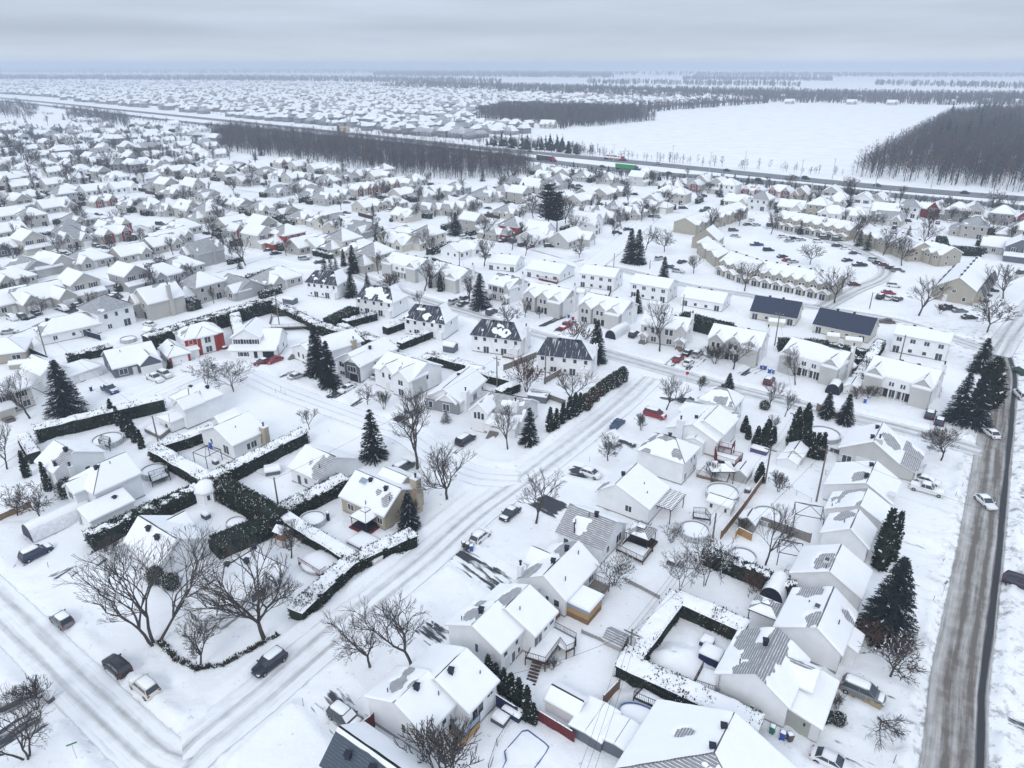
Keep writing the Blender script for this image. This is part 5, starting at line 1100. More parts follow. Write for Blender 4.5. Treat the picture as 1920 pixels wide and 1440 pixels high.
# --- rows of semis, rear sides
def semi_rear(label,short,pL,pR,seed,ks,depth=8.5,ze=5.1,zr=8.0,roof='shingle_dark',chim=True):
 h=T(label,short,pL,pR,depth,'w',roof);W_=h.w;r=(0,W_,0,depth);h.block(seed,r=r,ze=ze,zr=zr,h0=1.2,h1=3.4,k=ks,scour=.2,th=.15);r2=(W_*.3,W_*.62,-.6,.02)
 h.wins('f',r,[(.09,3.6,.9,1.0),(.27,3.6,.8,1.0),(.5,3.6,.8,1.0),(.70,3.6,.8,1.0),(.9,3.6,.8,1.0),(.14,1.0,.6,.7),(.3,.2,1.5,1.9),(.52,1.1,.6,.7),(.66,.2,1.5,1.9),(.88,.7,1.3,1.4)]);h.wins('r',r,[(.5,3.5,.6,.9)])
 h.block(seed+1,ax='y',r=(W_*.82,W_*.96,-1.0,.05),ze=2.5,zr=3.1,k=1.3,fd=0,ov=.15);h.block(seed+3,ax='y',r=(W_*.45,W_*.8,depth-4,depth+1.2),ze=ze,zr=zr-.3,k=1.2,ov=.2)
 if chim:h.chimney(W_+.3,depth*.42,.9,1.5,7.6,COL['w'])
 h.vent(W_*.35,depth*.5-.3,zr-.2).vent(W_*.68,depth*.5-.4,zr-.2).done();return h
semi_rear('white semi with streaky dark roof and mixed snow patches, beside hedges','streaky-roofed semi beside hedge',(669,587),(738,598),321,(.1,1,.8,1.3),chim=False)
semi_rear('white semi with black and white banded roof above snowy hedges','banded-roof semi above hedges',(760,628),(834,639),331,(-.2,1,-.4,1.3),chim=False)
semi_rear('white semi with half-bare black roof, white chimney and side sunroom','semi with chimney and side sunroom',(885,660),(976,672),341,(-.35,1,.2,1.3))
semi_rear('white semi with nearly bare dark roof nearest the crossroads','dark-roofed semi nearest crossroads',(1008,699),(1107,710),351,(-.9,.6,.0,.9))
semi_rear('white hipped semi with grey roof behind tangled brown shrubs','grey-roofed semi behind brown shrubs',(577,556),(634,563),361,(-.4,.6,.3,1.2),chim=False)
# --- rows of semis, fronts
def semi_front(label,short,pL,pR,seed,kind,depth=9,wall='k',ks=1.1,roof='shingle_mid',side='w'):
 h=T(label,short,pL,pR,depth,wall,roof);W_=h.w;ze,zr=5.4,7.6;h.block(seed,r=(0,W_,0,depth),ze=ze,zr=zr,k=ks);r=(0,W_,0,depth)
 for x0,x1 in((-.05,-.02),(W_+.02,W_+.05)):m=MB();m.box(x0,x1,.02,depth-.02,-.2,ze);h.extra('side_cladding',m,['siding'],col=COL['w'])
 if kind=='wings':
  for i,(a,b)in enumerate(((0,W_*.27),(W_*.73,W_))):
   q=(a,b,-1.3,4);h.block(seed+1+i,ax='y',r=q,ze=ze,zr=ze+1.7,k=1.1);h.wins('f',q,[(.5,3.3,1.7,1.4),(.5,.8,1.7,1.4)])
   h.block(seed+4+i,r=(a-.1,b+.1,-1.75,-1.28),ze=4.9,zr=5.25,shed=True,k=1.3,fd=0,ov=.1)
  m=MB();m.box(W_*.27,W_*.73,-.9,-.02,2.6,5.3);h.extra('upper_bay',m,['siding'],col=COL['w']);h.wins('f',(W_*.27,W_*.73,-.92,4),[(.28,3.4,.5,1.0),(.36,3.4,.5,1.0),(.66,3.4,.5,1.0),(.74,3.4,.5,1.0)]);h.wins('f',(W_*.27,W_*.73,-.03,4),[(.15,.2,.9,2.0,'dark'),(.36,.4,1.5,1.8),(.66,.4,1.5,1.8),(.88,.2,.9,2.0,'dark')])
  m=MB();[m.box(x-.1,x+.1,-.85,-.65,-.2,2.6)for x in(W_*.4,W_*.5,W_*.6)];h.extra('porch_posts',m,['white_trim'])
 elif kind=='triple':
  for i in range(3):
   a,b=W_*(.02+.327*i),W_*(.32+.327*i);q=(a,b,-1.2 if i!=1 else-.5,4.2);h.block(seed+1+i,ax='y',r=q,ze=ze-.2,zr=ze+1.5,k=1.2);h.wins('f',q,[(.35,3.3,.8,1.3),(.68,3.3,.8,1.3)])
   if i!=1:h.wins('f',q,[(.5,.6,1.9,1.6)])
   else:h.wins('f',q,[(.2,.1,1.1,2.1,'dark'),(.5,.4,.8,1.7),(.8,.1,1.1,2.1,'dark')])
  h.block(seed+6,r=(W_*.67,W_*.99,-1.8,-1.18),ze=4.7,zr=5.1,shed=True,k=1.4,fd=0,ov=.1)
 elif kind=='porch':
  h.wins('f',r,[(.1,3.5,.8,1.1),(.27,3.2,.9,1.6),(.38,3.2,.9,1.6),(.58,3.2,.9,1.6),(.68,3.2,.9,1.6),(.9,3.5,.7,1.0),(.3,.7,1.4,1.5),(.65,.7,1.4,1.5),(.08,.1,.9,2.0,'door'),(.92,.1,.9,2.0,'door')])
  for i,(a,b)in enumerate(((0,W_*.17),(W_*.82,W_))):
   h.block(seed+1+i,ax='y',r=(a,b,-1.5,.03),ze=2.6,zr=3.4,k=1.3,fd=0,zb=2.4);m=MB();[m.box(x-.08,x+.08,-1.4,-1.24,-.2,2.6)for x in(a+.15,b-.15)];h.extra('porch_posts',m,['white_trim']);m=MB();m.box(a,b,-1.5,-.02,-.2,.7);[m.box(a+.2,b-.2,-1.5-.35*(k+1),-1.5-.35*k,-.2,.55-.17*k)for k in range(3)];h.extra('steps',m,['grey_wood'])
  h.block(seed+5,ax='y',r=(W_*.8,W_,-.4,4),ze=ze,zr=ze+1.4,k=1.2)
 h.wins('r',(0,W_+.05,0,depth),[(.5,3.5,.6,.9)]);h.vent(W_*.4,depth*.55,zr-.2).vent(W_*.66,depth*.55,zr-.2);h.chimney(W_+.1,depth*.7,.8,.8,zr+.9,COL['w']).done();return h
semi_front('grey double-fronted semi with porches and columns beside the white arch shelter','porched semi beside arch shelter',(1200,641),(1283,655),371,'porch',7.5)
semi_front('grey brick semi with triple zigzag gables behind two bare trees','zigzag-gabled semi by parked red car',(1325,667),(1420,686),381,'triple',8.5)
semi_front('grey brick semi with two gabled wings and patchy bare roof','winged semi with patchy roof',(1463,695),(1568,725),391,'wings',9,ks=(.75,1,1,1))
semi_front('grey brick semi with two gabled wings, fully snow-roofed, near the spruces','winged semi near spruce cluster',(1618,734),(1739,766),401,'wings',9.5,ks=1.3)
semi_front('beige brick semi with three front gables beside dark asphalt parking','three-gabled semi by asphalt parking',(984,580),(1055,596),411,'triple',9,'k',1.3)
semi_front('beige brick semi with three front gables behind the pointed spruce','three-gabled semi behind pointed spruce',(1086,602),(1164,620),421,'triple',9.5,'k',1.25)
semi_front('grey semi with zigzag front gables and two clipped cone cedars','semi with two cone cedars',(803,534),(862,551),431,'triple',9,'k',(.7,1,1,1))
semi_front('grey turreted semi with blue-trimmed gable half hidden by a bare tree','semi half hidden by bare tree',(724,516),(785,530),441,'wings',9,'k',1.1)
semi_front('white and grey semi with lean-to porch beside the broad blue spruce','semi beside broad blue spruce',(916,561),(955,571),451,'porch',9.5,'k',(.6,1,1,1))
def long_white(label,short,pL,pR,seed,ze,zr,depth=9,wall='w',roof='shingle_grey',ks=1.3,cols=4,**kw):
 h=T(label,short,pL,pR,depth,wall,roof);W_=h.w;r=(0,W_,0,depth);h.block(seed,r=r,ze=ze,zr=zr,k=ks,**kw)
 up=[(f,ze-1.8,1.2,1.1)for f in np.linspace(.12,.88,cols)]if ze>4 else[]
 h.wins('f',r,up+[(.1,.2,1.5,1.9),(.36,.9,.9,.9),(.62,.9,.9,.9),(.88,.2,1.5,1.9)]);h.wins('r',r,[(.35,1.3,.6,1.2),(.65,1.3,.6,1.2)]if ze<4 else[(.3,3.3,.7,1.0),(.7,3.3,.7,1.0),(.5,.9,.7,1.0)]);h.vent(W_*.3,depth*.55,zr-.1).vent(W_*.6,depth*.55,zr-.1).done();return h
long_white('long white low bungalow semi behind its dark red deck','long bungalow behind dark red deck',(986,520),(1048,531),461,3.3,5.4,11)
long_white('white two-storey semi seen from behind with many dark deck posts','white semi with deck posts',(1086,539),(1150,548),465,5.2,7.0,9)
long_white('white two-storey semi seen from behind next to small pointed spruce','white semi next to small spruce',(1180,558),(1250,570),469,5.2,7.0,9)
long_white('white low semi with snow-filled roof behind dark conifer hedge','low semi behind conifer hedge',(1276,574),(1352,587),473,3.2,5.2,9)
long_white('white bungalow semi behind cedar hedge at the bare poplars','bungalow semi at bare poplars',(916,507),(966,512),477,3.2,5.2,10)
long_white('cream house with bare navy roof and white garden tents, left of two','left navy-roofed house',(1406,599),(1490,613),481,2.9,6.4,9,'c','shingle_navy',(-2,-1,1,1))
long_white('cream house with bare navy roof and lean-to sheds, right of two','right navy-roofed house',(1523,624),(1626,646),485,2.9,6.4,9,'c','shingle_navy',(-2,-1,1,1))
long_white('white two-storey box house with low roof and dark pergola patio','box house with dark pergola',(1668,660),(1770,680),489,5.3,6.5,9.5,ks=(1.0,1,1,1))
# ------------------------------------------------------------------ houses further off, copied from a dozen kinds
def mproto(kind,v):
 h=House('',None,0,0,0,'b','shingle_grey' if v!=2 else 'shingle_mid',proto_=True,name='house_%s%d'%(kind,v),fd=False);sd=hash_(kind)+v*31;K=(1.15,.75,.45)[v];g=.65
 kk=lambda a=0:((1.1,.55,-.5)[v]+a,1.1,(-.1,-.45,-.8)[v],1.2)
 B=lambda s,**q:h.block(sd+s,g=g,fd=0,**q)
 if kind=='bung':
  r=(-5.5,5.5,-4.5,4.5);B(0,r=r,ze=3.1,zr=5.7,k=kk());B(1,ax='y',r=(1.5,5.2,-5.6,0),ze=3.1,zr=4.9,k=1.1);h.wins('f',r,[(.12,1.2,1.3,1.2),(.38,1.2,.9,1.2),(.55,.1,.9,2.0,'door')]);h.wins('f',(1.5,5.2,-5.6,0),[(.5,1.1,1.7,1.3)]);h.wins('l',r,[(.4,1.3,.8,1),(.75,1.3,.8,1)])
 elif kind=='hip':
  r=(-6,6,-4.7,4.7);B(0,r=r,ze=3.0,zr=5.9,h0=4.2,h1=4.2,k=kk());B(1,ax='y',r=(-4.8,-1,-5.7,0),ze=3.0,zr=4.8,k=1);h.wins('f',r,[(.5,.1,.9,2.0,'door'),(.7,1.1,1.2,1.2),(.9,1.1,.9,1.1)]);h.wins('f',(-4.8,-1,-5.7,0),[(.5,1.0,1.8,1.4)]);h.wins('l',r,[(.4,1.2,.8,1),(.7,1.2,.8,1)])
 elif kind=='two':
  r=(-4.2,3.6,-4.5,4.5);B(0,ax='y',r=r,ze=5.3,zr=7.9,k=kk());q=(3.61,7.6,-3.4,3);B(1,ax='x',r=q,ze=2.9,zr=4.6,h1=2,k=1.1);B(2,r=(-4.2,3.8,-6.0,-4.48),ze=2.5,zr=3.2,shed=True,k=1.2);h.wins('f',r,[(.27,3.5,1.3,1.3,'shutter'),(.73,3.5,1.3,1.3,'shutter'),(.25,.7,1.5,1.5),(.6,.1,.9,2.0,'dark')]);h.wins('f',q,[(.5,.1,2.7,2.1,'garage')]);h.wins('l',r,[(.5,3.5,.6,1),(.5,1,.6,1)])
 elif kind=='twohip':
  r=(-4.6,4.4,-4.5,4.5);B(0,r=r,ze=5.3,zr=8.0,h0=3.9,h1=3.9,k=kk());q=(-8.4,-4.61,-3.2,3.4);B(1,r=q,ze=2.9,zr=4.9,h0=2.8,k=kk());h.wins('f',r,[(.2,3.5,.9,1.1),(.5,3.5,.7,1.1),(.8,3.5,.9,1.1),(.25,.8,1.0,1.1),(.75,.2,1.7,1.9)]);h.wins('f',q,[(.5,.9,.9,1.0)]);h.wins('l',r,[(.5,3.5,.7,1.1)])
 elif kind=='cott':
  r=(-5,5,-4.5,4.5);B(0,r=r,ze=3.9,zr=8.0,h0=4.2,h1=4.2,k=kk());B(1,ax='y',r=(-4.4,-1.2,-5.2,0),ze=3.9,zr=6.2,k=.9);B(2,ax='y',r=(1.2,4.9,-6.4,0),ze=3.2,zr=5.4,k=1.1);h.wins('f',(-4.4,-1.2,-5.2,0),[(.5,2.6,1.0,1.5),(.5,.6,1.4,1.3)]);h.wins('f',(1.2,4.9,-6.4,0),[(.5,.1,2.7,2.1,'garage'),(.5,3.0,.7,.9)]);h.wins('f',r,[(.5,.1,1.0,2.1,'dark')]);h.wins('l',r,[(.4,1.2,.8,1.2),(.7,1.2,.8,1.2)])
 elif kind=='ell':
  r=(-6,6,-3.6,4.6);B(0,r=r,ze=3.1,zr=6.0,k=kk());q=(1.6,6,-7.6,0);B(1,ax='y',r=q,ze=3.1,zr=5.2,k=(1,K,1,1));h.wins('f',q,[(.5,.1,2.9,2.1,'garage')]);h.wins('f',r,[(.12,1,1.4,1.3),(.35,1.0,1.2,1.3),(.55,.1,.9,2.0,'door')]);h.wins('l',r,[(.5,1.2,.9,1)]);h.wins('l',q,[(.4,1.2,.8,1)])
 elif kind=='gab':
  r=(-4,4,-5,5);B(0,ax='y',r=r,ze=5.0,zr=8.2,k=kk());B(1,ax='y',r=(-3.9,-.4,-6,-1),ze=4.6,zr=6.6,k=1);h.wins('f',(-3.9,-.4,-6,-1),[(.5,3.0,1.2,1.4),(.5,.6,1.5,1.5)]);h.wins('f',r,[(.68,3.3,1.0,1.2),(.68,.1,1.0,2.1,'dark')]);h.wins('l',r,[(.35,1.2,.7,1),(.7,3.4,.7,1)]);h.chimney(4.1,1,.8,1,8.6,(.5,.5,.5))
 elif kind=='brick2':
  r=(-5.6,5.6,-4,4.5);B(0,r=r,ze=3.4,zr=6.2,h0=3.2,h1=3.2,k=kk());
  for j,(a,b)in enumerate(((-5.3,-1.5),(1.5,5.3))):
   q=(a,b,-5.2,1);B(1+j,ax='y',r=q,ze=4.0,zr=6.0,k=1.1);h.extra('brick_panel',redpanel(a-.02,b+.02,0,4.0,-5.21),['brick'],col=(.23,.06,.05));h.wins('f',(a,b,-5.28,1),[(.5,2.2,1.5,1.3),(.5,.3,1.7,1.4)])
  h.wins('f',r,[(.5,.1,.9,2.0,'door')]);h.wins('l',r,[(.5,1.2,.8,1)])
 h.done();return h.root
def hash_(s):return sum(ord(c)*(i+3)for i,c in enumerate(s))%997
KINDS_=dict(a='bung',h='hip',t='two',T='twohip',c='cott',l='ell',g='gab',r='brick2')
MP={}
ROOFW=dict(a='gabled bungalow',h='hipped bungalow',t='two-storey house with porch and garage',T='two-storey hipped house',c='steep-hipped cottage',l='L-shaped bungalow',g='tall gable-fronted house',r='red-brick-fronted twin-gabled house')
COLW=dict(w='white',W='white',b='beige',g='grey',G='dark grey',c='cream',k='pale grey',r='red',d='dark',B='tan')
MIDH=[]
def mid(x,y,kind,ax,colr,v=None,sc_=1.0,short=None,name='house',z=2.2,extra=''):
 rn=random.Random(int(x*13+y*7));v=max(v or 0,rn.choice((0,1,1,2))if ax=='B' else rn.choice((0,0,1)))
 if(kind,v)not in MP:MP[(kind,v)]=mproto(KINDS_[kind],v)
 b=P(x,y,z);yaw={'A':55,'B':-35,'C':0,'D':20,'E':-60,'F':90}[ax]+rn.uniform(-3,3)
 cw=COL[colr];kf=rn.uniform(.82,1.05);cw=tuple(c*kf for c in cw)
 d=('%s %s%s'%(COLW[colr],ROOFW[kind],extra))
 o=place(MP[(kind,v)],'house',(b.x,b.y,0),R(yaw),sc_*rn.uniform(1.06,1.18),d,'house','snow-roofed suburban houses',(x,y),None,{'wall':cw,'chimney':cw})
 if short:LAND.append((short,(x,y),o))
 MIDH.append((b.x,b.y,R(yaw),x,y));return o
MID='''204 597 T A w2|301 576 g B b1|154 545 t A b0|246 528 t A g1|300 517 h A g0|74 562 l A b0|10 572 l A b0|58 506 a B g2|99 497 l B k0|18 523 h A b0|165 489 h A b1|244 477 a A b0|302 460 a A b0|60 462 t A b0|12 465 h A d0|133 452 c A b2|209 443 r A b0|337 502 h A g1|384 484 g B g2|380 548 T A k1|451 541 a B g2|518 525 h A b1|541 452 T A r0|572 462 l A b0|600 460 a A k0|646 462 T A c1|488 452 t A k1|706 490 T A b0|677 470 h A b0|753 456 a B c0|805 452 T A c1|862 470 a A w0
21 304 a A w0|45 318 h A w0|81 309 h A k0|101 323 a A k0|131 308 a B k0|151 320 h A w0|184 305 a A w0|10 337 h A b0|45 331 a A k0|38 350 a A b0|101 346 a A k0|139 336 h A g0|191 330 t A b0|217 334 h A w0|174 359 a A w0|229 354 a A w0|123 359 h A b0|297 318 t A b0|312 322 h A b0|280 335 a A w0|302 350 T A b2
40 385 t A b0|55 370 h A b0|121 373 T A g0|103 390 l A g0|191 380 r A b0|254 385 h A b0|285 393 c A b1|312 394 h A k0|63 415 T A b1|151 413 h A b1|209 430 r A c0|136 441 c A b2|13 436 a A b0|8 380 h A g0|20 405 a A k0
313 321 h A b0|333 322 a A b0|358 327 c A b1|381 325 c A b1|388 307 h A w0|413 311 h A k0|449 315 a B d2|474 318 h A b0|499 325 h A b2|426 330 t A b1|461 340 a A b0|527 330 h A w0|552 335 a A k0|532 308 r A b0|562 312 l A b0|597 317 l A k0|607 342 h A k2|315 355 t A b0|330 362 h A b0|363 357 g A b2|393 370 a B b0|421 379 h A b0|451 385 a B k1|494 393 h A c1|534 400 a B b2|570 408 h A c1|607 415 h A b0|524 360 h A g2|567 352 h A b1|585 367 c A g2|612 375 c A b1|318 395 c A b0|353 400 g A b1|393 406 T A b1|436 423 a A b0|451 433 r A b0|494 432 t A b0|325 446 a A k0|308 453 a A b0|340 430 h A k0
628 319 h A b0|613 342 h A b1|648 335 h A k2|681 330 l A b1|706 331 l A k0|721 326 T A k0|744 345 l A k1|776 340 h A k1|628 367 c A g1|608 373 c A g0|673 358 r A b0|700 354 r A b1|722 350 r A c0|754 365 a A b0|794 368 h A b1|822 360 l A b0|857 355 h A g1|688 388 a A c0|736 383 h A b0|761 405 a B c0|801 395 c A b2|842 393 c A b0|877 383 h A k1|907 368 h A g2|622 420 a A c2|640 430 a A c0|681 433 a B g2|744 446 a A c0|887 423 t A b0
1016 319 h A b0|1041 324 a A b1|1064 326 a A b1|1094 332 h A g0|1139 336 h A b1|1197 340 t A k0|960 352 T A g2|945 368 T A b0|915 370 c A b1|998 358 g A b1|1021 341 g A b1|1049 346 T A g1|1061 373 h A b0|1086 376 a A b0|1102 365 a A b0|1132 364 a A b0|1154 358 h A g2|955 398 h A c1|1001 388 h A k0|928 436 h A b0|966 436 T A r0|1011 443 g A w0|1066 451 l A k0|1099 428 g A w0|1122 410 c A k1|1152 403 c A g1|1187 400 h A b0|1202 388 a A k1|975 372 t A b0|1005 448 a A w0
1213 335 T B k0|1263 350 h B b0|1296 350 r B k0|1318 347 g B k1|1349 354 t B k0|1368 357 T B w0|1414 360 r B w0|1465 362 r B g0|1386 380 a B c0|1427 385 T B w2|1502 372 g B B0|1253 370 T B k0|1275 373 T B b0|1210 390 a B b0|1228 388 t B b0|1485 390 l B k0|1560 370 t B k0
1573 382 c B k1|1536 395 T B B0|1619 385 t B w0|1645 385 g B k0|1657 406 g A b0|1705 398 T B w0|1794 405 T B G1|1824 405 t B k0|1877 411 T B G1|1826 435 T B b0|1876 465 l B k1|1910 477 t B d0|1917 444 T B b0|1563 401 h B w0|1602 405 h B w0|1668 412 a B b0
58 211 a A w0|89 212 h A w0|7 232 a A b0|152 226 h A w0|179 227 a A w0|109 242 h A k0|139 239 c A k0|79 247 h A b0|50 249 h A k0|40 257 a B w0|228 245 h A b0|258 247 c A w0|218 255 t A b0|241 259 h A b0|265 234 a A k0|291 237 h A k0|308 252 h A b0|341 244 a A k0|347 250 h A b0|377 244 h A w0|410 260 a A w0|140 252 a A w0|165 245 a A w0|153 259 h A b0|116 259 a A k0|89 274 t A b0|109 284 h A w0|79 292 a A k0|116 297 a A b0|136 267 h A k0|155 280 a A w0|192 277 h A b0|195 287 t A w0|238 282 t A b0|265 280 a A b0|258 270 a A k0|288 264 h A b1|317 264 a A w0|354 264 a A w0|344 274 a A b0|364 284 T A b0|298 277 h A k0|331 290 a A w0|284 293 a A b0|212 300 h A b0|245 295 h A w0|172 303 t A k0|10 288 a A k0|410 290 a A k0|390 309 h A w0|325 233 a A w0|200 236 h A b0|60 280 a A k0|25 268 h A b0|230 300 h A k0|310 305 h A b0|350 300 h A b0|375 296 a A w0|395 275 a A k0'''
SHORT={(204,597):'navy-streaked two-storey house',(451,541):'grey-roofed gable house',(706,490):'beige house with red front',(541,452):'small red-sided house',(753,456):'cream gabled bungalow',(449,315):'dark-roofed gable house',(761,405):'cream-yellow gable house',(966,436):'red-and-beige house',(1011,443):'white gable house under pines',(1386,380):'pale yellow gable house',(1502,372):'tan front gable house',(1657,406):'big pale gable house',(384,484):'stone twin-gable house',(154,545):'beige shuttered house',(244,477):'long beige bungalow',(63,415):'beige hip house far left',(461,340):'big columned house',(524,360):'grey hip house',(1427,385):'dark-roofed white house',(1876,465):'grey house by right edge',(1005,448):'white house by pines',(101,346):'long grey bungalow far left',(317,264):'far bungalow by spruces',(139,239):'far cottage top left',(928,436):'snow-hipped brick bungalow',(744,446):'cream bungalow by street',(1263,350):'hip house below highway',(1094,332):'dark-windowed hip house',(688,388):'cream windowless gable house',(776,340):'last house before wood',(494,432):'two-storey beige cottage',(285,393):'half-timbered cottage',(1794,405):'dark grey double house',(945,368):'dark-windowed two-storey house',(597,317):'row end by wood',(209,430):'house with round gable',(10,288):'far left edge bungalow',(364,284):'far two-storey box house'}
for rec in MID.replace('\n','|').split('|'):
 x,y,k,ax,cv=rec.split();mid(int(x),int(y),k,ax,cv[0],int(cv[1]),short=SHORT.get((int(x),int(y))))
h=T('dark red house with white round-topped windows and white-framed gables','dark red gabled house',(1735,410),(1757,413),9,(.16,.03,.035),'shingle_mid');W_=h.w;h.block(901,ax='y',r=(0,W_,0,9),ze=5.4,zr=8.6,k=1.2,fd=0);h.block(902,r=(-5,.02,1,8),ze=4.8,zr=7,k=1.2,fd=0);h.wins('f',(0,W_,0,9),[(.32,3.6,1.4,1.8),(.72,3.6,1.4,1.8),(.32,.8,1.4,1.6),(.72,.8,1.4,1.6)]);h.done()
h=T('dark red gabled house at the right edge below the highway','red house at right edge',(1902,428),(1925,432),9,(.20,.04,.045),'shingle_mid');W_=h.w;h.block(905,ax='y',r=(0,W_,0,9),ze=5.4,zr=8.2,k=1.2,fd=0);h.wins('f',(0,W_,0,9),[(.5,3.6,1.6,1.8),(.3,.8,1.2,1.6)]);h.done()
# ------------------------------------------------------------------ row houses round the parking court
def rowhouse(label,short,pL,pR,depth,units,seed,ze=5.0,zr=7.4,colr='B',canopy=True,ends=(0,0),g=.6,roofm='shingle_mid',ks=1.35):
 h=T(label,short,pL,pR,depth,colr,roofm,cat='row house',name='row_house',fd=False);W_=h.w;h.block(seed,r=(0,W_,0,depth),ze=ze,zr=zr,k=ks,g=g,fd=0,h0=ends[0],h1=ends[1]);u=W_/units
 for i in range(units):
  a=i*u;q=(a+.15*u,a+.85*u,-.5,4);h.block(seed+i+1,ax='y',r=q,ze=ze-.1,zr=ze+1.1,k=1.4,g=g,fd=0,ov=.3);h.wins('f',q,[(.3,3.2,.8,.9),(.7,3.2,.8,.9)])
  if canopy:
   c=(a+.08*u,a+.92*u,-2.3,.0);h.block(seed+50+i,ax='y',r=c,ze=2.4,zr=3.5,k=1.4,g=g,fd=0,ov=.3);h.wins('f',c,[(.5,.15,1.9,2.0),(.12,.2,.6,1.9,'door')])
  elif i%2==0:h.wins('f',(a,a+u,-.0,4),[(.5,.2,1.6,2.0)])
  h.vent(a+u*.5,depth*.5,zr)
 h.wins('r',(0,W_,0,depth),[(.3,3.2,.9,1.0),(.65,3.2,.9,1.0),(.3,.9,.9,1.1)]);h.done();return h
rowhouse('tan row house with double zigzag snow canopies facing the lower street','lower zigzag row house',(1408,533),(1556,563),11,7,601)
rowhouse('short tan row house stepping back at the corner of the court','stepped corner row house',(1348,512),(1404,534),9,3,621,ze=4.6,zr=7.8,ks=1.1)
rowhouse('tan row house end with small gables beside the dark green slope','gabled row end by green slope',(1306,474),(1344,504),8,2,631,canopy=False,ze=4.4,zr=6.6)
h=T('long row house running up the slope with many dormer gables','dormered row house',(1262,436),(1362,404),11,'B',cat='row house',name='row_house',fd=False);W_=h.w;h.block(651,r=(0,W_,-11,0),ze=5,zr=7.4,k=1.4,g=.7,fd=0);u=W_/7
for i in range(7):h.block(652+i,ax='y',r=(i*u+.2*u,i*u+.8*u,-11.6,-6),ze=4.9,zr=6.3,k=1.3,g=.7,fd=0);h.wins('f',(i*u,i*u+u,-11.62,0),[(.5,3.2,1.0,1.0),(.5,.3,1.6,1.9)])
h.done()
h=T('row house end with one bare dark green roof slope','bare dark green slope',(1296,466),(1330,470),9,'B','shingle_navy',cat='row house',name='row_house',fd=False);W_=h.w;h.block(661,ax='y',r=(0,W_+3,0,10),ze=4.6,zr=8.6,k=(1.4,-2,1,1),g=.6,fd=0);h.done()
rowhouse('upper row house with zigzag canopies facing the parked cars','upper zigzag row house',(1452,427),(1590,453),11,7,671)
rowhouse('dark-shadowed row house beside the parked cars with leafy corner shrubs','shrubby row house',(1604,454),(1660,478),10,3,691,canopy=False)
rowhouse('row house with steep snowy roof and brown gable above the car line','steep row house above car line',(1655,470),(1700,492),10,3,701,canopy=False,zr=7.8)
rowhouse('row house with front gables behind dark conifer and leafless ivy','row house with ivy gable',(1713,488),(1760,502),10,3,711,canopy=False)
h=T('big tan gable-ended row house with white door and dark dormer stripes','big tan gable-ended row house',(1752,563),(1822,575),34,'B','shingle_dark',cat='row house',name='row_house',fd=False);W_=h.w;r=(0,W_,0,34);h.block(721,ax='y',r=r,ze=5.2,zr=8.6,k=(1.3,1.2,1,1),g=.6,fd=0);h.wins('f',r,[(.1,3.5,.9,1),(.45,3.5,1.0,1),(.75,1.2,.9,1.2),(.25,.3,1.0,2.1,'door')])
for i in range(4):h.block(724+i,r=(W_-.4,W_+2.0,4+i*8,9+i*8),ze=2.8,zr=5.0,k=(-1,-.8,1,1),g=.6,fd=0,ax='y');h.wins('r',(0,W_,4+i*8,9+i*8),[(.5,3.4,1,1)]);h.block(734+i,r=(-2.0,.4,4+i*8,9+i*8),ze=2.8,zr=5.0,k=(-.4,1,1,1),g=.6,fd=0,ax='y')
for i in range(6):h.vent(W_/2,3+i*5.5,8.7)
h.done()
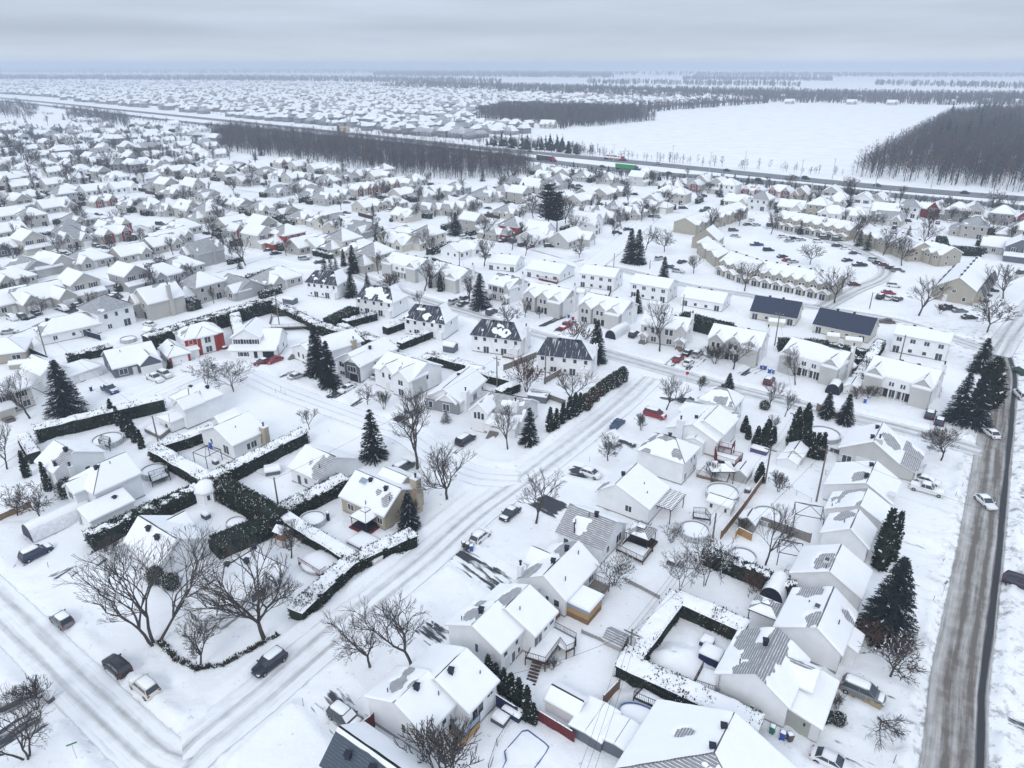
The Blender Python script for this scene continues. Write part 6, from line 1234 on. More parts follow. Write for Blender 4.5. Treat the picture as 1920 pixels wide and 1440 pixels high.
# ------------------------------------------------------------------ trees near enough to be told apart
for i,(key,b,top,lab,wd)in enumerate([
('bigmaple',(292,1209),1015,'large spreading leafless maple with several stems on the corner lawn',1.15),('bigmaple1',(497,1200),1030,'large leafless maple standing alone beside the low twiggy hedge',1.15),
('small1',(377,1255),1165,'small leafless tree inside the curved twiggy hedge',1.0),('maple1',(694,1253),1140,'leafless fan-shaped tree, left of the pair by the white street',1.0),
('maple2',(772,1250),1112,'leafless fan-shaped tree, right of the pair by the white street',1.0),('maple3',(838,938),832,'rounded leafless tree on the street corner by the tan chimney',1.2),
('maple4',(1005,983),890,'rounded leafless tree next to the dark parked sedan',1.15),('maple2',(783,882),755,'tall vase-shaped leafless tree by the side street',1.1),('small0',(580,808),765,'slender young leafless tree alone on a white lawn',1.0),
('maple0',(952,845),765,'leafless tree in front of the corner house steps',.95),('umbrella',(1140,866),812,'dense rounded leafless tree beside the white car driveway',1.0),('maple3',(1249,770),706,'rounded leafless tree behind the red parked car',1.1),
('umbrella',(1764,866),800,'wide umbrella-shaped leafless tree at the main road corner',1.25),('maple1',(1434,1063),955,'leafless backyard tree beside the round pool and slatted fence',.8),('crab0',(1276,1103),1034,'snow-dusted crab apple, left of two by the back path',.8),
('crab0',(1321,1101),1005,'snow-dusted crab apple, right of two by the back path',.7),('crab1',(1668,1271),1195,'gnarled low crab apple tree on the lawn by the main road',1.3),('bush0',(1459,924),885,'small upright leafless bush alone in a white backyard',.9),
('crab0',(438,736),682,'snowy round crab apple at the court, right one',1.15),('crab0',(388,722),676,'snowy round crab apple at the court, left one',1.1),('maple1',(57,786),700,'leafless tree on the lawn before the cream house',1.1),('small2',(14,882),795,'tall leafless tree at the left edge by the hedge end',.9),
('crab1',(78,976),910,'dark leafless apple tree right of its twin at the left',1.15),('crab1',(34,968),912,'dark leafless apple tree left of its twin at the left',1.1),('small0',(547,1048),985,'small leafless tree in the swing-set yard',1.2),
('bigmaple',(52,1425),1300,'blurred leafless tree in the bottom left corner',1.1),('bush0',(68,1330),1280,'scruffy leafless shrub beside the bottom left driveway',1.0),('bush0',(835,1475),1378,'bushy leafless tree at the bottom below the twin-roofed semi',1.0),
('bush2',(1150,1100),1048,'rounded leafless shrub beside the sunroom balcony',1.2),('maple4',(1237,660),565,'leafless tree in front of the porched grey semi',.8),('maple0',(1375,694),636,'leafless tree in front of the zigzag-gabled grey semi',1.2),('bush0',(1340,684),650,'low leafless tree left of the zigzag-gabled semi entrance',1.1),
('maple3',(1441,768),716,'leafless tree by the grey street, left of two',1.0),('maple2',(1471,783),730,'leafless tree by the grey street, right of two',.9),('bush0',(1312,734),706,'small leafless sapling beside the stop sign',.7),('maple1',(1491,723),656,'slim leafless tree before the winged semi with patchy roof',.8),
('crab1',(1849,625),555,'spreading leafless tree at the bend beyond the spruces',1.0),('maple4',(1722,594),520,'broad leafless tree before the big tan row house',1.1),('maple3',(1881,561),495,'broad leafless tree right of the big tan row house',1.0),('maple0',(1396,547),488,'leafless tree before the lower zigzag row house',1.0),
('maple1',(1564,569),493,'leafless tree at the right end of the lower zigzag row house',1.0),('crab1',(1518,497),456,'leafless tree in the snowy parking court',1.1),('small1',(1300,514),478,'small leafless tree left of the stepped row house',1.1),('maple2',(796,547),488,'large leafless tree before the half hidden semi',1.1),
('bush0',(739,545),512,'wide leafless bush tree by the grey street',1.4),('small2',(786,574),545,'leafless street tree above the banded-roof semi',1.1),('crab1',(953,614),570,'leafless tree behind the half-bare black roof',1.0),('small0',(879,570),518,'leafless tree left of the broad blue spruce',1.1),
('maple3',(908,500),445,'tall leafless tree behind the dark yard conifers',1.0),('maple1',(461,500),448,'leafless tree on the corner beside the stone twin-gable house',1.2),('small1',(421,472),440,'leafless tree behind the stone twin-gable house',1.2),('small0',(537,480),448,'leafless tree before the red-sided house',1.0),
('crab1',(81,591),555,'round leafless tree before the L-shaped bungalow',1.0),('crab1',(1086,484),455,'leafless tree on the white open street corner',1.0),('small2',(984,596),560,'leafless tree left of the asphalt parking',1.0),('small1',(1011,599),578,'tiny leafless tree near the asphalt parking',1.0),
('crab1',(1246,473),430,'leafless tree on the wide white street',1.0),('bush1',(987,736),668,'brown twiggy tall shrub behind the grey sheds',.7),('maple0',(1072,765),690,'broad leafless tree among the cone cedars',1.2),('bush1',(1086,650),600,'reddish twiggy bush beside the pointed spruce',.9),
('crab1',(690,760),722,'drooping leafless tree by the dark driveway',1.1),('bush0',(720,770),735,'pale leafless sapling by the dark driveway',.8),('small0',(782,784),735,'leafless tree overhanging the parked silver car',1.0),('bush1',(1606,750),728,'reddish round bush before the winged semi entrance',1.2),('bush0',(1628,748),722,'grey twiggy bush at the winged semi wall',1.0),
('bush1',(1630,1215),1172,'brown twiggy shrub below the giant spruce',1.2),('bush0',(1570,1330),1305,'small leafless shrub at the garage corner',1.0),('bush0',(1205,640+380),985,'row shrub beside the pergola, left',1.0),('bush2',(1258,1020),983,'row shrub beside the pergola, right',1.0),('bush1',(1415,1112),1080,'brown shrub in front of the dark hedge',1.4),
('bush0',(1202,808),775,'thin leafless sapling beside the blue driven sedan',.7),('bush0',(1390,1000),975,'leafless shrub beside the hexagonal shed',1.0),('bush1',(770,975),940,'brown low shrub below the dark spruce at the street',1.0),('bush0',(1036,1258),1240,'reddish small bush below the railed deck',1.4),('bush0',(1762,590),570,'small dark shrub on the lawn of the bend',1.0),
('small2',(740,1330),1290,'leafless twiggy shrub in front of the twin-roofed semi',.8),('bush0',(205,1040),1005,'leafless twiggy bush at the bare driveway end',1.2),('bush0',(1335,905),868,'leafless branches over the red deck yard',.7),('small0',(1448,820),780,'leafless tree among the backyard conifers',1.0),('bush0',(400,700),680,'tiny snowy bush before the shuttered house',.6)]):
 tree(key,b,top,lab,wide=wd*(1.25 if b[1]<760 else 1.08),name='bush' if key.startswith('bush')else 'bare_tree',cat='bush' if key.startswith('bush')else 'tree',auto=False,group='leafless garden trees and bushes')
tree('maple2',(1646,1348),None,'leaning leafless tree bent towards the main road by the minivan',name='bare_tree',group='leafless garden trees and bushes',h=6.5,auto=False,tilt=(.25,.75),wide=1.1)
for key,b,top,lab,wd in[
('spruce1',(126,776),676,'large dark blue spruce on the lawn before the white house with garage',1.15),('spruce0',(598,704),610,'tall dark spruce, taller left one of the court pair',1.0),('spruce0',(619,726),640,'dark spruce, lower right one of the court pair',.95),('spruce2',(701,862),768,'lone pointed spruce with open branches by the side street',1.15),
('spruce2',(992,834),765,'dark open spruce beside the cedar row at the crossroads',1.1),('spruce_big',(768,992),922,'dense dark spruce leaning over the tan brick bungalow',.8),('spruce_big',(1658,1192),1046,'giant snow-flecked spruce beside the main road',.85),('spruce1',(1795,792),700,'blue spruce at the road bend, left front of the cluster',1.0),
('spruce1',(1826,800),712,'blue spruce at the road bend, right front of the cluster',1.0),('spruce0',(1836,700),636,'pointed spruce at the top of the road bend cluster',1.2),('thuja',(1848,760),672,'brown-tinged tall conifer at the back of the road bend cluster',1.2),('spruce1',(901,579),513,'broad blue spruce before the white and grey semi',1.1),
('spruce0',(660,558),510,'dark spruce left of the streaky-roofed semi',1.1),('spruce2',(689,538),512,'small open spruce before the beige house with red front',1.1),('spruce0',(663,512),458,'dark spruce left of the beige house with red front',.9),('spruce0',(645,500),468,'small dark spruce beside the taller spruce',.8),('spruce0',(1117,680),602,'pointed spruce behind the dark-roofed semi',1.0),
('spruce0',(1193,587),543,'small pointed spruce between two white semis',1.1),('spruce0',(1244,524),480,'small pointed spruce on the open snow',1.0),('spruce0',(1181,494),428,'tall spruce, left of the pair on the white street island',1.0),('spruce0',(1195,495),430,'tall spruce, right of the pair on the white street island',1.0),
('pine',(1028,442),348,'tall pine with a layered crown, left of the clump',1.0),('pine',(1044,440),362,'tall pine with a layered crown, right of the clump',.9),('spruce0',(981,377),342,'dark spruce behind the hip-roofed houses',.9),('spruce1',(854,442),398,'dark blue spruce above the cream bungalow',1.3),
('spruce_big',(1366,728),698,'bluish round spruce at the grey street',1.0),('spruce_big',(1548,785),738,'dark bushy spruce behind the pale fence, left',.9),('spruce_big',(1583,796),742,'dark bushy spruce behind the pale fence, right',.85),('spruce_far',(1376,346),325,'dark spruce by the highway near the green trailer',1.2),('spruce_far',(1402,347),328,'dark spruce right of the green trailer spruce',1.2),
('spruce_far',(1350,370),343,'dark spruce between the houses below the green trailer',1.1),('spruce_snowy',(837,793),768,'squat snow-laden spruce before the tall white chimney',1.0),('spruce0',(316,684),675,'tiny cone spruce beside the brick garage',1.0),('spruce_far',(25,296),250,'tall dark conifer at the far left edge',.7),('spruce_far',(341,267),248,'far dark spruce among the top left houses',1.0),
('spruce_far',(317,300),272,'far dark spruce below another spruce at top left',1.0),('spruce_far',(172,325),295,'narrow dark conifer among the far left houses',.8),('spruce_far',(255,302),285,'small far dark spruce at top left',1.0),('spruce_far',(490,292),255,'tall dark conifer rising above the bare wood',.8),('spruce_far',(905,340),312,'dark conifer at the right edge of the bare wood',.9)]:
 tree(key,b,top,lab,wide=wd,name='spruce' if 'spruce' in key else('pine_tree' if key=='pine' else 'conifer'),cat='tree',auto=False,group='evergreen trees')
tree('spruce0',(318,690),674,'cone-shaped clipped spruce between brick garage and parked cars',wide=1.4,name='spruce',group='evergreen trees',auto=False)
for key,b,top,lab,wd,n in[
('cedar0',(1648,1065),958,'tall narrow cedar, left of the twin pair',.95,1),('cedar1',(1668,1052),964,'tall narrow cedar, right of the twin pair',.85,1),('cedar0',(52,895),848,'stout cedar at the hedge corner',1.1,1),('cedar1',(92,922),870,'narrow cedar, left of two before the white house',.9,1),('cedar0',(118,920),868,'narrow cedar, right of two before the white house',.75,1),
('thuja',(1487,838),768,'dark tall cedar with lamp post, left of two',.8,1),('thuja',(1506,822),760,'dark tall cedar, right of two behind the sheds',.85,1),('cedar0',(826,548),514,'clipped cone cedar, right of two',1.3,1),('cedar1',(807,541),512,'clipped cone cedar, left of two',.9,1)]:
 tree(key,b,top,lab,name='cedar',cat='cedar',wide=wd,auto=False,group='columnar cedars')
cedar_rows=[([(916,1282),(930,1290),(944,1302),(958,1310),(972,1322),(988,1330)],50,'dark cedar in the row above the blue garden fence'),([(1508,855),(1518,858),(1528,861),(1538,862)],52,'dark cedar in the clump above the utility pole'),
([(1031,811),(1043,806),(1055,796),(1067,788),(1078,782),(1087,776)],44,'slim green cedar in the row along the crossroads street'),([(214,792),(224,800),(234,810),(244,820),(255,830),(267,842)],42,'dark cedar in the slanting row behind the round pool'),([(988,1352),(1000,1358)],44,'short cedar at the end of the blue garden fence')]
for pts,hp,lab in cedar_rows:
 for j,b in enumerate(pts):tree('cedar%d'%(j%2),b,b[1]-hp+(j*7%9),lab,name='cedar',cat='cedar',wide=1.25,group='columnar cedars')
for j,(b,top)in enumerate([((1098,771),742),((1112,757),730),((1124,745),720),((1133,737),712),((1143,731),705),((1154,728),700),((1166,719),692)]):
 tree('shrub_egg_brown' if j in(0,1,2)else 'shrub_egg',b,top,'clipped egg-shaped %s shrub in the street-side row'%('brown' if j<3 else 'green'),name='clipped_shrub',cat='shrub',group='clipped shrubs')
for b,top,lab in[((1545,1375-20),1336,'round snow-topped bush at the low wall'),((130,930),900,'snowy round bush at the white house corner'),((296,1092),1066,'dark round shrub, left at the hedged-in house'),((324,1104),1080,'dark round shrub, right at the hedged-in house'),((1570,1360),1342,'grey round shrub on the lawn by the garage'),((1418,835),800,'dark backyard shrub, left of three'),((1434,842),790,'dark backyard shrub, middle of three'),((1448,832),802,'dark backyard shrub, right of three'),((1433,768),752,'clipped dark ball shrub at the street'),((1395,812),782,'dark shrub below the snowy canopy'),((1402,825),800,'dark shrub beside the red deck'),((715,990),965,'green shrub behind the dark gazebo'),((1423,905),868,'dark narrow conifer bush at the utility pole'),((1520,1095),1075,'netted round bush beside the white bungalow')]:
 tree('shrub_round' if 'round' in lab or 'ball' in lab else 'thuja',b,top,lab,name='shrub',cat='shrub',auto=False,group='evergreen shrubs',wide=1.0)
 # hedges
for i,(pts,w_,hh,sn,br,lab)in enumerate([
([(78,826),(305,770)],2.6,3.2,.95,.0,'long snow-topped clipped hedge along the white street at left'),([(50,838),(68,868)],2.0,2.6,1.0,.6,'rounded end hedge at the street corner, left'),([(292,842),(390,898)],2.6,2.6,1.2,.4,'wide snow-capped hedge, left side of the frame gazebo yard'),([(312,832),(392,806)],2.2,2.6,1.0,0,'dark hedge behind the frame gazebo yard'),
([(405,892),(565,812)],2.6,3.0,.75,0,'dark hedge with snowy top below the white bungalow with tan chimney'),([(412,905),(520,965)],3.2,3.4,-.4,.45,'snowless brown-green hedge right of the white octagonal summerhouse'),([(172,1002),(398,902)],2.8,2.8,.1,.15,'rough dark hedge climbing beside the hedged-in house'),([(412,1015),(520,970)],4.2,2.6,-.15,.1,'broad loose green hedge above the wide hipped bungalow'),
([(540,950),(638,900)],3.0,2.8,.65,0,'snow-topped hedge left of the tan brick bungalow'),([(532,968),(655,1043)],2.2,2.4,1.3,.35,'white-topped straight hedge behind the swing-set yard'),([(768,1002),(655,1052),(560,1140)],2.6,2.4,.7,.1,'long street hedge with patchy snow beside the main white street'),([(1268,1122),(1188,1228)],2.6,2.6,1.2,.2,'snow-capped hedge, left side of the igloo-mound yard'),
([(1272,1122),(1388,1172)],2.6,2.6,1.1,.55,'snow-capped brown hedge, top side of the igloo-mound yard'),([(1172,1242),(1412,1352)],2.8,2.4,1.0,.2,'long hedge under thick snow between two backyards at the bottom'),([(1326,1034),(1482,1098)],2.2,2.6,.2,.05,'dark hedge behind the round pool and crab apples'),([(280,632),(410,592),(498,566)],4.0,4.2,.35,.1,'huge dark hedge behind the red brick house'),
([(438,582),(452,640)],2.8,3.6,1.0,.8,'tall snow-capped grey hedge between red and white houses'),([(505,566),(600,610),(725,645)],2.8,3.2,.6,.3,'long tall hedge behind the court houses'),([(772,684),(808,666),(882,686)],2.4,2.6,.9,.15,'angled snow-topped hedge of a small backyard'),([(850,712),(882,694),(968,716)],2.2,2.4,1.0,.1,'snow-topped hedge behind the small white shed'),([(966,720),(938,732)],2.2,2.4,.9,0,'short thick hedge beside the twiggy shrub'),
([(640,610),(722,645)],2.4,2.2,1.3,0,'white hedge line below the streaky-roofed semi'),([(650,602),(700,588)],2.4,2.6,.9,0,'dark hedge below the streaky-roofed semi'),([(725,614),(760,602)],2.4,2.4,.9,0,'dark hedge left of the banded-roof semi'),([(752,642),(798,624)],2.4,2.4,.9,0,'dark hedge below the banded-roof semi'),([(130,668),(205,650)],2.2,2.4,.5,0,'dark hedge between hip house and slate-blue house'),
([(1765,446),(1772,464),(1836,468)],3.6,3.2,-.2,0,'dark U-shaped hedge near the right edge'),([(1284,592),(1366,612)],3.6,4.2,-.1,0,'tall loose conifer hedge behind the porched semi'),([(1466,640),(1548,645)],3.0,3.2,-.3,.3,'dark conifer hedge between the navy-roofed houses'),([(1522,640),(1632,662)],2.4,2.6,.2,.1,'dark hedge behind the winged semi'),([(1608,706),(1650,642)],2.4,2.6,.7,.2,'snow-clotted hedge climbing between two semis'),
([(1520,672),(1618,672)],2.2,2.4,.4,0,'short dark hedge right of the patchy-roofed semi'),([(800,485),(885,515)],3.0,3.0,.0,.1,'dark conifer hedge behind the cone cedars'),([(960,525),(985,535)],3,3.2,-.3,0,'dark bushy hedge beside the long bungalow'),([(620,600),(660,580)],4,3,-.2,.2,'overgrown dark hedge behind the court spruces'),([(590,470),(620,478)],2,2.2,.5,0,'far clipped hedge beside the two-gabled bungalow')]):
 hedge(lab,pts,w_,hh,sn,br,auto=False,seed=i)
hl=hedge('low brown twiggy hedge curving around the corner lawn',[(300,1205),(332,1240),(370,1258),(420,1250),(470,1222),(520,1195)],.8,.55,-2,1.0,auto=False,seed=77,speck=.3)
# ------------------------------------------------------------------ cars
for px_,kind,c,rz,sn,lab in[
((505,1243),'suv','navy',235,1,'dark navy SUV driving down the white street beside the twiggy hedge'),((116,1163),'hatch','grey',145,3,'grey-green hatchback with snow-covered roof on the left side street'),((220,1251),'suv','black',145,0,'black SUV with a bare roof parked at the corner'),((271,1289),'suv','cream',145,2,'cream white SUV with roof rails parked at the corner'),
((68,1036),'suv','dblue',55,2,'dark blue SUV in front of the collapsed car shelter'),((647,1345),'suv','dgrey',-35,3,'snow-covered dark SUV in the driveway of the twin-roofed semi'),((956,964),'sedan','navy',235,2,'dark sedan parked beside the rounded leafless tree'),((901,1007),'hatch','white',55,2,'white hatchback parked behind the bins on the white street'),
((1108,887),'hatch','white',-35,2,'white hatchback in the dark driveway above the white bungalow'),((873,824),'van','navy',55,2,'dark minivan with snowy roof before the corner house steps'),((1157,797),'sedan','blue',235,0,'blue sedan driving on the street by the clipped shrubs'),((1228,778),'van','red',-35,2,'red minivan parked under the leafless tree'),((1290,751),'sedan','black',-35,2,'black sedan beside the corner cube house'),
((492,680),'sedan','dred',235,1,'dark red sedan, left of two red cars at the white house'),((515,676),'sedan','red',235,0,'bright red sedan, right of two red cars at the white house'),((557,706),'sedan','silver',55,2,'silver sedan in the striped driveway below the spruces'),((206,730),'pickup','blue',-35,2,'blue pickup in the drive of the house behind the spruce'),((291,709),'pickup','white',-35,2,'white pickup before the slate-blue house'),((309,702),'suv','cream',-35,2,'cream SUV before the slate-blue house garage'),
((650,728),'sedan','white',235,2,'white car in the dark driveway of the raised house'),((1858,811),'sedan','white',90,1,'white sedan driving up the main road near the umbrella tree'),((1848,940),'sedan','white',270,1,'white sedan driving down the main road'),((1739,917),'pickup','white',-35,2,'white crew-cab pickup beside the two-vent bungalow'),((1738,902),'sedan','white',-35,3,'snow-covered white car parked behind the white pickup'),
((1618,1297),'van','grey',-35,2,'grey minivan with snow bands parked by the tan winter cloth fence'),((1562,1428),'sedan','white',-35,0,'white car with black roof glass at the bottom edge'),((1744,778),'suv','navy',55,1,'dark blue SUV, left of two beside the spruce cluster'),((1762,791),'hatch','dblue',55,1,'blue hatchback, right of two beside the spruce cluster'),((1914,697),'suv','green',90,1,'dark green car at the right edge on the bend'),
((1914,741),'van','white',75,2,'white van at the right edge below the bend'),((1662,604),'sedan','brown',160,0,'brown-grey sedan on the street near the navy roof'),((1272,672),'sedan','red',55,1,'red sedan in the four-car driveway'),((1290,660),'sedan','black',55,2,'black car behind the red one in the four-car driveway'),((1291,679),'sedan','white',55,2,'white car in front in the four-car driveway'),((1308,663),'suv','silver',55,2,'silver SUV at the back of the four-car driveway'),
((1189,628),'suv','navy',55,1,'dark SUV beside the white arch shelter'),((1442,715),'suv','dred',55,1,'dark red SUV with snowy roof by the blue bins'),((852,566),'suv','silver',55,2,'silver SUV, left of three before the broad spruce'),((868,570),'sedan','dgrey',55,2,'grey sedan, right of three before the broad spruce'),((870,560),'sedan','navy',55,1,'dark sedan behind the three-car group by the broad spruce'),((922,586),'suv','dgrey',55,1,'dark grey car on the street below the broad spruce'),
((1062,611),'pickup','red',55,0,'red pickup on the bare asphalt parking'),((1914,1096),'suv','purple',-35,0,'dark car cut off by the right edge on the roadside drive'),((300,650),'hatch','dgrey',-20,3,'snow-buried car beside the house left of the red brick house'),((710,705),'sedan','silver',55,3,'snow-buried car between the twin-gabled houses'),((772,772),'sedan','silver',55,3,'snowy silver car under the overhanging leafless tree'),((370,762),'sedan','grey',55,3,'snow-hidden car by the tall hipped house corner'),((385,768),'sedan','white',55,3,'second snow-hidden car by the tall hipped house'),
((757,877),'van','dgrey',55,2,'dark van half hidden behind the tan brick bungalow'),((1755,735),'van','white',55,3,'snow-white van beside the winged semi wall')]:
 car(px_,kind,c,rz,sn,lab,auto=False,group='parked and moving cars')
CARS2='''17 623 sedan silver 20|23 597 suv white -35|119 579 suv white -35|42 594 hatch dgrey -35|218 556 suv dgrey -20|103 475 sedan navy -20|122 476 sedan dgrey -20|181 462 suv dgrey -35|250 590 sedan silver 55|374 521 sedan navy -10|517 475 sedan navy 35|570 485 suv silver 35|600 492 sedan dgrey 35|505 470 sedan dgrey 35
1379 443 sedan silver -35|1419 459 pickup blue 0|1441 469 suv navy 0|1467 481 sedan black 20|1477 488 sedan red 20|1487 491 sedan silver 20|1467 444 sedan white 20|1486 447 sedan navy 20|1502 450 sedan silver 20|1534 453 suv white -20|1570 461 sedan navy -20|1585 466 sedan white -20|1603 475 sedan navy -20|1589 488 sedan navy 20|1612 497 pickup navy 0|1639 488 suv silver -30|1648 493 sedan purple -30|1659 497 sedan dred -30|1672 503 sedan navy -30|1684 508 suv grey -10|1676 536 suv white -20|1666 549 sedan red -20|1652 557 suv navy 40|1668 559 sedan white 40|1684 561 sedan navy 40|1778 578 pickup navy 10|1800 583 sedan grey 0|1818 595 sedan black 0|1832 474 sedan navy -10|1853 529 sedan dgrey -20|1855 544 pickup navy -20|1846 552 sedan black -20|1840 563 sedan dgrey -20|1916 511 sedan dgrey 20|1601 533 sedan dred 0
1281 391 van navy 0|1223 406 sedan purple 0|1318 368 pickup navy 30|1318 395 sedan dgrey 40|1326 390 sedan dgrey 40|1374 409 sedan navy 50|1384 411 sedan navy 50|1409 413 sedan white 50|1402 421 sedan dgrey 20|1418 422 sedan silver 20|1375 432 suv dgrey 0|1447 423 van dgrey 0|1086 349 suv dgrey 0|1086 355 suv dgrey 0|1177 430 sedan navy 10|1157 437 suv navy 0|945 452 pickup navy 30|963 451 sedan dgrey 30|650 399 sedan dgrey -10|870 445 suv white 40|882 448 sedan dgrey 40|1237 485 suv silver 40|1279 491 sedan purple 40|1272 509 suv silver -35|1258 501 sedan dgrey -35|650 380 sedan dgrey 0|980 460 suv navy 30|1000 462 sedan dred 30|1030 462 suv black 10|1758 418 sedan navy 60|1780 415 sedan white 60|1840 473 sedan navy 0|1780 480 sedan dgrey 20|1700 470 sedan dgrey -30|1715 478 sedan navy -30|1570 450 suv dgrey -20|1545 447 suv dgrey -20|1480 452 sedan silver 20|185 402 sedan dgrey -20|235 402 sedan silver -10|300 420 suv navy -20|320 425 sedan navy -20|345 428 sedan white -20|200 465 sedan dgrey -20'''
CDES=dict(white='snowy white',silver='silver',navy='dark blue',black='black',dgrey='dark grey',grey='grey',red='red',dred='dark red',purple='plum-coloured',blue='blue',brown='brown')
for rec in CARS2.replace('\n','|').split('|'):
 x,y,k,c,rz=rec.split();x=int(x);y=int(y)
 car((x,y),k,c,int(rz),1+(x*7+y)%3,'%s %s'%(CDES[c],{'suv':'SUV','hatch':'hatchback','van':'van','pickup':'pickup'}.get(k,'sedan')),z=.15,group='parked and moving cars')
 # highway traffic
def along(poly,f):
 W_=px2(poly);i=min(int(f),len(W_)-2);p=W_[i].lerp(W_[i+1],f-i);d=W_[i+1]-W_[i];return p,math.atan2(d.y,d.x)
for pl,f,k,c,lab in[(HW_FAR,6.35,'suv','black','black car on the far highway lanes below the field hedge'),(HW_FAR,7.5,'sedan','black','dark car on the far highway lanes, mid field'),(HW_FAR,8.35,'suv','navy','dark car on the far highway lanes near the field corner'),(HW_FAR,8.95,'sedan','dgrey','dark car on the far highway lanes under the big wood'),(HW_FAR,9.6,'sedan','navy','dark car on the far highway lanes at far right'),
(HW_NEAR,8.2,'sedan','black','dark car on the near highway lanes right of the green trailer'),(HW_NEAR,9.15,'suv','black','dark car on the near highway lanes by the light poles'),(HW_FAR,5.5,'sedan','dgrey','dark car on the far highway lanes left of the field'),(HW_NEAR,7.4,'sedan','navy','dark car on the near highway lanes left of the green trailer'),(HW_FAR,6.7,'sedan','silver','silver car behind the car carrier on the highway')]:
 p,a=along(pl,f);r=car_proto(k)[0];place(r,'car',(p.x,p.y,.5),a,1.15,lab,'car','cars on the highway',None,None,{q:CC[c]for q in('body','roof','mirror')})
def truck(poly,f,label,box,cab,L=16,kind='box'):
 p,a=along(poly,f);root=thing('truck',(p.x,p.y,.5),a,label,'truck','trucks on the highway');m=MB()
 if kind=='carrier':
  for z in(1.0,2.6):m.box(-L/2,L/2-4,-1.25,1.25,z,z+.15)
  for x in np.linspace(-L/2,L/2-4,6):
   for sy in(-1.2,1.2):m.tube((x,sy,.9),(x,sy,2.7),.07,.07,4)
  link('trailer',m.mesh('trailer',['flat']),root,(.3,.05,.04))
  for j in range(5):
   q=MB();x=-L/2+1.3+2.2*j;q.loft([[(x-1.0,y,z)for y,z in((-.9,2.75),(.9,2.75),(.7,3.5),(-.7,3.5))],[(x+1.0,y,z)for y,z in((-.9,2.75),(.9,2.75),(.7,3.4),(-.7,3.4))]]);link('carried_car',q.mesh('carried_car',['paint']),root,[(.6,.6,.6),(.1,.1,.1),(.3,.3,.32),(.5,.1,.1),(.05,.05,.06)][j])
 else:
  m.box(-L/2,L/2-3.6,-1.3,1.3,1.1,4.0);m.box(-L/2+.1,L/2-3.8,-1.0,1.0,.7,1.1,1);link('trailer',m.mesh('trailer',['flat','dark_metal']),root,box);s=MB();s.box(-L/2+.1,L/2-3.7,-1.2,1.2,4.0,4.08);link('snow_cover',s.mesh('snow_cover',['roof_snow']),root)
 c=MB();c.loft([[(x,-1.2,z0),(x,1.2,z0),(x,1.15,z1),(x,-1.15,z1)]for x,z0,z1 in((L/2-3.3,.7,3.4),(L/2-1.9,.7,3.3),(L/2-1.5,.7,2.0),(L/2-.1,.7,1.8))]);link('cab',c.mesh('cab',['paint']),root,cab)
 g_=MB();g_.box(L/2-1.9,L/2-1.7,-1.0,1.0,2.1,3.0);link('windscreen',g_.mesh('windscreen',['glass']),root)
 for x in(-L/2+1,-L/2+2.2,L/2-4.4,L/2-1):
  q=MB();q.tube((x,-1.25,.5),(x,1.25,.5),.5,.5,10);link('wheel',q.mesh('wheel',['tyre']),root)
truck(HW_NEAR,7.72,'truck with a bright green trailer on the near highway lanes',(.03,.30,.10),(.04,.09,.14),20);truck(HW_FAR,6.25,'red car-carrier truck on the far highway lanes',(.3,.05,.05),(.3,.02,.03),20,'carrier');truck(HW_NEAR,6.8,'red-cabbed truck with dark trailer beside the bare wood',(.06,.05,.06),(.35,.02,.03),20)
# billboard: two panels in a V, one seen dark from the edge
b=P(645,262);root=thing('billboard',(b.x,b.y,0),R(-20),'cream highway billboard with a dark abstract emblem above the bare wood','billboard');m=MB();[m.tube((x,0,-.5),(x,0,8),.35,.35,8)for x in(-5,0,5)];link('posts',m.mesh('posts',['steel']),root)
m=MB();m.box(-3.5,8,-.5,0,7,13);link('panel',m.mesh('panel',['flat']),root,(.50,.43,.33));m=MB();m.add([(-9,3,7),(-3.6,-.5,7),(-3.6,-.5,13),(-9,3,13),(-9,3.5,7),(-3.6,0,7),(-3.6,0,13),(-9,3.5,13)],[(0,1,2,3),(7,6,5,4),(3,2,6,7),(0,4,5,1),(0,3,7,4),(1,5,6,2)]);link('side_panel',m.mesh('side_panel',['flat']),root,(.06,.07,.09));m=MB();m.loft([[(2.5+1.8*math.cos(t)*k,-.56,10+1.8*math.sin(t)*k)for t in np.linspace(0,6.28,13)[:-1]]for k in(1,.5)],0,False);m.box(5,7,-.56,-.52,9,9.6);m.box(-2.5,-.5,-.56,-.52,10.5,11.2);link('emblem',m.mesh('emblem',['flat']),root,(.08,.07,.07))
# ------------------------------------------------------------------ pools, sheds, decks, fences, poles, bins
for a in[((586,971),48,'round pool with grey walls below the snow-topped hedge'),((1355,921),62,'largest round pool, between deck and steel shed'),((1302,992),57,'round pool with white rim by its ladder deck'),((1439,964),57,'round pool beside the metal pergola frame'),((1392,1042),54,'round pool cut by the dark hedge and bare tree'),((201,822),54,'round pool behind the upper left white house'),((288,880),46,'round pool with dark rails behind the lean-to garage house'),((442,978),36,'round pool half hidden by the broad green hedge'),((1545,812),60,'snow-filled round pool behind the cedar clump'),((240,634),28,'small round pool beside the huge hedge')]:pool(*a)
pool((1201,1341),88,'large oval blue-lined pool at the bottom',.60,-28,1.3,True,28)
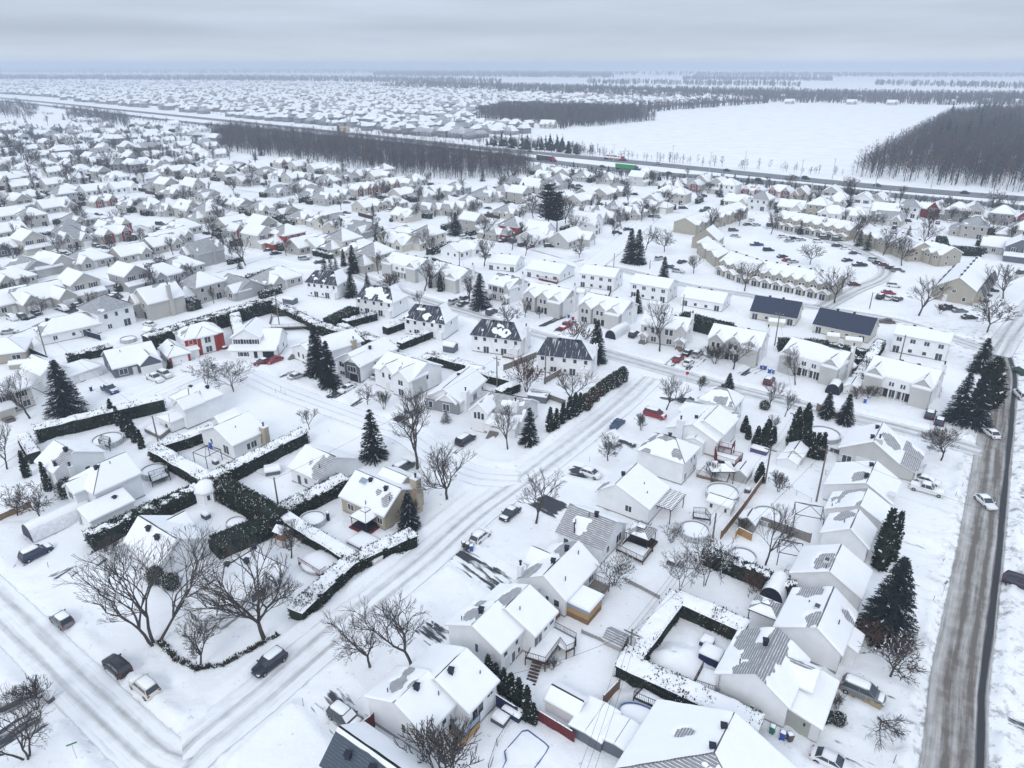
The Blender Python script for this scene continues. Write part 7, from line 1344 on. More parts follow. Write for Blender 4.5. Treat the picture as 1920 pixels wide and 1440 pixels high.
# in-ground pool
W_=[P(*p)for p in[(979,1374),(990,1372),(1022,1396),(1030,1404),(1024,1416),(990,1462),(950,1475),(935,1460),(948,1430),(945,1413)]];o=W_[0];L_=[(p.x-o.x,p.y-o.y)for p in W_];c0=np.mean(L_,0)
root=thing('swimming_pool',(o.x,o.y,.25),0,'in-ground swimming pool outlined by a blue edge under snow','pool');m=MB();rg2=lambda k,z:[(c0[0]+(x-c0[0])*k,c0[1]+(y-c0[1])*k,z)for x,y in L_]
m.loft([rg2(1.0,-.5),rg2(1.0,.12),rg2(.95,.12),rg2(.94,-.2)],0,False);link('coping',m.mesh('coping',['pool_blue']),root);m=MB();m.loft([rg2(.945,-.12),rg2(.93,.0),rg2(.7,.06),rg2(.2,.08)],0,True,True);link('snow_cover',m.mesh('snow_cover',['roof_snow']),root)
b=P(605,1060);root=thing('pool',(b.x,b.y,.1),0,'domed pool cover mounded with snow beside the red railing','pool',None,None);m=MB();m.loft([[(x,y,z)for x,y in arc(0,0,rr*3.2,rr*2.8,20)]for rr,z in((1,-.2),(1,.75),(.93,.95),(.7,1.15),(.3,1.3),(.02,1.33))],0,True,True);link('snow_cover',m.mesh('snow_cover',['roof_snow']),root);m=MB();m.loft([[(x,y,z)for x,y in arc(0,0,3.24,2.84,20)]for z in(-.2,.7)],0,False);link('wall',m.mesh('wall',['steel']),root)
shed((1062,1335),-35,4.2,2.8,2.0,'white gabled shed under smooth snow below the long backyard','w',.9,'x')
shed((1390,898),55,3.6,2.8,1.9,'steel-grey gabled shed right of the largest round pool','g',.9,'x');shed((1350,957),-35,4.2,2.4,1.9,'white playhouse shed with three dark shuttered windows','w',.7,'x',windows=[('f',[(.2,.8,.5,.8),(.8,.7,.4,.8)])]);shed((1402,990),55,2.6,2.6,2.0,'dark wooden shed with snowy hip roof behind the yellow fence','G',1.0)
shed((1155,1210),-35,2.6,2.2,1.5,'small grey metal shed at the end of the low wall','g',.7,k=-.2);shed((891,706),-20,4.0,3.0,2.1,'white rounded-roof shed with two windows in the hedged yard','w',.8,windows=[('f',[(.25,.8,.5,.8),(.7,.8,.5,.8)])]);shed((1010,752),-20,4.4,3.0,2.0,'grey flat-roofed shed behind the corner house','d',.25,k=.2)
shed((845,660),-25,3.2,2.6,2.2,'blue-grey garden shed with open porch behind semis','d',.6);shed((737,662),-20,2.6,2.2,1.9,'small blue shed inside the dark hedge','d',.6);shed((1490,862),55,4.0,3.4,2.1,'white gabled shed below the dark tall cedars','k',1.0,'x');shed((1478,873),55,3.0,3.6,1.6,'low rounded shelter in front of the gabled shed','w',.7)
shed((1597,735),55,5.4,3.0,2.2,'snow-covered tent garage beside the winged semi','w',.8);shed((542,590),-20,3.6,2.8,2.0,'white shed at the end of the huge hedge','w',.7);shed((545,570),-25,4.2,2.4,2.0,'dark blue flat shed behind the huge hedge','d',.3,k=1.4);shed((282,630),-20,2.6,2.4,1.9,'white shed behind the slate-blue house','w',.8);shed((40,690),20,4.4,2.4,1.6,'low brown shed under snow at the left','B',.5)
shed((512,888),20,2.6,2.2,1.2,'dark hot tub cabin with thick snow lid','d',.2);shed((1455,612),-20,4.4,2.6,1.8,'cream garden tent behind the left navy-roofed house','c',.5);shed((1560,640),-20,3.0,2.2,1.9,'small lean-to shed behind the right navy-roofed house','c',.5);shed((1598,648),-20,4.0,2.6,1.9,'larger lean-to shed behind the right navy-roofed house','c',.5);shed((960,660),-20,2.2,2.0,1.8,'white sunroom shed beside the chimney semi','w',.6)
shed((800,618),-20,2.6,2.0,1.7,'white hut at the hedge end between two semis','w',.6);shed((1085,555),-20,4.2,2.8,1.8,'white shed between the white semis and gabled semis','w',.7);shed((1228,578),-20,3.6,2.4,1.8,'white box shed right of the small spruce','w',.4);shed((1115,1370),55,4.6,4.0,1.9,'square dark shed with a flat snow roof beside the oval pool','d',.2,k=2);shed((1165,1400),55,3.6,3.6,2.1,'patio shelter with flat snow roof next to the square shed','d',.3,k=2)
shed((1352,803+10),-35,3.2,2.6,2.0,'blue-sided patio shelter with snowy flat roof','d',.3);shed((1590,700),30,2.6,2.4,2.0,'blue play shed between two grey semis','d',.6)
# octagonal summerhouse
b=P(390,938);root=thing('summerhouse',(b.x,b.y,.1),R(10),'white octagonal summerhouse with a snow dome roof among hedges','summerhouse');m=MB();rr=lambda r,z:[(x,y,z)for x,y in arc(0,0,r,r,8)];m.loft([rr(1.9,-.2),rr(1.9,2.4)],0,False)
for x,y in arc(0,0,1.9,1.9,8):m.tube((x,y,0),(x,y,2.4),.09,.09,4)
link('wall',m.mesh('wall',['white_trim']),root)
for x,y in arc(0,0,1.77,1.77,8,.3927)[0:8:2]:
 f,p_=win_mesh(.5,1.0,'plain');o_=link('window',f,root);o_.location=(x,y,.9);o_.rotation_euler=(0,0,math.atan2(y,x)+R(90));link('pane',p_,o_)
m=MB();m.loft([rr(2.2,2.35),rr(2.2,2.5),rr(1.9,2.95),rr(1.2,3.55),rr(.4,3.85),rr(.02,3.9)],0,True,True);link('roof_snow',m.mesh('roof_snow',['roof_snow']),root);m=MB();m.loft([rr(2.15,2.2),rr(2.15,2.36)],0,True);link('roof',m.mesh('roof',['trim']),root)
frame_gazebo((688,990),-35,3.4,3.2,2.5,'hard-roofed dark gazebo on a red deck beside the tan bungalow',deck='red_wood',snow=.5);frame_gazebo((1200,1022),-35,3.6,3.0,2.6,'dark gazebo with half-bare metal roof on a railed deck',deck='dark_wood',snow=.2);frame_gazebo((1432,1168),-35,3.6,3.2,2.6,'striped bare-roofed gazebo beside the domed fabric shelter',snow=.0,tiers=True)
frame_gazebo((392,868),-30,3.6,3.4,2.5,'bare metal gazebo frame inside the hedged yard',roof=False);frame_gazebo((1512,985),-20,4.4,3.8,2.8,'bare metal pergola frame right of the round pool',roof=False);frame_gazebo((1478,1055),-20,3.4,3.4,2.6,'bare dark pergola frame over the back deck of a bungalow',roof=False);frame_gazebo((1693,655),-20,5.0,3.0,2.6,'dark pergola with cars beneath at the box house',roof=False);frame_gazebo((1348,900),0,4.0,3.4,2.7,'snow-topped patio shelter on the cluttered deck',snow=1.5,tiers=False)
# slatted pergola
b=P(1248,962);root=thing('pergola',(b.x,b.y,.2),R(-35),'dark slatted pergola with snow-lined beams beside the white bungalow','pergola')
for x in(-1.9,1.9):
 for y in(-2.8,2.8):m=MB();m.tube((x,y,-.3),(x,y,2.6),.08,.08,5);link('post',m.mesh('post',['dark_wood']),root)
m=MB();s=MB();[m.box(x-.06,x+.06,-3.1,3.1,2.5,2.65)for x in(-1.9,1.9)];[(m.box(-2.2,2.2,y-.06,y+.06,2.66,2.84),s.box(-2.15,2.15,y-.09,y+.09,2.845,2.95))for y in np.linspace(-2.9,2.9,13)];[(m.box(x-.06,x+.06,-3.0,3.0,2.86,2.98),s.box(x-.08,x+.08,-2.9,2.9,2.985,3.07))for x in np.linspace(-1.8,1.8,5)]
link('beams',m.mesh('beams',['dark_wood']),root);link('snow_cover',s.mesh('snow_cover',['roof_snow']),root)
for args in[
dict(pts=[(985,1245-12),(1018,1165),(1080,1198),(1077,1215),(1062,1222),(1050,1206),(1022,1244)],z=1.5,label='big railed wooden deck with stairs behind the semi',wood='dark_wood',rails=[1,2,3,4,5,6],stairs=(6,.35,.85,2.6)),
dict(pts=[(845,1360),(866,1386),(900,1350),(878,1330)],z=1.5,label='small glass-railed balcony deck on golden boards',wood='dark_metal',skirt='gold_wood',rails=[0,1],glass=True),
dict(pts=[(1340,846),(1392,858),(1378,872),(1344,862)],z=1.6,label='lower dark red deck with lattice skirt',wood='red_wood',skirt='red_wood'),dict(pts=[(1352,826),(1378,833),(1372,842),(1348,836)],z=2.2,label='upper dark red deck panel',wood='red_wood',rails=[1,2]),
dict(pts=[(1306,890),(1345,900),(1362,905),(1370,885),(1322,872)],z=.8,label='cluttered wooden deck above the largest round pool',wood='grey_wood',skirt='wood',rails=[0,1]),dict(pts=[(1156,1030),(1205,1054),(1224,1030),(1180,1010)],z=.8,label='dark railed deck around the half-bare gazebo',wood='dark_wood',rails=[0,1,2]),
dict(pts=[(1300,1285),(1345,1300),(1352,1262),(1318,1250)],z=1.0,label='dark L-shaped deck with railings at the igloo-mound yard',wood='dark_wood',rails=[0,3]),dict(pts=[(270,804),(300,818),(318,804),(288,790)],z=1.0,label='square grey wooden deck beside the tall hipped house',wood='grey_wood',skirt='grey_wood',rails=[]),
dict(pts=[(1300,960),(1322,962),(1332,975),(1300,970)],z=1.2,label='ladder deck of the white-rimmed pool',wood='dark_metal',rails=[0,1,2]),dict(pts=[(1188,1308),(1250,1335),(1262,1322),(1205,1290)],z=1.2,label='dark railed deck beside the large oval pool',wood='dark_metal',rails=[0,3,2]),
dict(pts=[(560,1055),(600,1080),(612,1072),(572,1050)],z=.7,label='red railed deck of the domed pool',wood='red_wood',rails=[0,1]),dict(pts=[(186,832),(205,838),(208,828),(192,824)],z=1.2,label='dark pool deck at the upper left pool',wood='dark_metal'),dict(pts=[(285,905),(318,892),(310,884),(280,894)],z=1.2,label='dark pool deck behind the lean-to garage house',wood='dark_metal'),
dict(pts=[(942,668),(962,672),(964,662),(946,658)],z=.6,label='orange-brown little deck at the chimney semi',wood='wood',skirt='wood',rails=[0]),dict(pts=[(1030,700),(1052,704),(1056,694),(1034,690)],z=.6,label='orange-brown little deck at the bare-roofed semi',wood='wood',skirt='wood',rails=[0]),dict(pts=[(1010,522),(1045,530),(1048,518),(1014,512)],z=.8,label='dark red deck of the long bungalow',wood='red_wood',skirt='red_wood',rails=[0,1]),
dict(pts=[(1470,1078),(1490,1084),(1496,1062),(1478,1058)],z=1.3,label='dark raised deck under the bare pergola frame',wood='dark_metal',skirt='vent',rails=[0]),dict(pts=[(1100,552),(1140,560),(1146,546),(1108,540)],z=.6,label='dark cluttered deck of the two-storey semi',wood='dark_wood',rails=[0,1]),dict(pts=[(505,615),(580,612),(575,590),(510,595)],z=1.4,label='roof deck with thin railing behind the shuttered house',wood='grey_wood',rails=[0,1,2,3])]:deck(**args)
for args in[
(([(904,1308),(970,1350)],1.9,'dark blue board fence under the cedar row',None),dict(colr=(.015,.025,.075))),(([(979,1334),(1076,1394)],1.7,'dark red picket-topped fence above the in-ground pool','red_wood'),{}),(([(670,1386),(703,1362)],2.0,'dark red fence beside the snow-covered SUV','red_wood'),{}),(([(1430,905),(1392,960),(1350,1014)],1.8,'long brown board fence down the middle of the backyards','wood'),{}),
(([(1420,985),(1518,1020)],1.9,'brown slatted fence between the two round pools','grey_wood'),{}),(([(1378,1012),(1382,1004),(1408,1017)],1.6,'golden yellow fence corner by the round pool','gold_wood'),{}),(([(1130,1326),(1161,1294)],1.8,'brown fence left of the oval pool','wood'),{}),(([(944,697),(1006,672)],1.8,'weathered tan fence behind the chimney semi','grey_wood'),{}),(([(1020,722),(1052,704)],1.8,'weathered fence beside the bare-roofed semi','grey_wood'),{}),
(([(1172,1092),(1236,1126)],.8,'low grey wall between the sunroom yard and next yard','foundation'),dict(snow=False)),(([(1530,770),(1590,800)],1.8,'pale board fence below the bushy spruces','grey_wood'),{}),(([(1090,1190),(1158,1220)],.8,'low grey wall behind the railed deck','foundation'),dict(snow=False)),(([(1000,740),(1060,762)],1.5,'pale fence behind the cone cedars','grey_wood'),{}),(([(0,978),(60,952)],1.2,'low brown fence under the dark apple trees','wood'),{}),(([(152,628),(190,640)],1.8,'dark navy fence beside the hip-roofed house',None),dict(colr=(.02,.03,.06))),(([(48,660),(92,680)],1.8,'dark navy fence right of the tan bungalow',None),dict(colr=(.02,.03,.06))),(([(700,457),(715,468)],1.8,'far dark board fence','dark_wood'),{}),(([(672,405),(700,412)],1.8,'dark purple fence beside the windowless gable house','dark_wood'),{})]:
 (a_,kw_)=args;pts,hh,lab,mt=a_
 if mt is None:
  nm='fence_%d'%len(M);mk(nm,kw_['colr'],.75,.1,3);mt=nm
 fence(pts,hh,lab,mt,snow=kw_.get('snow',True))
mk('cloth_tan',(.36,.29,.19),.9,.1,3)
fence([(916,1450),(932,1402),(966,1350)],1.3,'chain-link fence between balcony yard and swimming pool','dark_metal','chain');fence([(1270,1400),(1235,1452)],1.3,'thin railing beside the big hipped house','dark_metal','picket');fence([(1547,1282),(1600,1306),(1649,1332)],1.0,'tan winter protection cloth fence beside the grey minivan','cloth_tan','cloth',snow=False);fence([(1440,905),(1520,945)],1.1,'thin wire fence across the white backyard','steel','chain');fence([(990,712),(1000,700)],1.6,'short dark gate fence','dark_wood');fence([(1575,925-20),(1520,880)],1.1,'thin wire fence below the motorbike yard','steel','chain')
arch_shelter((112,985),235,9.5,3.6,2.7,'collapsed pale fabric car shelter bulging with snow');arch_shelter((1158,628),235,9,3.4,2.6,'white arched car shelter with dark mouth before the gabled semi');arch_shelter((1452,1118),235,4.6,3.4,2.9,'domed grey fabric shelter with dark blue front');arch_shelter((1563,735),235,4,3.2,2.6,'dark green arched tarp shelter beside the tent garage',colr=(.05,.07,.07))
for px_,c,lab in[((870,1026),(.10,.09,.085),'brown wheelie bin, leftmost behind the white hatchback'),((877,1029),(.06,.06,.065),'dark wheelie bin, middle behind the white hatchback'),((884,1033),(.04,.10,.32),'blue wheelie bin, rightmost behind the white hatchback'),((1446,1378),(.03,.16,.12),'green wheelie bin against the garage wall'),((1466,1388),(.04,.08,.32),'blue wheelie bin against the garage wall'),((1479,1393),(.09,.085,.09),'grey wheelie bin against the garage wall'),((1676,1011),(.10,.13,.45),'blue wheelie bin beside the twin cedars'),((1621,757),(.04,.10,.40),'blue wheelie bin before the winged semi'),((1572,728),(.05,.10,.38),'blue wheelie bin at the patchy-roofed semi'),((1427,692),(.04,.10,.35),'blue wheelie bin, left by the zigzag semi'),((1434,693),(.04,.08,.30),'dark blue wheelie bin by the zigzag semi'),((1442,702),(.04,.12,.40),'blue wheelie bin, front by the zigzag semi'),((1449,703),(.10,.18,.35),'pale blue wheelie bin by the zigzag semi'),((900,808),(.05,.12,.40),'blue wheelie bin by the corner house garage'),((340,682),(.05,.08,.22),'blue wheelie bin before the brick garage'),((172,735),(.03,.05,.14),'dark blue wheelie bin beside the spruce house garage'),((1066,598),(.03,.10,.35),'blue wheelie bin by the asphalt parking'),((1074,600),(.35,.03,.03),'red wheelie bin by the asphalt parking'),((800,760),(.06,.08,.2),'dark blue bin beside the grey-fronted bungalow')]:bin_(px_,c,lab,RN.uniform(-40,60))
for k,b,t,lab,kw in[('a',(1530,943),838,'leaning wooden utility pole between the back gardens, beside the wire fence',{}),('b',(1335,1018),962,'short utility pole with round lamp beside the white-rimmed pool',dict(arm=False)),('c',(1434,908),838,'utility pole at the top of the long brown fence',{}),('d',(523,955),895,'utility pole at the hedge crossing',dict(arm=False)),('e',(297,830),780,'utility pole at the corner of the frame gazebo yard',dict(arm=False)),('f',(1180,1240),1180,'utility pole with transformer at the hedge corner of the igloo-mound yard',dict(transformer=True)),('g',(1481,838),772,'utility pole with transformer between the dark tall cedars',dict(transformer=True)),('h',(932,728),668,'utility pole with green lamp between court and semis',dict(transformer=True)),('i',(525,618),550,'tall dark utility pole behind the shuttered house',{}),('j',(90,678),608,'utility pole before the white hip house',dict(arm=False)),('k',(1452,650),585,'utility pole between the navy-roofed houses',{}),('l',(1683,692),628,'utility pole before the box house',dict(arm=False)),('m',(1278,600),552,'utility pole left of the low semi',dict(arm=False)),('n',(68,720),665,'utility pole behind the cream house tree',{}),('o',(262,590),550,'street pole before the pale cottage street',dict(arm=False)),('q',(1022,722),645,'slim dark pole by the weathered fence',dict(arm=False)),('s',(1150,510),475,'street lamp pole on the white street',dict(arm=False,lamp=True)),('t',(1218,505),488,'street lamp pole near the small spruce',dict(arm=False,lamp=True)),('u',(1630,580),548,'street lamp pole at the parking lane',dict(arm=False,lamp=True)),('v',(862,512),470,'utility pole behind the zigzag semi',{}),('w',(410,880-250),590,'utility pole behind the red brick house',dict(arm=False))]:pole(k,b,t,lab,**kw)
for i,x in enumerate([1010,1150,1260,1330,1395,1500,1560,1640,1745,1860]):
 y=np.interp(x,[p[0]for p in HW_FAR],[p[1]for p in HW_FAR])+(4 if i%2 else-5);b=P(x,y);root=thing('highway_light',(b.x,b.y,.3),R(50),'tall grey lamp mast along the highway','lamp post','lamp masts along the highway',(x,y));m=MB();m.tube((0,0,0),(0,0,13),.22,.12,6);link('mast',m.mesh('mast',['steel']),root);m=MB();m.tube((-2,0,13),(2,0,13),.08,.08,5);m.box(-2.6,-1.8,-.2,.2,12.9,13.1);m.box(1.8,2.6,-.2,.2,12.9,13.1);link('lamp_arm',m.mesh('lamp_arm',['steel']),root)
e_=P(1990,1000,8.5)
for k0,k1,lab,offs in[('a',tuple(e_),'black overhead wire crossing the main road',((0,0),)),('a','f','wires sagging between the garden poles',((0,0),)),('c','b','wire above the long brown fence',((-.6,0),(.6,0))),('b','f','wires above the back gardens',((-.6,0),(0,0),(.6,0))),('c','g','wires rising past the cedars',((-.5,0),(.5,0))),('c','a','wire across the white backyard',((0,0),)),('d','e','wire above the frame gazebo yard',((0,0),)),('g','k','wires towards the navy-roofed houses',((0,0),)),('h','v','wires behind the semis',((0,0),)),('e','j','wire over the slate-blue house',((0,0),)),('f',tuple(P(1080,1500,8)),'wires leaving at the bottom over the pool yards',((-.7,0),(0,0),(.7,0))),('d','h','wire over the side street',((0,0),)),('f',tuple(P(905,1275,4)),'service wire to the twin-roofed semi',((0,0),))]:wire(k0,k1,lab,offs,r=.018)
sign((1766,1118),'diamond','diamond road sign seen from behind on the roadside lawn',2.4,20);sign((1287,716),'stop','red stop sign at the crossroads',2.2,10);sign((146,1428),'street','street name sign post at the lower left corner',2.6,30);sign((1730,888),'board','small dark house sign post beside the pickup lawn',1.6,20);sign((840,915),'board','thin sign post before the corner tree',2.2,0)
for j,(x,y)in enumerate([(1790,935),(1802,918),(1766,1060),(1748,1132),(52,1278),(92,1068),(569,1325),(1675,1432),(517,738),(527,735),(535,742),(614,738),(1105,868),(1198,800)]):
 b=P(x,y);o_=thing('snow_stake',(b.x,b.y,.1),0,'thin snow stake marking a driveway edge','stake','snow stakes marking driveways',(x,y));m=MB();m.tube((0,0,0),(.05,.03,1.3),.035,.03,4);link('rod',m.mesh('rod',['red_wood' if j%3==0 else 'dark_metal']),o_)
 # utility cabinet, air units, swing set, furniture
b=P(708,1060);root=thing('utility_cabinet',(b.x,b.y,0),R(52),'pinkish white utility cabinet at the street hedge','cabinet');m=MB();m.box(-.9,.9,-.35,.35,0,1.3);link('body',m.mesh('body',['flat']),root,(.62,.56,.56));m=MB();m.box(-.88,-.02,-.37,-.35,.08,1.2);link('door',m.mesh('door',['flat']),root,(.58,.52,.52));m=MB();m.box(.02,.88,-.37,-.35,.08,1.2);link('door',m.mesh('door',['flat']),root,(.58,.52,.52));m=MB();m.box(-.95,.95,-.4,.4,1.3,1.42);link('snow_cover',m.mesh('snow_cover',['roof_snow']),root)
b=P(515,1015);root=thing('swing_set',(b.x,b.y,.2),R(-30),'wooden play tower and swing set under snow in the hedged yard','swing set');m=MB();[m.tube((sx*.8+2,sy*.8,-.2),(sx*.7+2,sy*.7,2.8),.07,.07,4)for sx in(-1,1)for sy in(-1,1)];m.tube((-2.4,0,2.2),(1.6,0,2.4),.07,.07,4);[m.tube((-2.4,sy*.9,-.2),(-2.4,0,2.2),.06,.06,4)for sy in(-1,1)];m.box(1.2,2.8,-.8,.8,1.3,1.42);link('frame',m.mesh('frame',['wood']),root);m=MB();m.add([(1,-1,2.7),(3,-1,2.7),(3,1,2.7),(1,1,2.7),(1,0,3.5),(3,0,3.5)],[(0,1,5,4),(2,3,4,5),(0,4,3),(1,2,5)]);link('roof',m.mesh('roof',['roof_snow']),root);m=MB();[m.tube((x,0,2.25),(x,0,.6),.015,.015,3)for x in(-1.7,-1.2,-.4,.1)];[m.box(x-.3,x+.3,-.12,.12,.55,.62)for x in(-1.45,-.15)];link('swings',m.mesh('swings',['rubber']),root)
def lump(px_,w_,d_,h_,label,cat,name,base=None,basec=(.1,.1,.12),rz=-35):
 b=P(*px_);root=thing(name,(b.x,b.y,.15),R(rz),label,cat,None,None);q=MB();k=lambda s,z:[(x,y,z)for x,y in[(-w_/2*s,-d_/2*s),(w_/2*s,-d_/2*s),(w_/2*s,d_/2*s),(-w_/2*s,d_/2*s)]]
 q.loft([k(1,-.2),k(.98,h_)]);link('body',q.mesh('body',['fabric']),root,basec);s=MB();s.loft([k(1.04,h_-.02),k(1.05,h_+.12),k(.8,h_+.3),k(.3,h_+.36)],0,True,True);link('snow_cover',s.mesh('snow_cover',['roof_snow']),root)
lump((682,1020),4.2,3.4,.5,'wide covered hot tub under a flat snow pillow by the street hedge','hot tub','hot_tub');lump((938,1355),1.8,1.4,.8,'snow-capped patio table below the blue fence','table','patio_table');lump((962,1345),2.4,1.2,1.0,'snow-covered garden storage chest against the blue fence','storage chest','storage_chest',basec=(.02,.03,.08));lump((1325,1210),1.6,1.6,.8,'round blue covered grill in the igloo-mound yard','grill','covered_grill',basec=(.03,.05,.12));lump((1332,1238),2.6,2.2,1.3,'dark blue tarpaulin-covered hot tub beside the house wall','hot tub','hot_tub',basec=(.012,.018,.07));lump((1382,1084),.9,.7,.6,'small snow-capped crate on the white lawn','crate','crate',basec=(.03,.05,.1));lump((1423,850),3.2,1.6,1.0,'purple-sided covered trailer under snow in the long backyard','trailer','covered_trailer',basec=(.09,.07,.16));lump((387,972),1.4,1.0,.8,'dark garden swing seat below the octagonal summerhouse','garden seat','garden_seat');lump((616,978),.5,.35,1.6,'folded dark blue parasol beside the round pool','parasol','parasol',basec=(.03,.04,.08));lump((1401,925),1.0,.7,.8,'snow-capped lawn mower beside the brown fence','lawn mower','lawn_mower');lump((1262,1058),1.6,1.2,.7,'snowy covered bench near the left crab apple','bench','covered_bench');lump((1540,842),2.0,.8,1.0,'covered motorbike, left of two by the big grey house','motorbike','covered_motorbike');lump((1566,850),2.0,.8,1.0,'covered motorbike, right of two by the big grey house','motorbike','covered_motorbike')
lump((398,843),1.0,.5,1.6,'bright blue covered chair in the frame gazebo yard','chair','covered_chair',basec=(.04,.1,.5));lump((405,872),1.2,.8,.9,'dark covered barbecue below the metal gazebo frame','grill','covered_grill');lump((420,655),1.8,1.2,.7,'dark red covered box at the brick house corner','crate','crate',basec=(.14,.03,.03));lump((94,1313),1.0,.8,.5,'dark rubbish bag heap at the lower left driveway','rubbish bag','rubbish_bag')
# igloo mound of shovelled snow
b=P(1262,1238);V,F=[],[];n=28
for i in range(9):
 for j in range(n):
  t=i/8;a=6.283*j/n;rr_=4.6*t*(1+.18*math.sin(a*2+1)+.08*math.sin(a*5));z=1.25*(math.cos(t*math.pi)*.5+.5)+.10*math.sin(i*2.1+j*1.3)*(1-t)-.12*(t==1)
  V.append((b.x+rr_*math.cos(a),b.y+rr_*.8*math.sin(a),.22+z))
F=[(i*n+j,i*n+(j+1)%n,(i+1)*n+(j+1)%n,(i+1)*n+j)[::-1]for i in range(8)for j in range(n)]
tag(link('snow_mound',nmesh('snow_mound',V,F,['snow'],smooth=True)),'swirled heap of shovelled snow inside the hedged yard','snow mound')
# person behind the white hatchback
def person(px_,label):
 b=P(*px_);root=thing('person',(b.x,b.y,.0),R(40),label,'person');J=dict(pelvis=(0,0,.95),chest=(0,.03,1.32),neck=(0,.05,1.48),hl=(-.1,0,.9),kl=(-.11,.05,.5),fl=(-.12,0,.06),tl=(-.12,.16,.04),hr=(.1,0,.9),kr=(.12,-.02,.5),fr=(.13,-.1,.06),tr=(.13,.06,.04),sl=(-.2,.02,1.4),el=(-.3,.06,1.12),wl=(-.24,.26,.98),sr=(.2,.02,1.4),er=(.3,.04,1.12),wr=(.25,.22,.95));ks=list(J);E_=[('pelvis','chest'),('chest','neck'),('pelvis','hl'),('hl','kl'),('kl','fl'),('fl','tl'),('pelvis','hr'),('hr','kr'),('kr','fr'),('fr','tr'),('chest','sl'),('sl','el'),('el','wl'),('chest','sr'),('sr','er'),('er','wr')]
 J['head']=(0,.08,1.64);J['crown']=(0,.08,1.74);ks=list(J);E_+=[('neck','head'),('head','crown')]
 for sd,x in(('l',-.24),('r',.25)):
  w_=J['w'+sd];J['h'+sd+'nd']=(w_[0],w_[1]+.09,w_[2]-.02);E_.append(('w'+sd,'h'+sd+'nd'))
  for q in range(4):J['f%s%d'%(sd,q)]=(w_[0]-.035+.023*q,w_[1]+.17-.01*abs(q-1),w_[2]-.06);E_.append(('h'+sd+'nd','f%s%d'%(sd,q)))
  J['th'+sd]=(w_[0]+(.06 if sd=='l' else-.06),w_[1]+.08,w_[2]-.01);E_.append(('w'+sd,'th'+sd))
 ks=list(J);me=bpy.data.meshes.new('body');me.from_pydata([J[k]for k in ks],[(ks.index(a_),ks.index(c_))for a_,c_ in E_],[]);o_=link('body',me,root);me.materials.append(M['dark_coat']);sk=o_.modifiers.new('skin','SKIN');rad=dict(pelvis=.16,chest=.19,neck=.08,head=.10,crown=.08)
 for i_,k in enumerate(ks):
  r_=rad.get(k,{'h':.1,'k':.075,'f':.06,'t':.05,'s':.085,'e':.06,'w':.045}.get(k[0],.05))
  if k.endswith('nd'):r_=.038
  if k[0]=='f' and k[-1].isdigit()or k.startswith('th'):r_=.011
  me.skin_vertices[0].data[i_].radius=(r_,r_)
 me.skin_vertices[0].data[0].use_root=True;o_.modifiers.new('sub','SUBSURF').levels=1;o_.modifiers['sub'].render_levels=2
 f=MB();f.loft([[(x*.085,.14+.02*k,1.655+z*.09)for x,z in[(math.cos(t),math.sin(t))for t in np.linspace(0,6.28,11)[:-1]]]for k in(0,1)],0,True,True);f.box(-.012,.012,.16,.185,1.63,1.67);f.box(-.04,-.02,.161,.168,1.67,1.68,1);f.box(.02,.04,.161,.168,1.67,1.68,1);f.box(-.025,.025,.161,.166,1.605,1.612,1);f.tube((-.1,.08,1.65),(-.085,.1,1.65),.02,.03,6);f.tube((.1,.08,1.65),(.085,.1,1.65),.02,.03,6);link('face',f.mesh('face',['skin','vent']),root);q=MB();q.loft([[(x*r_,.075+y*r_,z)for x,y in arc(0,0,1,1,10)]for r_,z in((.118,1.69),(.12,1.75),(.09,1.82),(.02,1.85))],0,True,True);link('hat',q.mesh('hat',['vent']),root)
mk('dark_coat',(.02,.022,.028),.9);mk('skin',(.45,.30,.23),.6)
person((886,1018),'person in dark winter clothes standing behind the white hatchback near the bins')
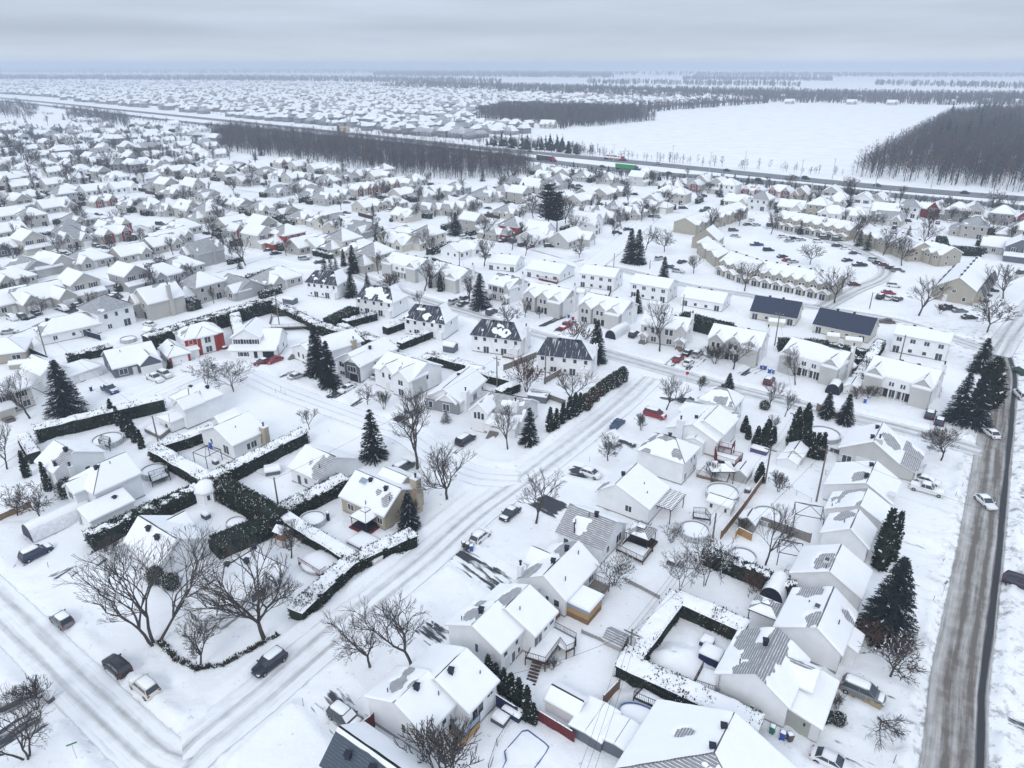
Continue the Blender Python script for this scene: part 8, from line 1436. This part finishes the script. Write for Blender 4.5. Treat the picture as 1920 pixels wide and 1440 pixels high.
# ------------------------------------------------------------------ leafless trees scattered among the further houses
from collections import defaultdict
HP_=np.array([(q[0],q[1])for q in MIDH])
def dist_min(p):return float(np.min(np.hypot(HP_[:,0]-p[0],HP_[:,1]-p[1])))
rs=np.random.RandomState(4)
MIDT=[(1350,355,1.0),(1262,362,.9),(1330,440,1.2),(1445,440,1.0),(1385,425,1.0),(1600,455,1.2),(1740,445,1.3),(1700,420,1.0),(1800,430,1.2),(1850,450,1.4),(1690,500,1.2),(1630,440,1.1),(1540,440,.9),(1655,480,1.2),(1060,420,1.2),(1080,445,1.1),(1000,410,1.2),(1165,430,1.3),(1150,445,.9),(1245,395,1.2),(1225,415,.9),(1210,470,1.0),(960,470,1.0),(985,480,.9),(940,360,1.0),(870,365,1.0),(780,415,.9),(905,450,1.1),(890,415,1.0),(800,470,.9),(740,400,.8),(640,395,.9),(560,375,.9),(470,350,1.1),(440,365,1.0),(420,430,1.2),(400,455,1.2),(325,480,.9),(283,545,.8),(302,520,1.0),(155,425,1.2),(110,480,.9),(30,500,1.0),(15,400,1.2),(335,345,.9),(270,345,1.1),(245,330,1.0),(200,335,1.5),(210,320,1.6),(265,310,1.4),(90,335,1.4),(60,340,1.3),(130,350,1.2),(20,330,1.3),(40,300,1.5),(150,300,1.4),(100,290,1.3),(215,290,1.2),(130,275,1.3),(60,262,1.4),(30,245,1.3),(90,235,1.2),(190,262,1.2),(210,245,1.3),(170,240,1.2),(240,270,1.1),(330,270,1.1),(395,250,1.2),(300,285,1.1),(370,275,1.1),(400,300,1.1),(285,300,1.2),(320,310,1.2),(345,320,1.1),(370,312,1.0),(430,300,1.2),(480,310,.9),(560,300,1.0),(640,310,.8),(700,318,.9),(760,330,1.0),(865,340,1.1),(938,330,1.5),(960,345,1.3),(990,340,1.1),(1030,350,1.0),(1070,362,.9),(1120,345,.9),(1170,360,1.0),(1225,345,1.0),(1290,335,.9),(1440,350,.8),(1480,352,.8),(1530,385,.9),(1585,375,1.2),(1640,395,.9),(1685,385,1.0),(1770,410,1.0),(1860,395,1.2),(1895,405,1.0),(1780,395,.9),(1730,465,1.0),(1512,372,.9),(1120,400,1.0),(1102,440,.9),(1178,385,1.1),(1055,405,1.0),(20,282,1.3),(180,290,1.2),(70,315,1.2),(235,305,1.1),(110,260,1.1),(160,320,1.0),(260,255,1.0),(300,250,1.0),(225,430,.9),(60,430,.9),(255,400,.9),(350,385,1.0),(410,395,1.0),(500,345,.9),(590,355,.8),(650,350,.9),(715,365,.9),(785,380,1.0),(830,400,1.0),(700,440,.8),(605,435,.9),(530,410,.9),(475,415,.8)]
for j,(x,y,s_)in enumerate(MIDT):
 b=P(x,y);h_=(7.5+2.5*rs.rand())*s_
 key=('far0','far1','far2','crab1','small1')[j%5]if y<400 else('maple%d'%(j%5)if j%2 else 'small%d'%(j%3));s=h_/10
 place(TP[key],'bare_tree',(b.x,b.y,.1),rs.rand()*6.28,(s*1.35,s*1.35,s*1.1),'dark leafless tree','tree','leafless trees among the far houses',(x,y))
MIDC=[(700,405,.7),(830,388,.8),(1135,400,.6),(1390,385,.7),(1590,395,1.2),(1545,360,.6),(1560,362,.6),(1600,365,.6),(1140,312+20,.8),(1200,335,.7),(240,395,.8),(345,410,.8),(160,350,1.0),(190,375,.8),(75,385,.9),(20,360,1.0),(290,325,1.0),(255,302,1.0),(480,300,.8),(560,345,.7),(640,440,.8),(1000,375,.8),(1152,385,.7),(1500,440,.7),(1625,470,.9),(1700,455,.8),(1075,285+40,.8),(210,265,1.0),(120,225,.9),(50,235,1.0),(395,285,.8),(280,272,.9),(1610,462,.8),(1420,335+20,.6),(1435,357,.6),(1450,358,.6),(1465,358,.6),(610,515,.7),(622,518,.8),(632,520,.7),(200,605,.5),(450,505,.5)]
for j,(x,y,s_)in enumerate(MIDC):
 b=P(x,y);s=.85*s_*(1+.25*rs.rand());place(TP['spruce_far'],'conifer',(b.x,b.y,.1),rs.rand()*6.28,(s*1.1,s*1.1,s),'small dark conifer','tree','dark conifers among the far houses',(x,y))
 # ------------------------------------------------------------------ what stands in the yards of the further houses
def boxsurf(L,w_,h):
 def f(rs,n):
  u=rs.rand(n)*L-L/2;q=rs.rand(n)*(2*h+w_);sd=np.where(q<h,0,np.where(q<2*h,1,2))
  p=np.stack([u,np.where(sd==0,-w_/2,np.where(sd==1,w_/2,q-2*h-w_/2)),np.where(sd==0,q,np.where(sd==1,q-h,h))],1)
  nn=np.where((sd==0)[:,None],(0,-1.0,0),np.where((sd==1)[:,None],(0,1.0,0),(0,0,1.0)));return p+vn(u,q,3)[:,None]*nn*.2,nn
 return f
def boxcore(L,w_,h):
 v=np.array([(x,y,z)for z in(-.2,h-.12)for x,y in((-L/2+.2,-w_/2+.15),(L/2-.2,-w_/2+.15),(L/2-.2,w_/2-.15),(-L/2+.2,w_/2-.15))]);return v,np.array([(0,1,5,4),(1,2,6,5),(2,3,7,6),(3,0,4,7),(4,5,6,7)])
for i,(L,w_,h)in enumerate(((9,1.8,2.4),(14,2.2,2.8),(6,2.6,3.2))):
 r=proto('hedge_far%d'%i);a_=pchild(r,'foliage',leafy(200+i,boxsurf(L,w_,h),int(L*90),.42,.3,('cedar','roof_snow'),.30,.6,boxcore(L,w_,h)));a_['nm']='foliage';TP['hedge_far%d'%i]=r
r=proto('fence_far');m=MB();[m.box(-5+k*.5,-5+k*.5+.47,-.04,.04,-.2,1.7+.03*(k%2))for k in range(20)];a_=pchild(r,'panel',m.mesh('panel',['dark_wood']));a_['nm']='panel';m=MB();[m.tube((x,0,-.3),(x,0,1.9),.08,.08,4)for x in np.linspace(-5,5,5)];a_=pchild(r,'posts',m.mesh('posts',['dark_wood']));a_['nm']='posts';TP['fence_far']=r
h=House('',None,0,0,0,'d','shingle_mid',proto_=True,name='shed_far',fd=False);h.block(950,r=(-1.7,1.7,-1.3,1.3),ze=1.9,zr=2.8,k=1.4,fd=0,g=.5,ov=.15);h.done();TP['shed_far']=h.root
rn=random.Random(77);cnt=defaultdict(int)
for bx,by,yw,x,y in MIDH:
 if y<225:continue
 c,s_=math.cos(yw),math.sin(yw);at=lambda u,v:(bx+u*c-v*s_,by+u*s_+v*c,.1);far=y<330
 def put(key,u,v,rz,sc_,lab,cat,name,grp,cap):
  p=at(u,v)
  if cnt[cat]>=cap or dist_min(p)<5.5:return
  cnt[cat]+=1;place(TP[key],name,p,yw+rz,sc_,lab,cat,grp,Q(p[0],p[1],1))
 if rn.random()<.75:put('hedge_far%d'%rn.choice((0,1,1)),rn.uniform(-4,4),rn.uniform(8.5,11),0,rn.uniform(.8,1.15),'dark snow-speckled hedge','hedge','hedge','garden hedges',280)
 if rn.random()<.5:put('hedge_far%d'%rn.choice((0,2)),rn.choice((-1,1))*rn.uniform(8.5,9.5),rn.uniform(-1,7),R(90),rn.uniform(.7,1.1),'dark snow-speckled hedge','hedge','hedge','garden hedges',280)
 if rn.random()<.4 and not far:put('fence_far',rn.choice((-1,1))*8.8,rn.uniform(3,8),R(90),1,'dark board fence','fence','fence','garden fences',120)
 if rn.random()<.45 and not far:put('shed_far',rn.uniform(-6,6),rn.uniform(7.5,9),0,1,'small snow-topped shed','shed','shed','garden sheds',120)
 for _ in range(rn.choice((0,1,2))):
  if not far:put(rn.choice(('thuja','cedar0','shrub_round')),rn.uniform(-6,6),rn.choice((-7.2,-7,6.8)),0,rn.uniform(.3,.5),'dark evergreen shrub','shrub','shrub','evergreen shrubs',160)
 if rn.random()<.8:put(rn.choice(('far0','far1','far2','small0','small1','small2')),rn.uniform(-8,8),rn.choice((-9,-8,8,10)),rn.random()*6,rn.uniform(.55,.95),'dark leafless tree','tree','bare_tree','leafless trees among the far houses',150)
 if rn.random()<.45 and not far:
  kd=rn.choice(('suv','sedan','sedan','hatch'));cl=rn.choice(('navy','black','dgrey','silver','white','dgrey'));p=at(rn.uniform(3,6),-10)
  o=place(car_proto(kd)[0],'car',p,yw+R(90),1.0,'%s %s'%(CDES[cl],{'suv':'SUV','hatch':'hatchback'}.get(kd,'sedan')),'car','parked and moving cars',Q(p[0],p[1],1),None,{k:CC[cl]for k in('body','roof','mirror')});link('snow_cover',car_snow(kd,2),o)
  # ------------------------------------------------------------------ woods and treelines that read as masses
def inpoly(px_,poly):
 x,y=px_;c=False;n=len(poly)
 for i in range(n):
  (x0,y0),(x1,y1)=poly[i],poly[(i+1)%n]
  if(y0>y)!=(y1>y)and x<(x1-x0)*(y-y0)/(y1-y0)+x0:c=not c
 return c
def sample(poly,n,rs,near=1.0):
 "points spread evenly over the ground inside a photo-pixel polygon"
 W_=[tuple(P(*p))[:2]for p in poly];a=np.array(W_);lo,hi=a.min(0),a.max(0);o=[]
 while len(o)<n:
  q=lo+(hi-lo)*rs.rand(2)
  if inpoly(q,W_):o.append(q)
 return np.array(o)
def sliver_tree(rs,H,n,wid,lr=.34,kind='bare'):
 P0,D,L,Wd=[],[],[],[]
 P0.append((0,0,0));D.append((0,0,1));L.append(H*.85);Wd.append(wid*2.2)
 for i in range(n):
  if kind=='bare':
   z=H*rs.uniform(.28,.9);a=rs.rand()*6.28;up=rs.uniform(.5,1.6);d=np.array([math.cos(a),math.sin(a),up]);d/=np.linalg.norm(d);r=rs.uniform(0,.10)*H
   P0.append((math.cos(a)*r,math.sin(a)*r,z*.9));D.append(d);L.append(H*lr*rs.uniform(.4,1.0)*(1.15-z/H));Wd.append(wid*rs.uniform(.5,1.2))
  else:
   t=rs.rand()**1.3;a=rs.rand()*6.28;P0.append((0,0,H*(.08+.9*t)));D.append((math.cos(a),math.sin(a),-.25));L.append(H*.26*(1-t)+.2);Wd.append(wid*3.2*(1-.6*t))
 P0,D,L,Wd=np.array(P0),np.array(D,float),np.array(L),np.array(Wd);w_=unit(np.cross(D,rs.randn(len(D),3)));return cards(P0,D,w_,L,Wd)
def wood(name,label,polys,H,wid=.14,n=40,mats=('far_twig','far_twig_light','twig_brown'),kind='bare',protos=6,seed=1):
 rs=np.random.RandomState(seed);PR=[sliver_tree(rs,1.0*H,n,wid,kind=kind)for _ in range(protos)];V,F,MI,k=[],[],[],0
 for poly,cnt in polys:
  for q in sample(poly,cnt,rs):
   v,f=PR[rs.randint(protos)];s=rs.uniform(.55,1.25);MI.append(np.full(len(f),rs.choice((0,0,0,0,1,1,2))if len(mats)==3 else 0));a=rs.rand()*6.28;c,s_=math.cos(a),math.sin(a)
   vv=v*s;vv=np.stack([vv[:,0]*c-vv[:,1]*s_+q[0],vv[:,0]*s_+vv[:,1]*c+q[1],vv[:,2]-.2],1);V.append(vv);F.append(f+k);k+=len(v)
 o=link(name,nmesh(name,np.concatenate(V),np.concatenate(F),list(mats),np.concatenate(MI)));o['kind']='stuff';o['label']=label;return o
wood('bare_wood','belt of bare grey trees between houses and highway',[([(420,285),(560,300),(690,322),(830,338),(950,334),(1000,325),(1000,313),(860,293),(640,268),(430,246),(398,258)],4200)],14,.15,42,seed=2)
wood('bare_wood','large dark bare wood on the right beyond the highway',[([(1592,330),(1700,342),(1920,362),(2080,378),(2080,214),(1920,216),(1850,214),(1778,225),(1700,269),(1640,304)],8000)],18,.2,40,seed=3)
wood('pine_stand','dark conifers standing in the large wood',[([(1700,285),(1920,262),(1920,216),(1800,218),(1760,236)],70)],21,.6,90,('needle',),'con',seed=4)
wood('bare_wood','small bare wood behind the big white field',[([(890,222),(1000,232),(1110,238),(1230,226),(1180,214),(1110,208),(950,207)],3400)],17,.3,34,seed=5)
wood('treeline','trees along the far side of the highway left of the field',[([(880,268),(990,285),(1140,296),(1130,286),(1060,276),(960,266)],330),([(1130,296),(1290,309),(1580,332),(1585,328),(1290,305),(1130,291)],60)],8,.16,40,seed=6)
wood('pine_stand','conifers along the far side of the highway left of the field',[([(890,270),(1000,284),(1120,292),(1100,284),(1000,274)],34)],13,.5,90,('needle',),'con',seed=7)
wood('shrubs','dark scrub along both sides of the highway',[([(1000,318),(1220,338),(1420,352),(1560,366),(1560,361),(1400,345),(1200,330),(1000,312)],420),([(1560,366),(1920,402),(1920,396),(1560,361)],200),([(100,205),(400,247),(420,242),(400,238),(100,198)],500),([(620,245),(900,272),(900,264),(700,240)],240),([(100,185),(600,236),(640,232),(300,195)],240)],4.5,.16,30,seed=8)
wood('bare_wood','dark wood at the far left beside the highway',[([(-60,215),(60,226),(75,205),(40,196),(-60,192)],420),([(125,224),(240,240),(250,228),(140,212)],220)],14,.34,34,seed=9)
wood('treeline','far grey treelines fading into the haze',[([(930,176),(1200,186),(1500,193),(1920,199),(2050,200),(2050,183),(1700,180),(1400,174),(1100,167),(930,162)],6500),([(700,166),(940,176),(940,162),(800,156)],1500),([(1050,244),(1200,212),(1440,194),(1440,192),(1190,208),(1046,238)],420)],17,.9,20,protos=8,seed=10)
wood('treeline','hazy grey tree bands across the far plain',[([(-100,152),(400,153),(940,160),(940,152),(700,147),(400,144),(-100,143)],4200),([(1100,158),(1500,163),(1500,158),(1100,154)],500),([(1640,160),(1960,168),(1960,162),(1640,156)],350),([(1280,150),(1560,152),(1560,148),(1280,147)],900)],19,1.8,16,protos=8,seed=14)
wood('treeline','hazy forest bands at the horizon',[([(-200,137),(600,138),(1300,142),(1300,137),(600,131),(-200,130)],5200),([(700,143),(1150,146),(1150,139),(700,137)],2400),([(1300,143),(2100,145),(2100,141),(1300,139)],1800)],24,3.5,14,protos=8,seed=11)
wood('bare_trees','leafless trees spread through the far suburb',[([(0,176),(380,212),(700,243),(880,262),(1060,240),(1180,205),(1440,193),(1300,176),(900,160),(0,156)],6500),([(0,240),(130,250),(260,265),(420,270),(400,320),(150,330),(0,320)],420)],9,.42,22,seed=12)
# ------------------------------------------------------------------ far suburb beyond the highway: too many houses to be told apart
def house_arr(L,W_,ze,zr,h0=0):
 v=np.array([(-L,-W_,0),(L,-W_,0),(L,W_,0),(-L,W_,0),(-L,-W_,ze),(L,-W_,ze),(L,W_,ze),(-L,W_,ze),(-L+h0,0,zr),(L-h0,0,zr)],float)
 o=np.array([(-L-.4,-W_-.5,ze-.1),(L+.4,-W_-.5,ze-.1),(L+.4,W_+.5,ze-.1),(-L-.4,W_+.5,ze-.1),(-L-.4+h0,0,zr+.15),(L+.4-h0,0,zr+.15)],float)
 wins=[];wf=[];k=16
 f=[(0,1,5,4),(1,2,6,5),(2,3,7,6),(3,0,4,7),(4,7,8,8),(5,9,6,6),(10,11,15,14),(12,13,14,15),(13,10,14,14),(11,12,15,15)];mi=[0]*6+[1]*4
 W2=[]
 for(x0,y0),(dx,dy),LL in(((-L,-W_-.05),(1,0),2*L),((-L-.05,W_),(0,-1),2*W_),((L+.05,-W_),(0,1),2*W_)):
  for fr in(.2,.5,.8):
   a=LL*fr-.55;b=a+1.1
   for z in([1.0]if ze<4 else[1.0,3.6]):W2+=[(x0+dx*a,y0+dy*a,z),(x0+dx*b,y0+dy*b,z),(x0+dx*b,y0+dy*b,z+1.2),(x0+dx*a,y0+dy*a,z+1.2)]
 n=len(W2)//4;f+=[(16+4*i,17+4*i,18+4*i,19+4*i)for i in range(n)];mi+=[2]*n
 return np.concatenate([v,o,np.array(W2)]),np.array(f),np.array(mi)
HA=[house_arr(7,5,4,7.4,3.5),house_arr(7,5.2,4,7.0),house_arr(6,5,6.2,9.4,3.6),house_arr(6.2,5,6,9.2),house_arr(7.2,5.4,4.4,8.6,4.4)]
mk('far_roof',(.36,.365,.38),.85,.3,.05);mk('far_wall',(.24,.24,.25),.8,.4,.03)
rs=np.random.RandomState(20);V,F,MI,k=[],[],[],0;near_=[]
SUB=[([(-120,166),(0,176),(219,197),(437,219),(640,240),(800,256),(900,262),(1010,250),(1000,240),(885,226),(885,208),(960,196),(1110,202),(1190,208),(1300,196),(1440,191),(1380,182),(1100,172),(880,164),(620,156),(0,151),(-120,150)],17.5,32),([(60,146),(500,146),(850,150),(850,146),(500,143),(60,143)],30,44),([(-60,236),(60,246),(240,262),(420,262),(420,330),(330,330),(0,330),(-60,330)],21,30),([(1450,187),(1920,192),(1920,186),(1450,182)],60,80)]
MIDPX=[(int(r.split()[0]),int(r.split()[1]))for r in MID.replace('\n','|').split('|')]
taken=np.array([tuple(P(x,y,2))[:2]for x,y in MIDPX])
def add_far(q,yaw,t):
 global k
 v,f,mi=HA[t];c,s_=math.cos(yaw),math.sin(yaw);sc_=rs.uniform(.9,1.15)
 mi=mi.copy();g_=rs.rand(4)<(.22,.45,.5,.5);mi[6:10]=np.where(g_,3,1)
 V.append(np.stack([(v[:,0]*c-v[:,1]*s_)*sc_+q[0],(v[:,0]*s_+v[:,1]*c)*sc_+q[1],v[:,2]*sc_],1));F.append(f+k);MI.append(mi);k+=len(v)
for si,(poly,dx,dy)in enumerate(SUB):
 W_=[tuple(P(*p))[:2]for p in poly];a=np.array(W_);lo,hi=a.min(0),a.max(0);c,s_=math.cos(R(-42)),math.sin(R(-42));cen=(lo+hi)/2;rad=np.linalg.norm(hi-lo)/2
 for i in np.arange(-rad,rad,dx):
  for j in np.arange(-rad,rad,dy):
   wob=14*math.sin(i/260+j/400);u=i+rs.uniform(-3,3);w2=j+wob+(dy*.28 if int(round((j+rad)/dy))%2 else-dy*.10)+rs.uniform(-3,3)
   q=(cen[0]+u*c-w2*s_,cen[1]+u*s_+w2*c)
   if not inpoly(q,W_):continue
   if rs.rand()<(.06 if si!=2 else.12):continue
   if len(taken)and np.min(np.hypot(taken[:,0]-q[0],taken[:,1]-q[1]))<17:continue
   yaw=R(-42)+rs.uniform(-.15,.15)+(math.pi/2 if rs.rand()<.5 else 0)+(R(90)if rs.rand()<.1 else 0);add_far(q,yaw,rs.randint(5))
o=link('far_houses',nmesh('far_houses',np.concatenate(V),np.concatenate(F),['far_wall','roof_snow','glass','far_roof'],np.concatenate(MI)));o['kind']='stuff';o['label']='mass of small snow-roofed houses in the far suburb'
b=P(326,161);root=thing('long_building',(b.x,b.y,0),R(-8),'long low flat-roofed building deep in the far suburb','building');m=MB();m.box(-75,60,-35,0,0,9);m.box(-75,75,1,40,0,11);link('wall',m.mesh('wall',['flat']),root,(.30,.28,.27));m=MB();m.box(-76,61,-36,.5,9.02,9.8);m.box(-76,76,.6,41,11.02,11.8);link('roof_snow',m.mesh('roof_snow',['roof_snow']),root)
# houses and barns along the field edge, each a thing
for x,y,t in[(1480,195,'white farmhouse'),(1596,196,'white farmhouse'),(1672,197,'white cottage'),(1850,194,'white bungalow'),(1905,195,'white bungalow'),(1780,196,'snowy shed'),(1028,240,'small white shed')]:
 place(MP[('a',0)],'house',tuple(P(x,y)),R(-20),1.6,t,'house','snow-roofed suburban houses',(x,y),None,{'wall':COL['b']})
 # ------------------------------------------------------------------ cold haze over the plain
z0,z1,X_,Y0,Y1=-3.0,84.0,13500,-380,15500
m=MB();m.box(-X_,X_,Y0,Y1,z0,z1);hz=bpy.data.materials.new('haze');hz.use_nodes=True;n,l=hz.node_tree.nodes,hz.node_tree.links;n.clear()
ho=n.new('ShaderNodeOutputMaterial');pv=n.new('ShaderNodeVolumePrincipled');pv.inputs['Color'].default_value=(.60,.67,.77,1);pv.inputs['Density'].default_value=.00029;pv.inputs['Anisotropy'].default_value=.0;l.new(pv.outputs[0],ho.inputs['Volume'])
M['haze']=hz;o=m.obj('haze',['haze']);o['kind']='stuff';o['label']='cold pale winter haze over the plain'
try:hz.cycles.homogeneous_volume=True
except Exception:pass
# ------------------------------------------------------------------ finish the labels that point to a neighbour
def rel(dx,dy):
 if abs(dx)>abs(dy)*1.3:return 'left of' if dx<0 else 'right of'
 return 'just behind' if dy<0 else 'in front of'
ORD=['','second ','third ','fourth ','fifth ','sixth ','seventh ','eighth ','ninth ','tenth ','eleventh ','twelfth ','thirteenth ','fourteenth ','fifteenth ']
from collections import defaultdict
buck=defaultdict(list);LC=defaultdict(int)
for q in PEND:LC[q[1]]+=1
for o,lab,cat,px_ in PEND:
 if LC[lab]==1 and len(lab.split())>=5:continue # it already says which one
 best=None
 for nm,lp,lo in LAND:
  if lo==o:continue
  d=math.hypot((lp[0]-px_[0]),(lp[1]-px_[1])*1.5)
  if best is None or d<best[0]:best=(d,nm,lp)
 d,nm,lp=best;buck[(cat,nm,rel(px_[0]-lp[0],px_[1]-lp[1]))].append((d,o,lab))
for(cat,nm,r_),L_ in buck.items():
 L_.sort(key=lambda t:t[0])
 for i,(d,o,lab)in enumerate(L_):
  ws=lab.split();lab=' '.join(ws[:9])
  o['label']='%s, %s%s %s'%(lab,('nearest ' if i==0 and len(L_)>1 else ORD[min(i,14)]),r_,nm)if len(L_)>1 or i else '%s %s %s'%(lab,r_,nm)
  o['label']=' '.join(o['label'].replace(' ,',',').split()[:16])
for o in PROTOS[::-1]:
 bpy.data.objects.remove(o)
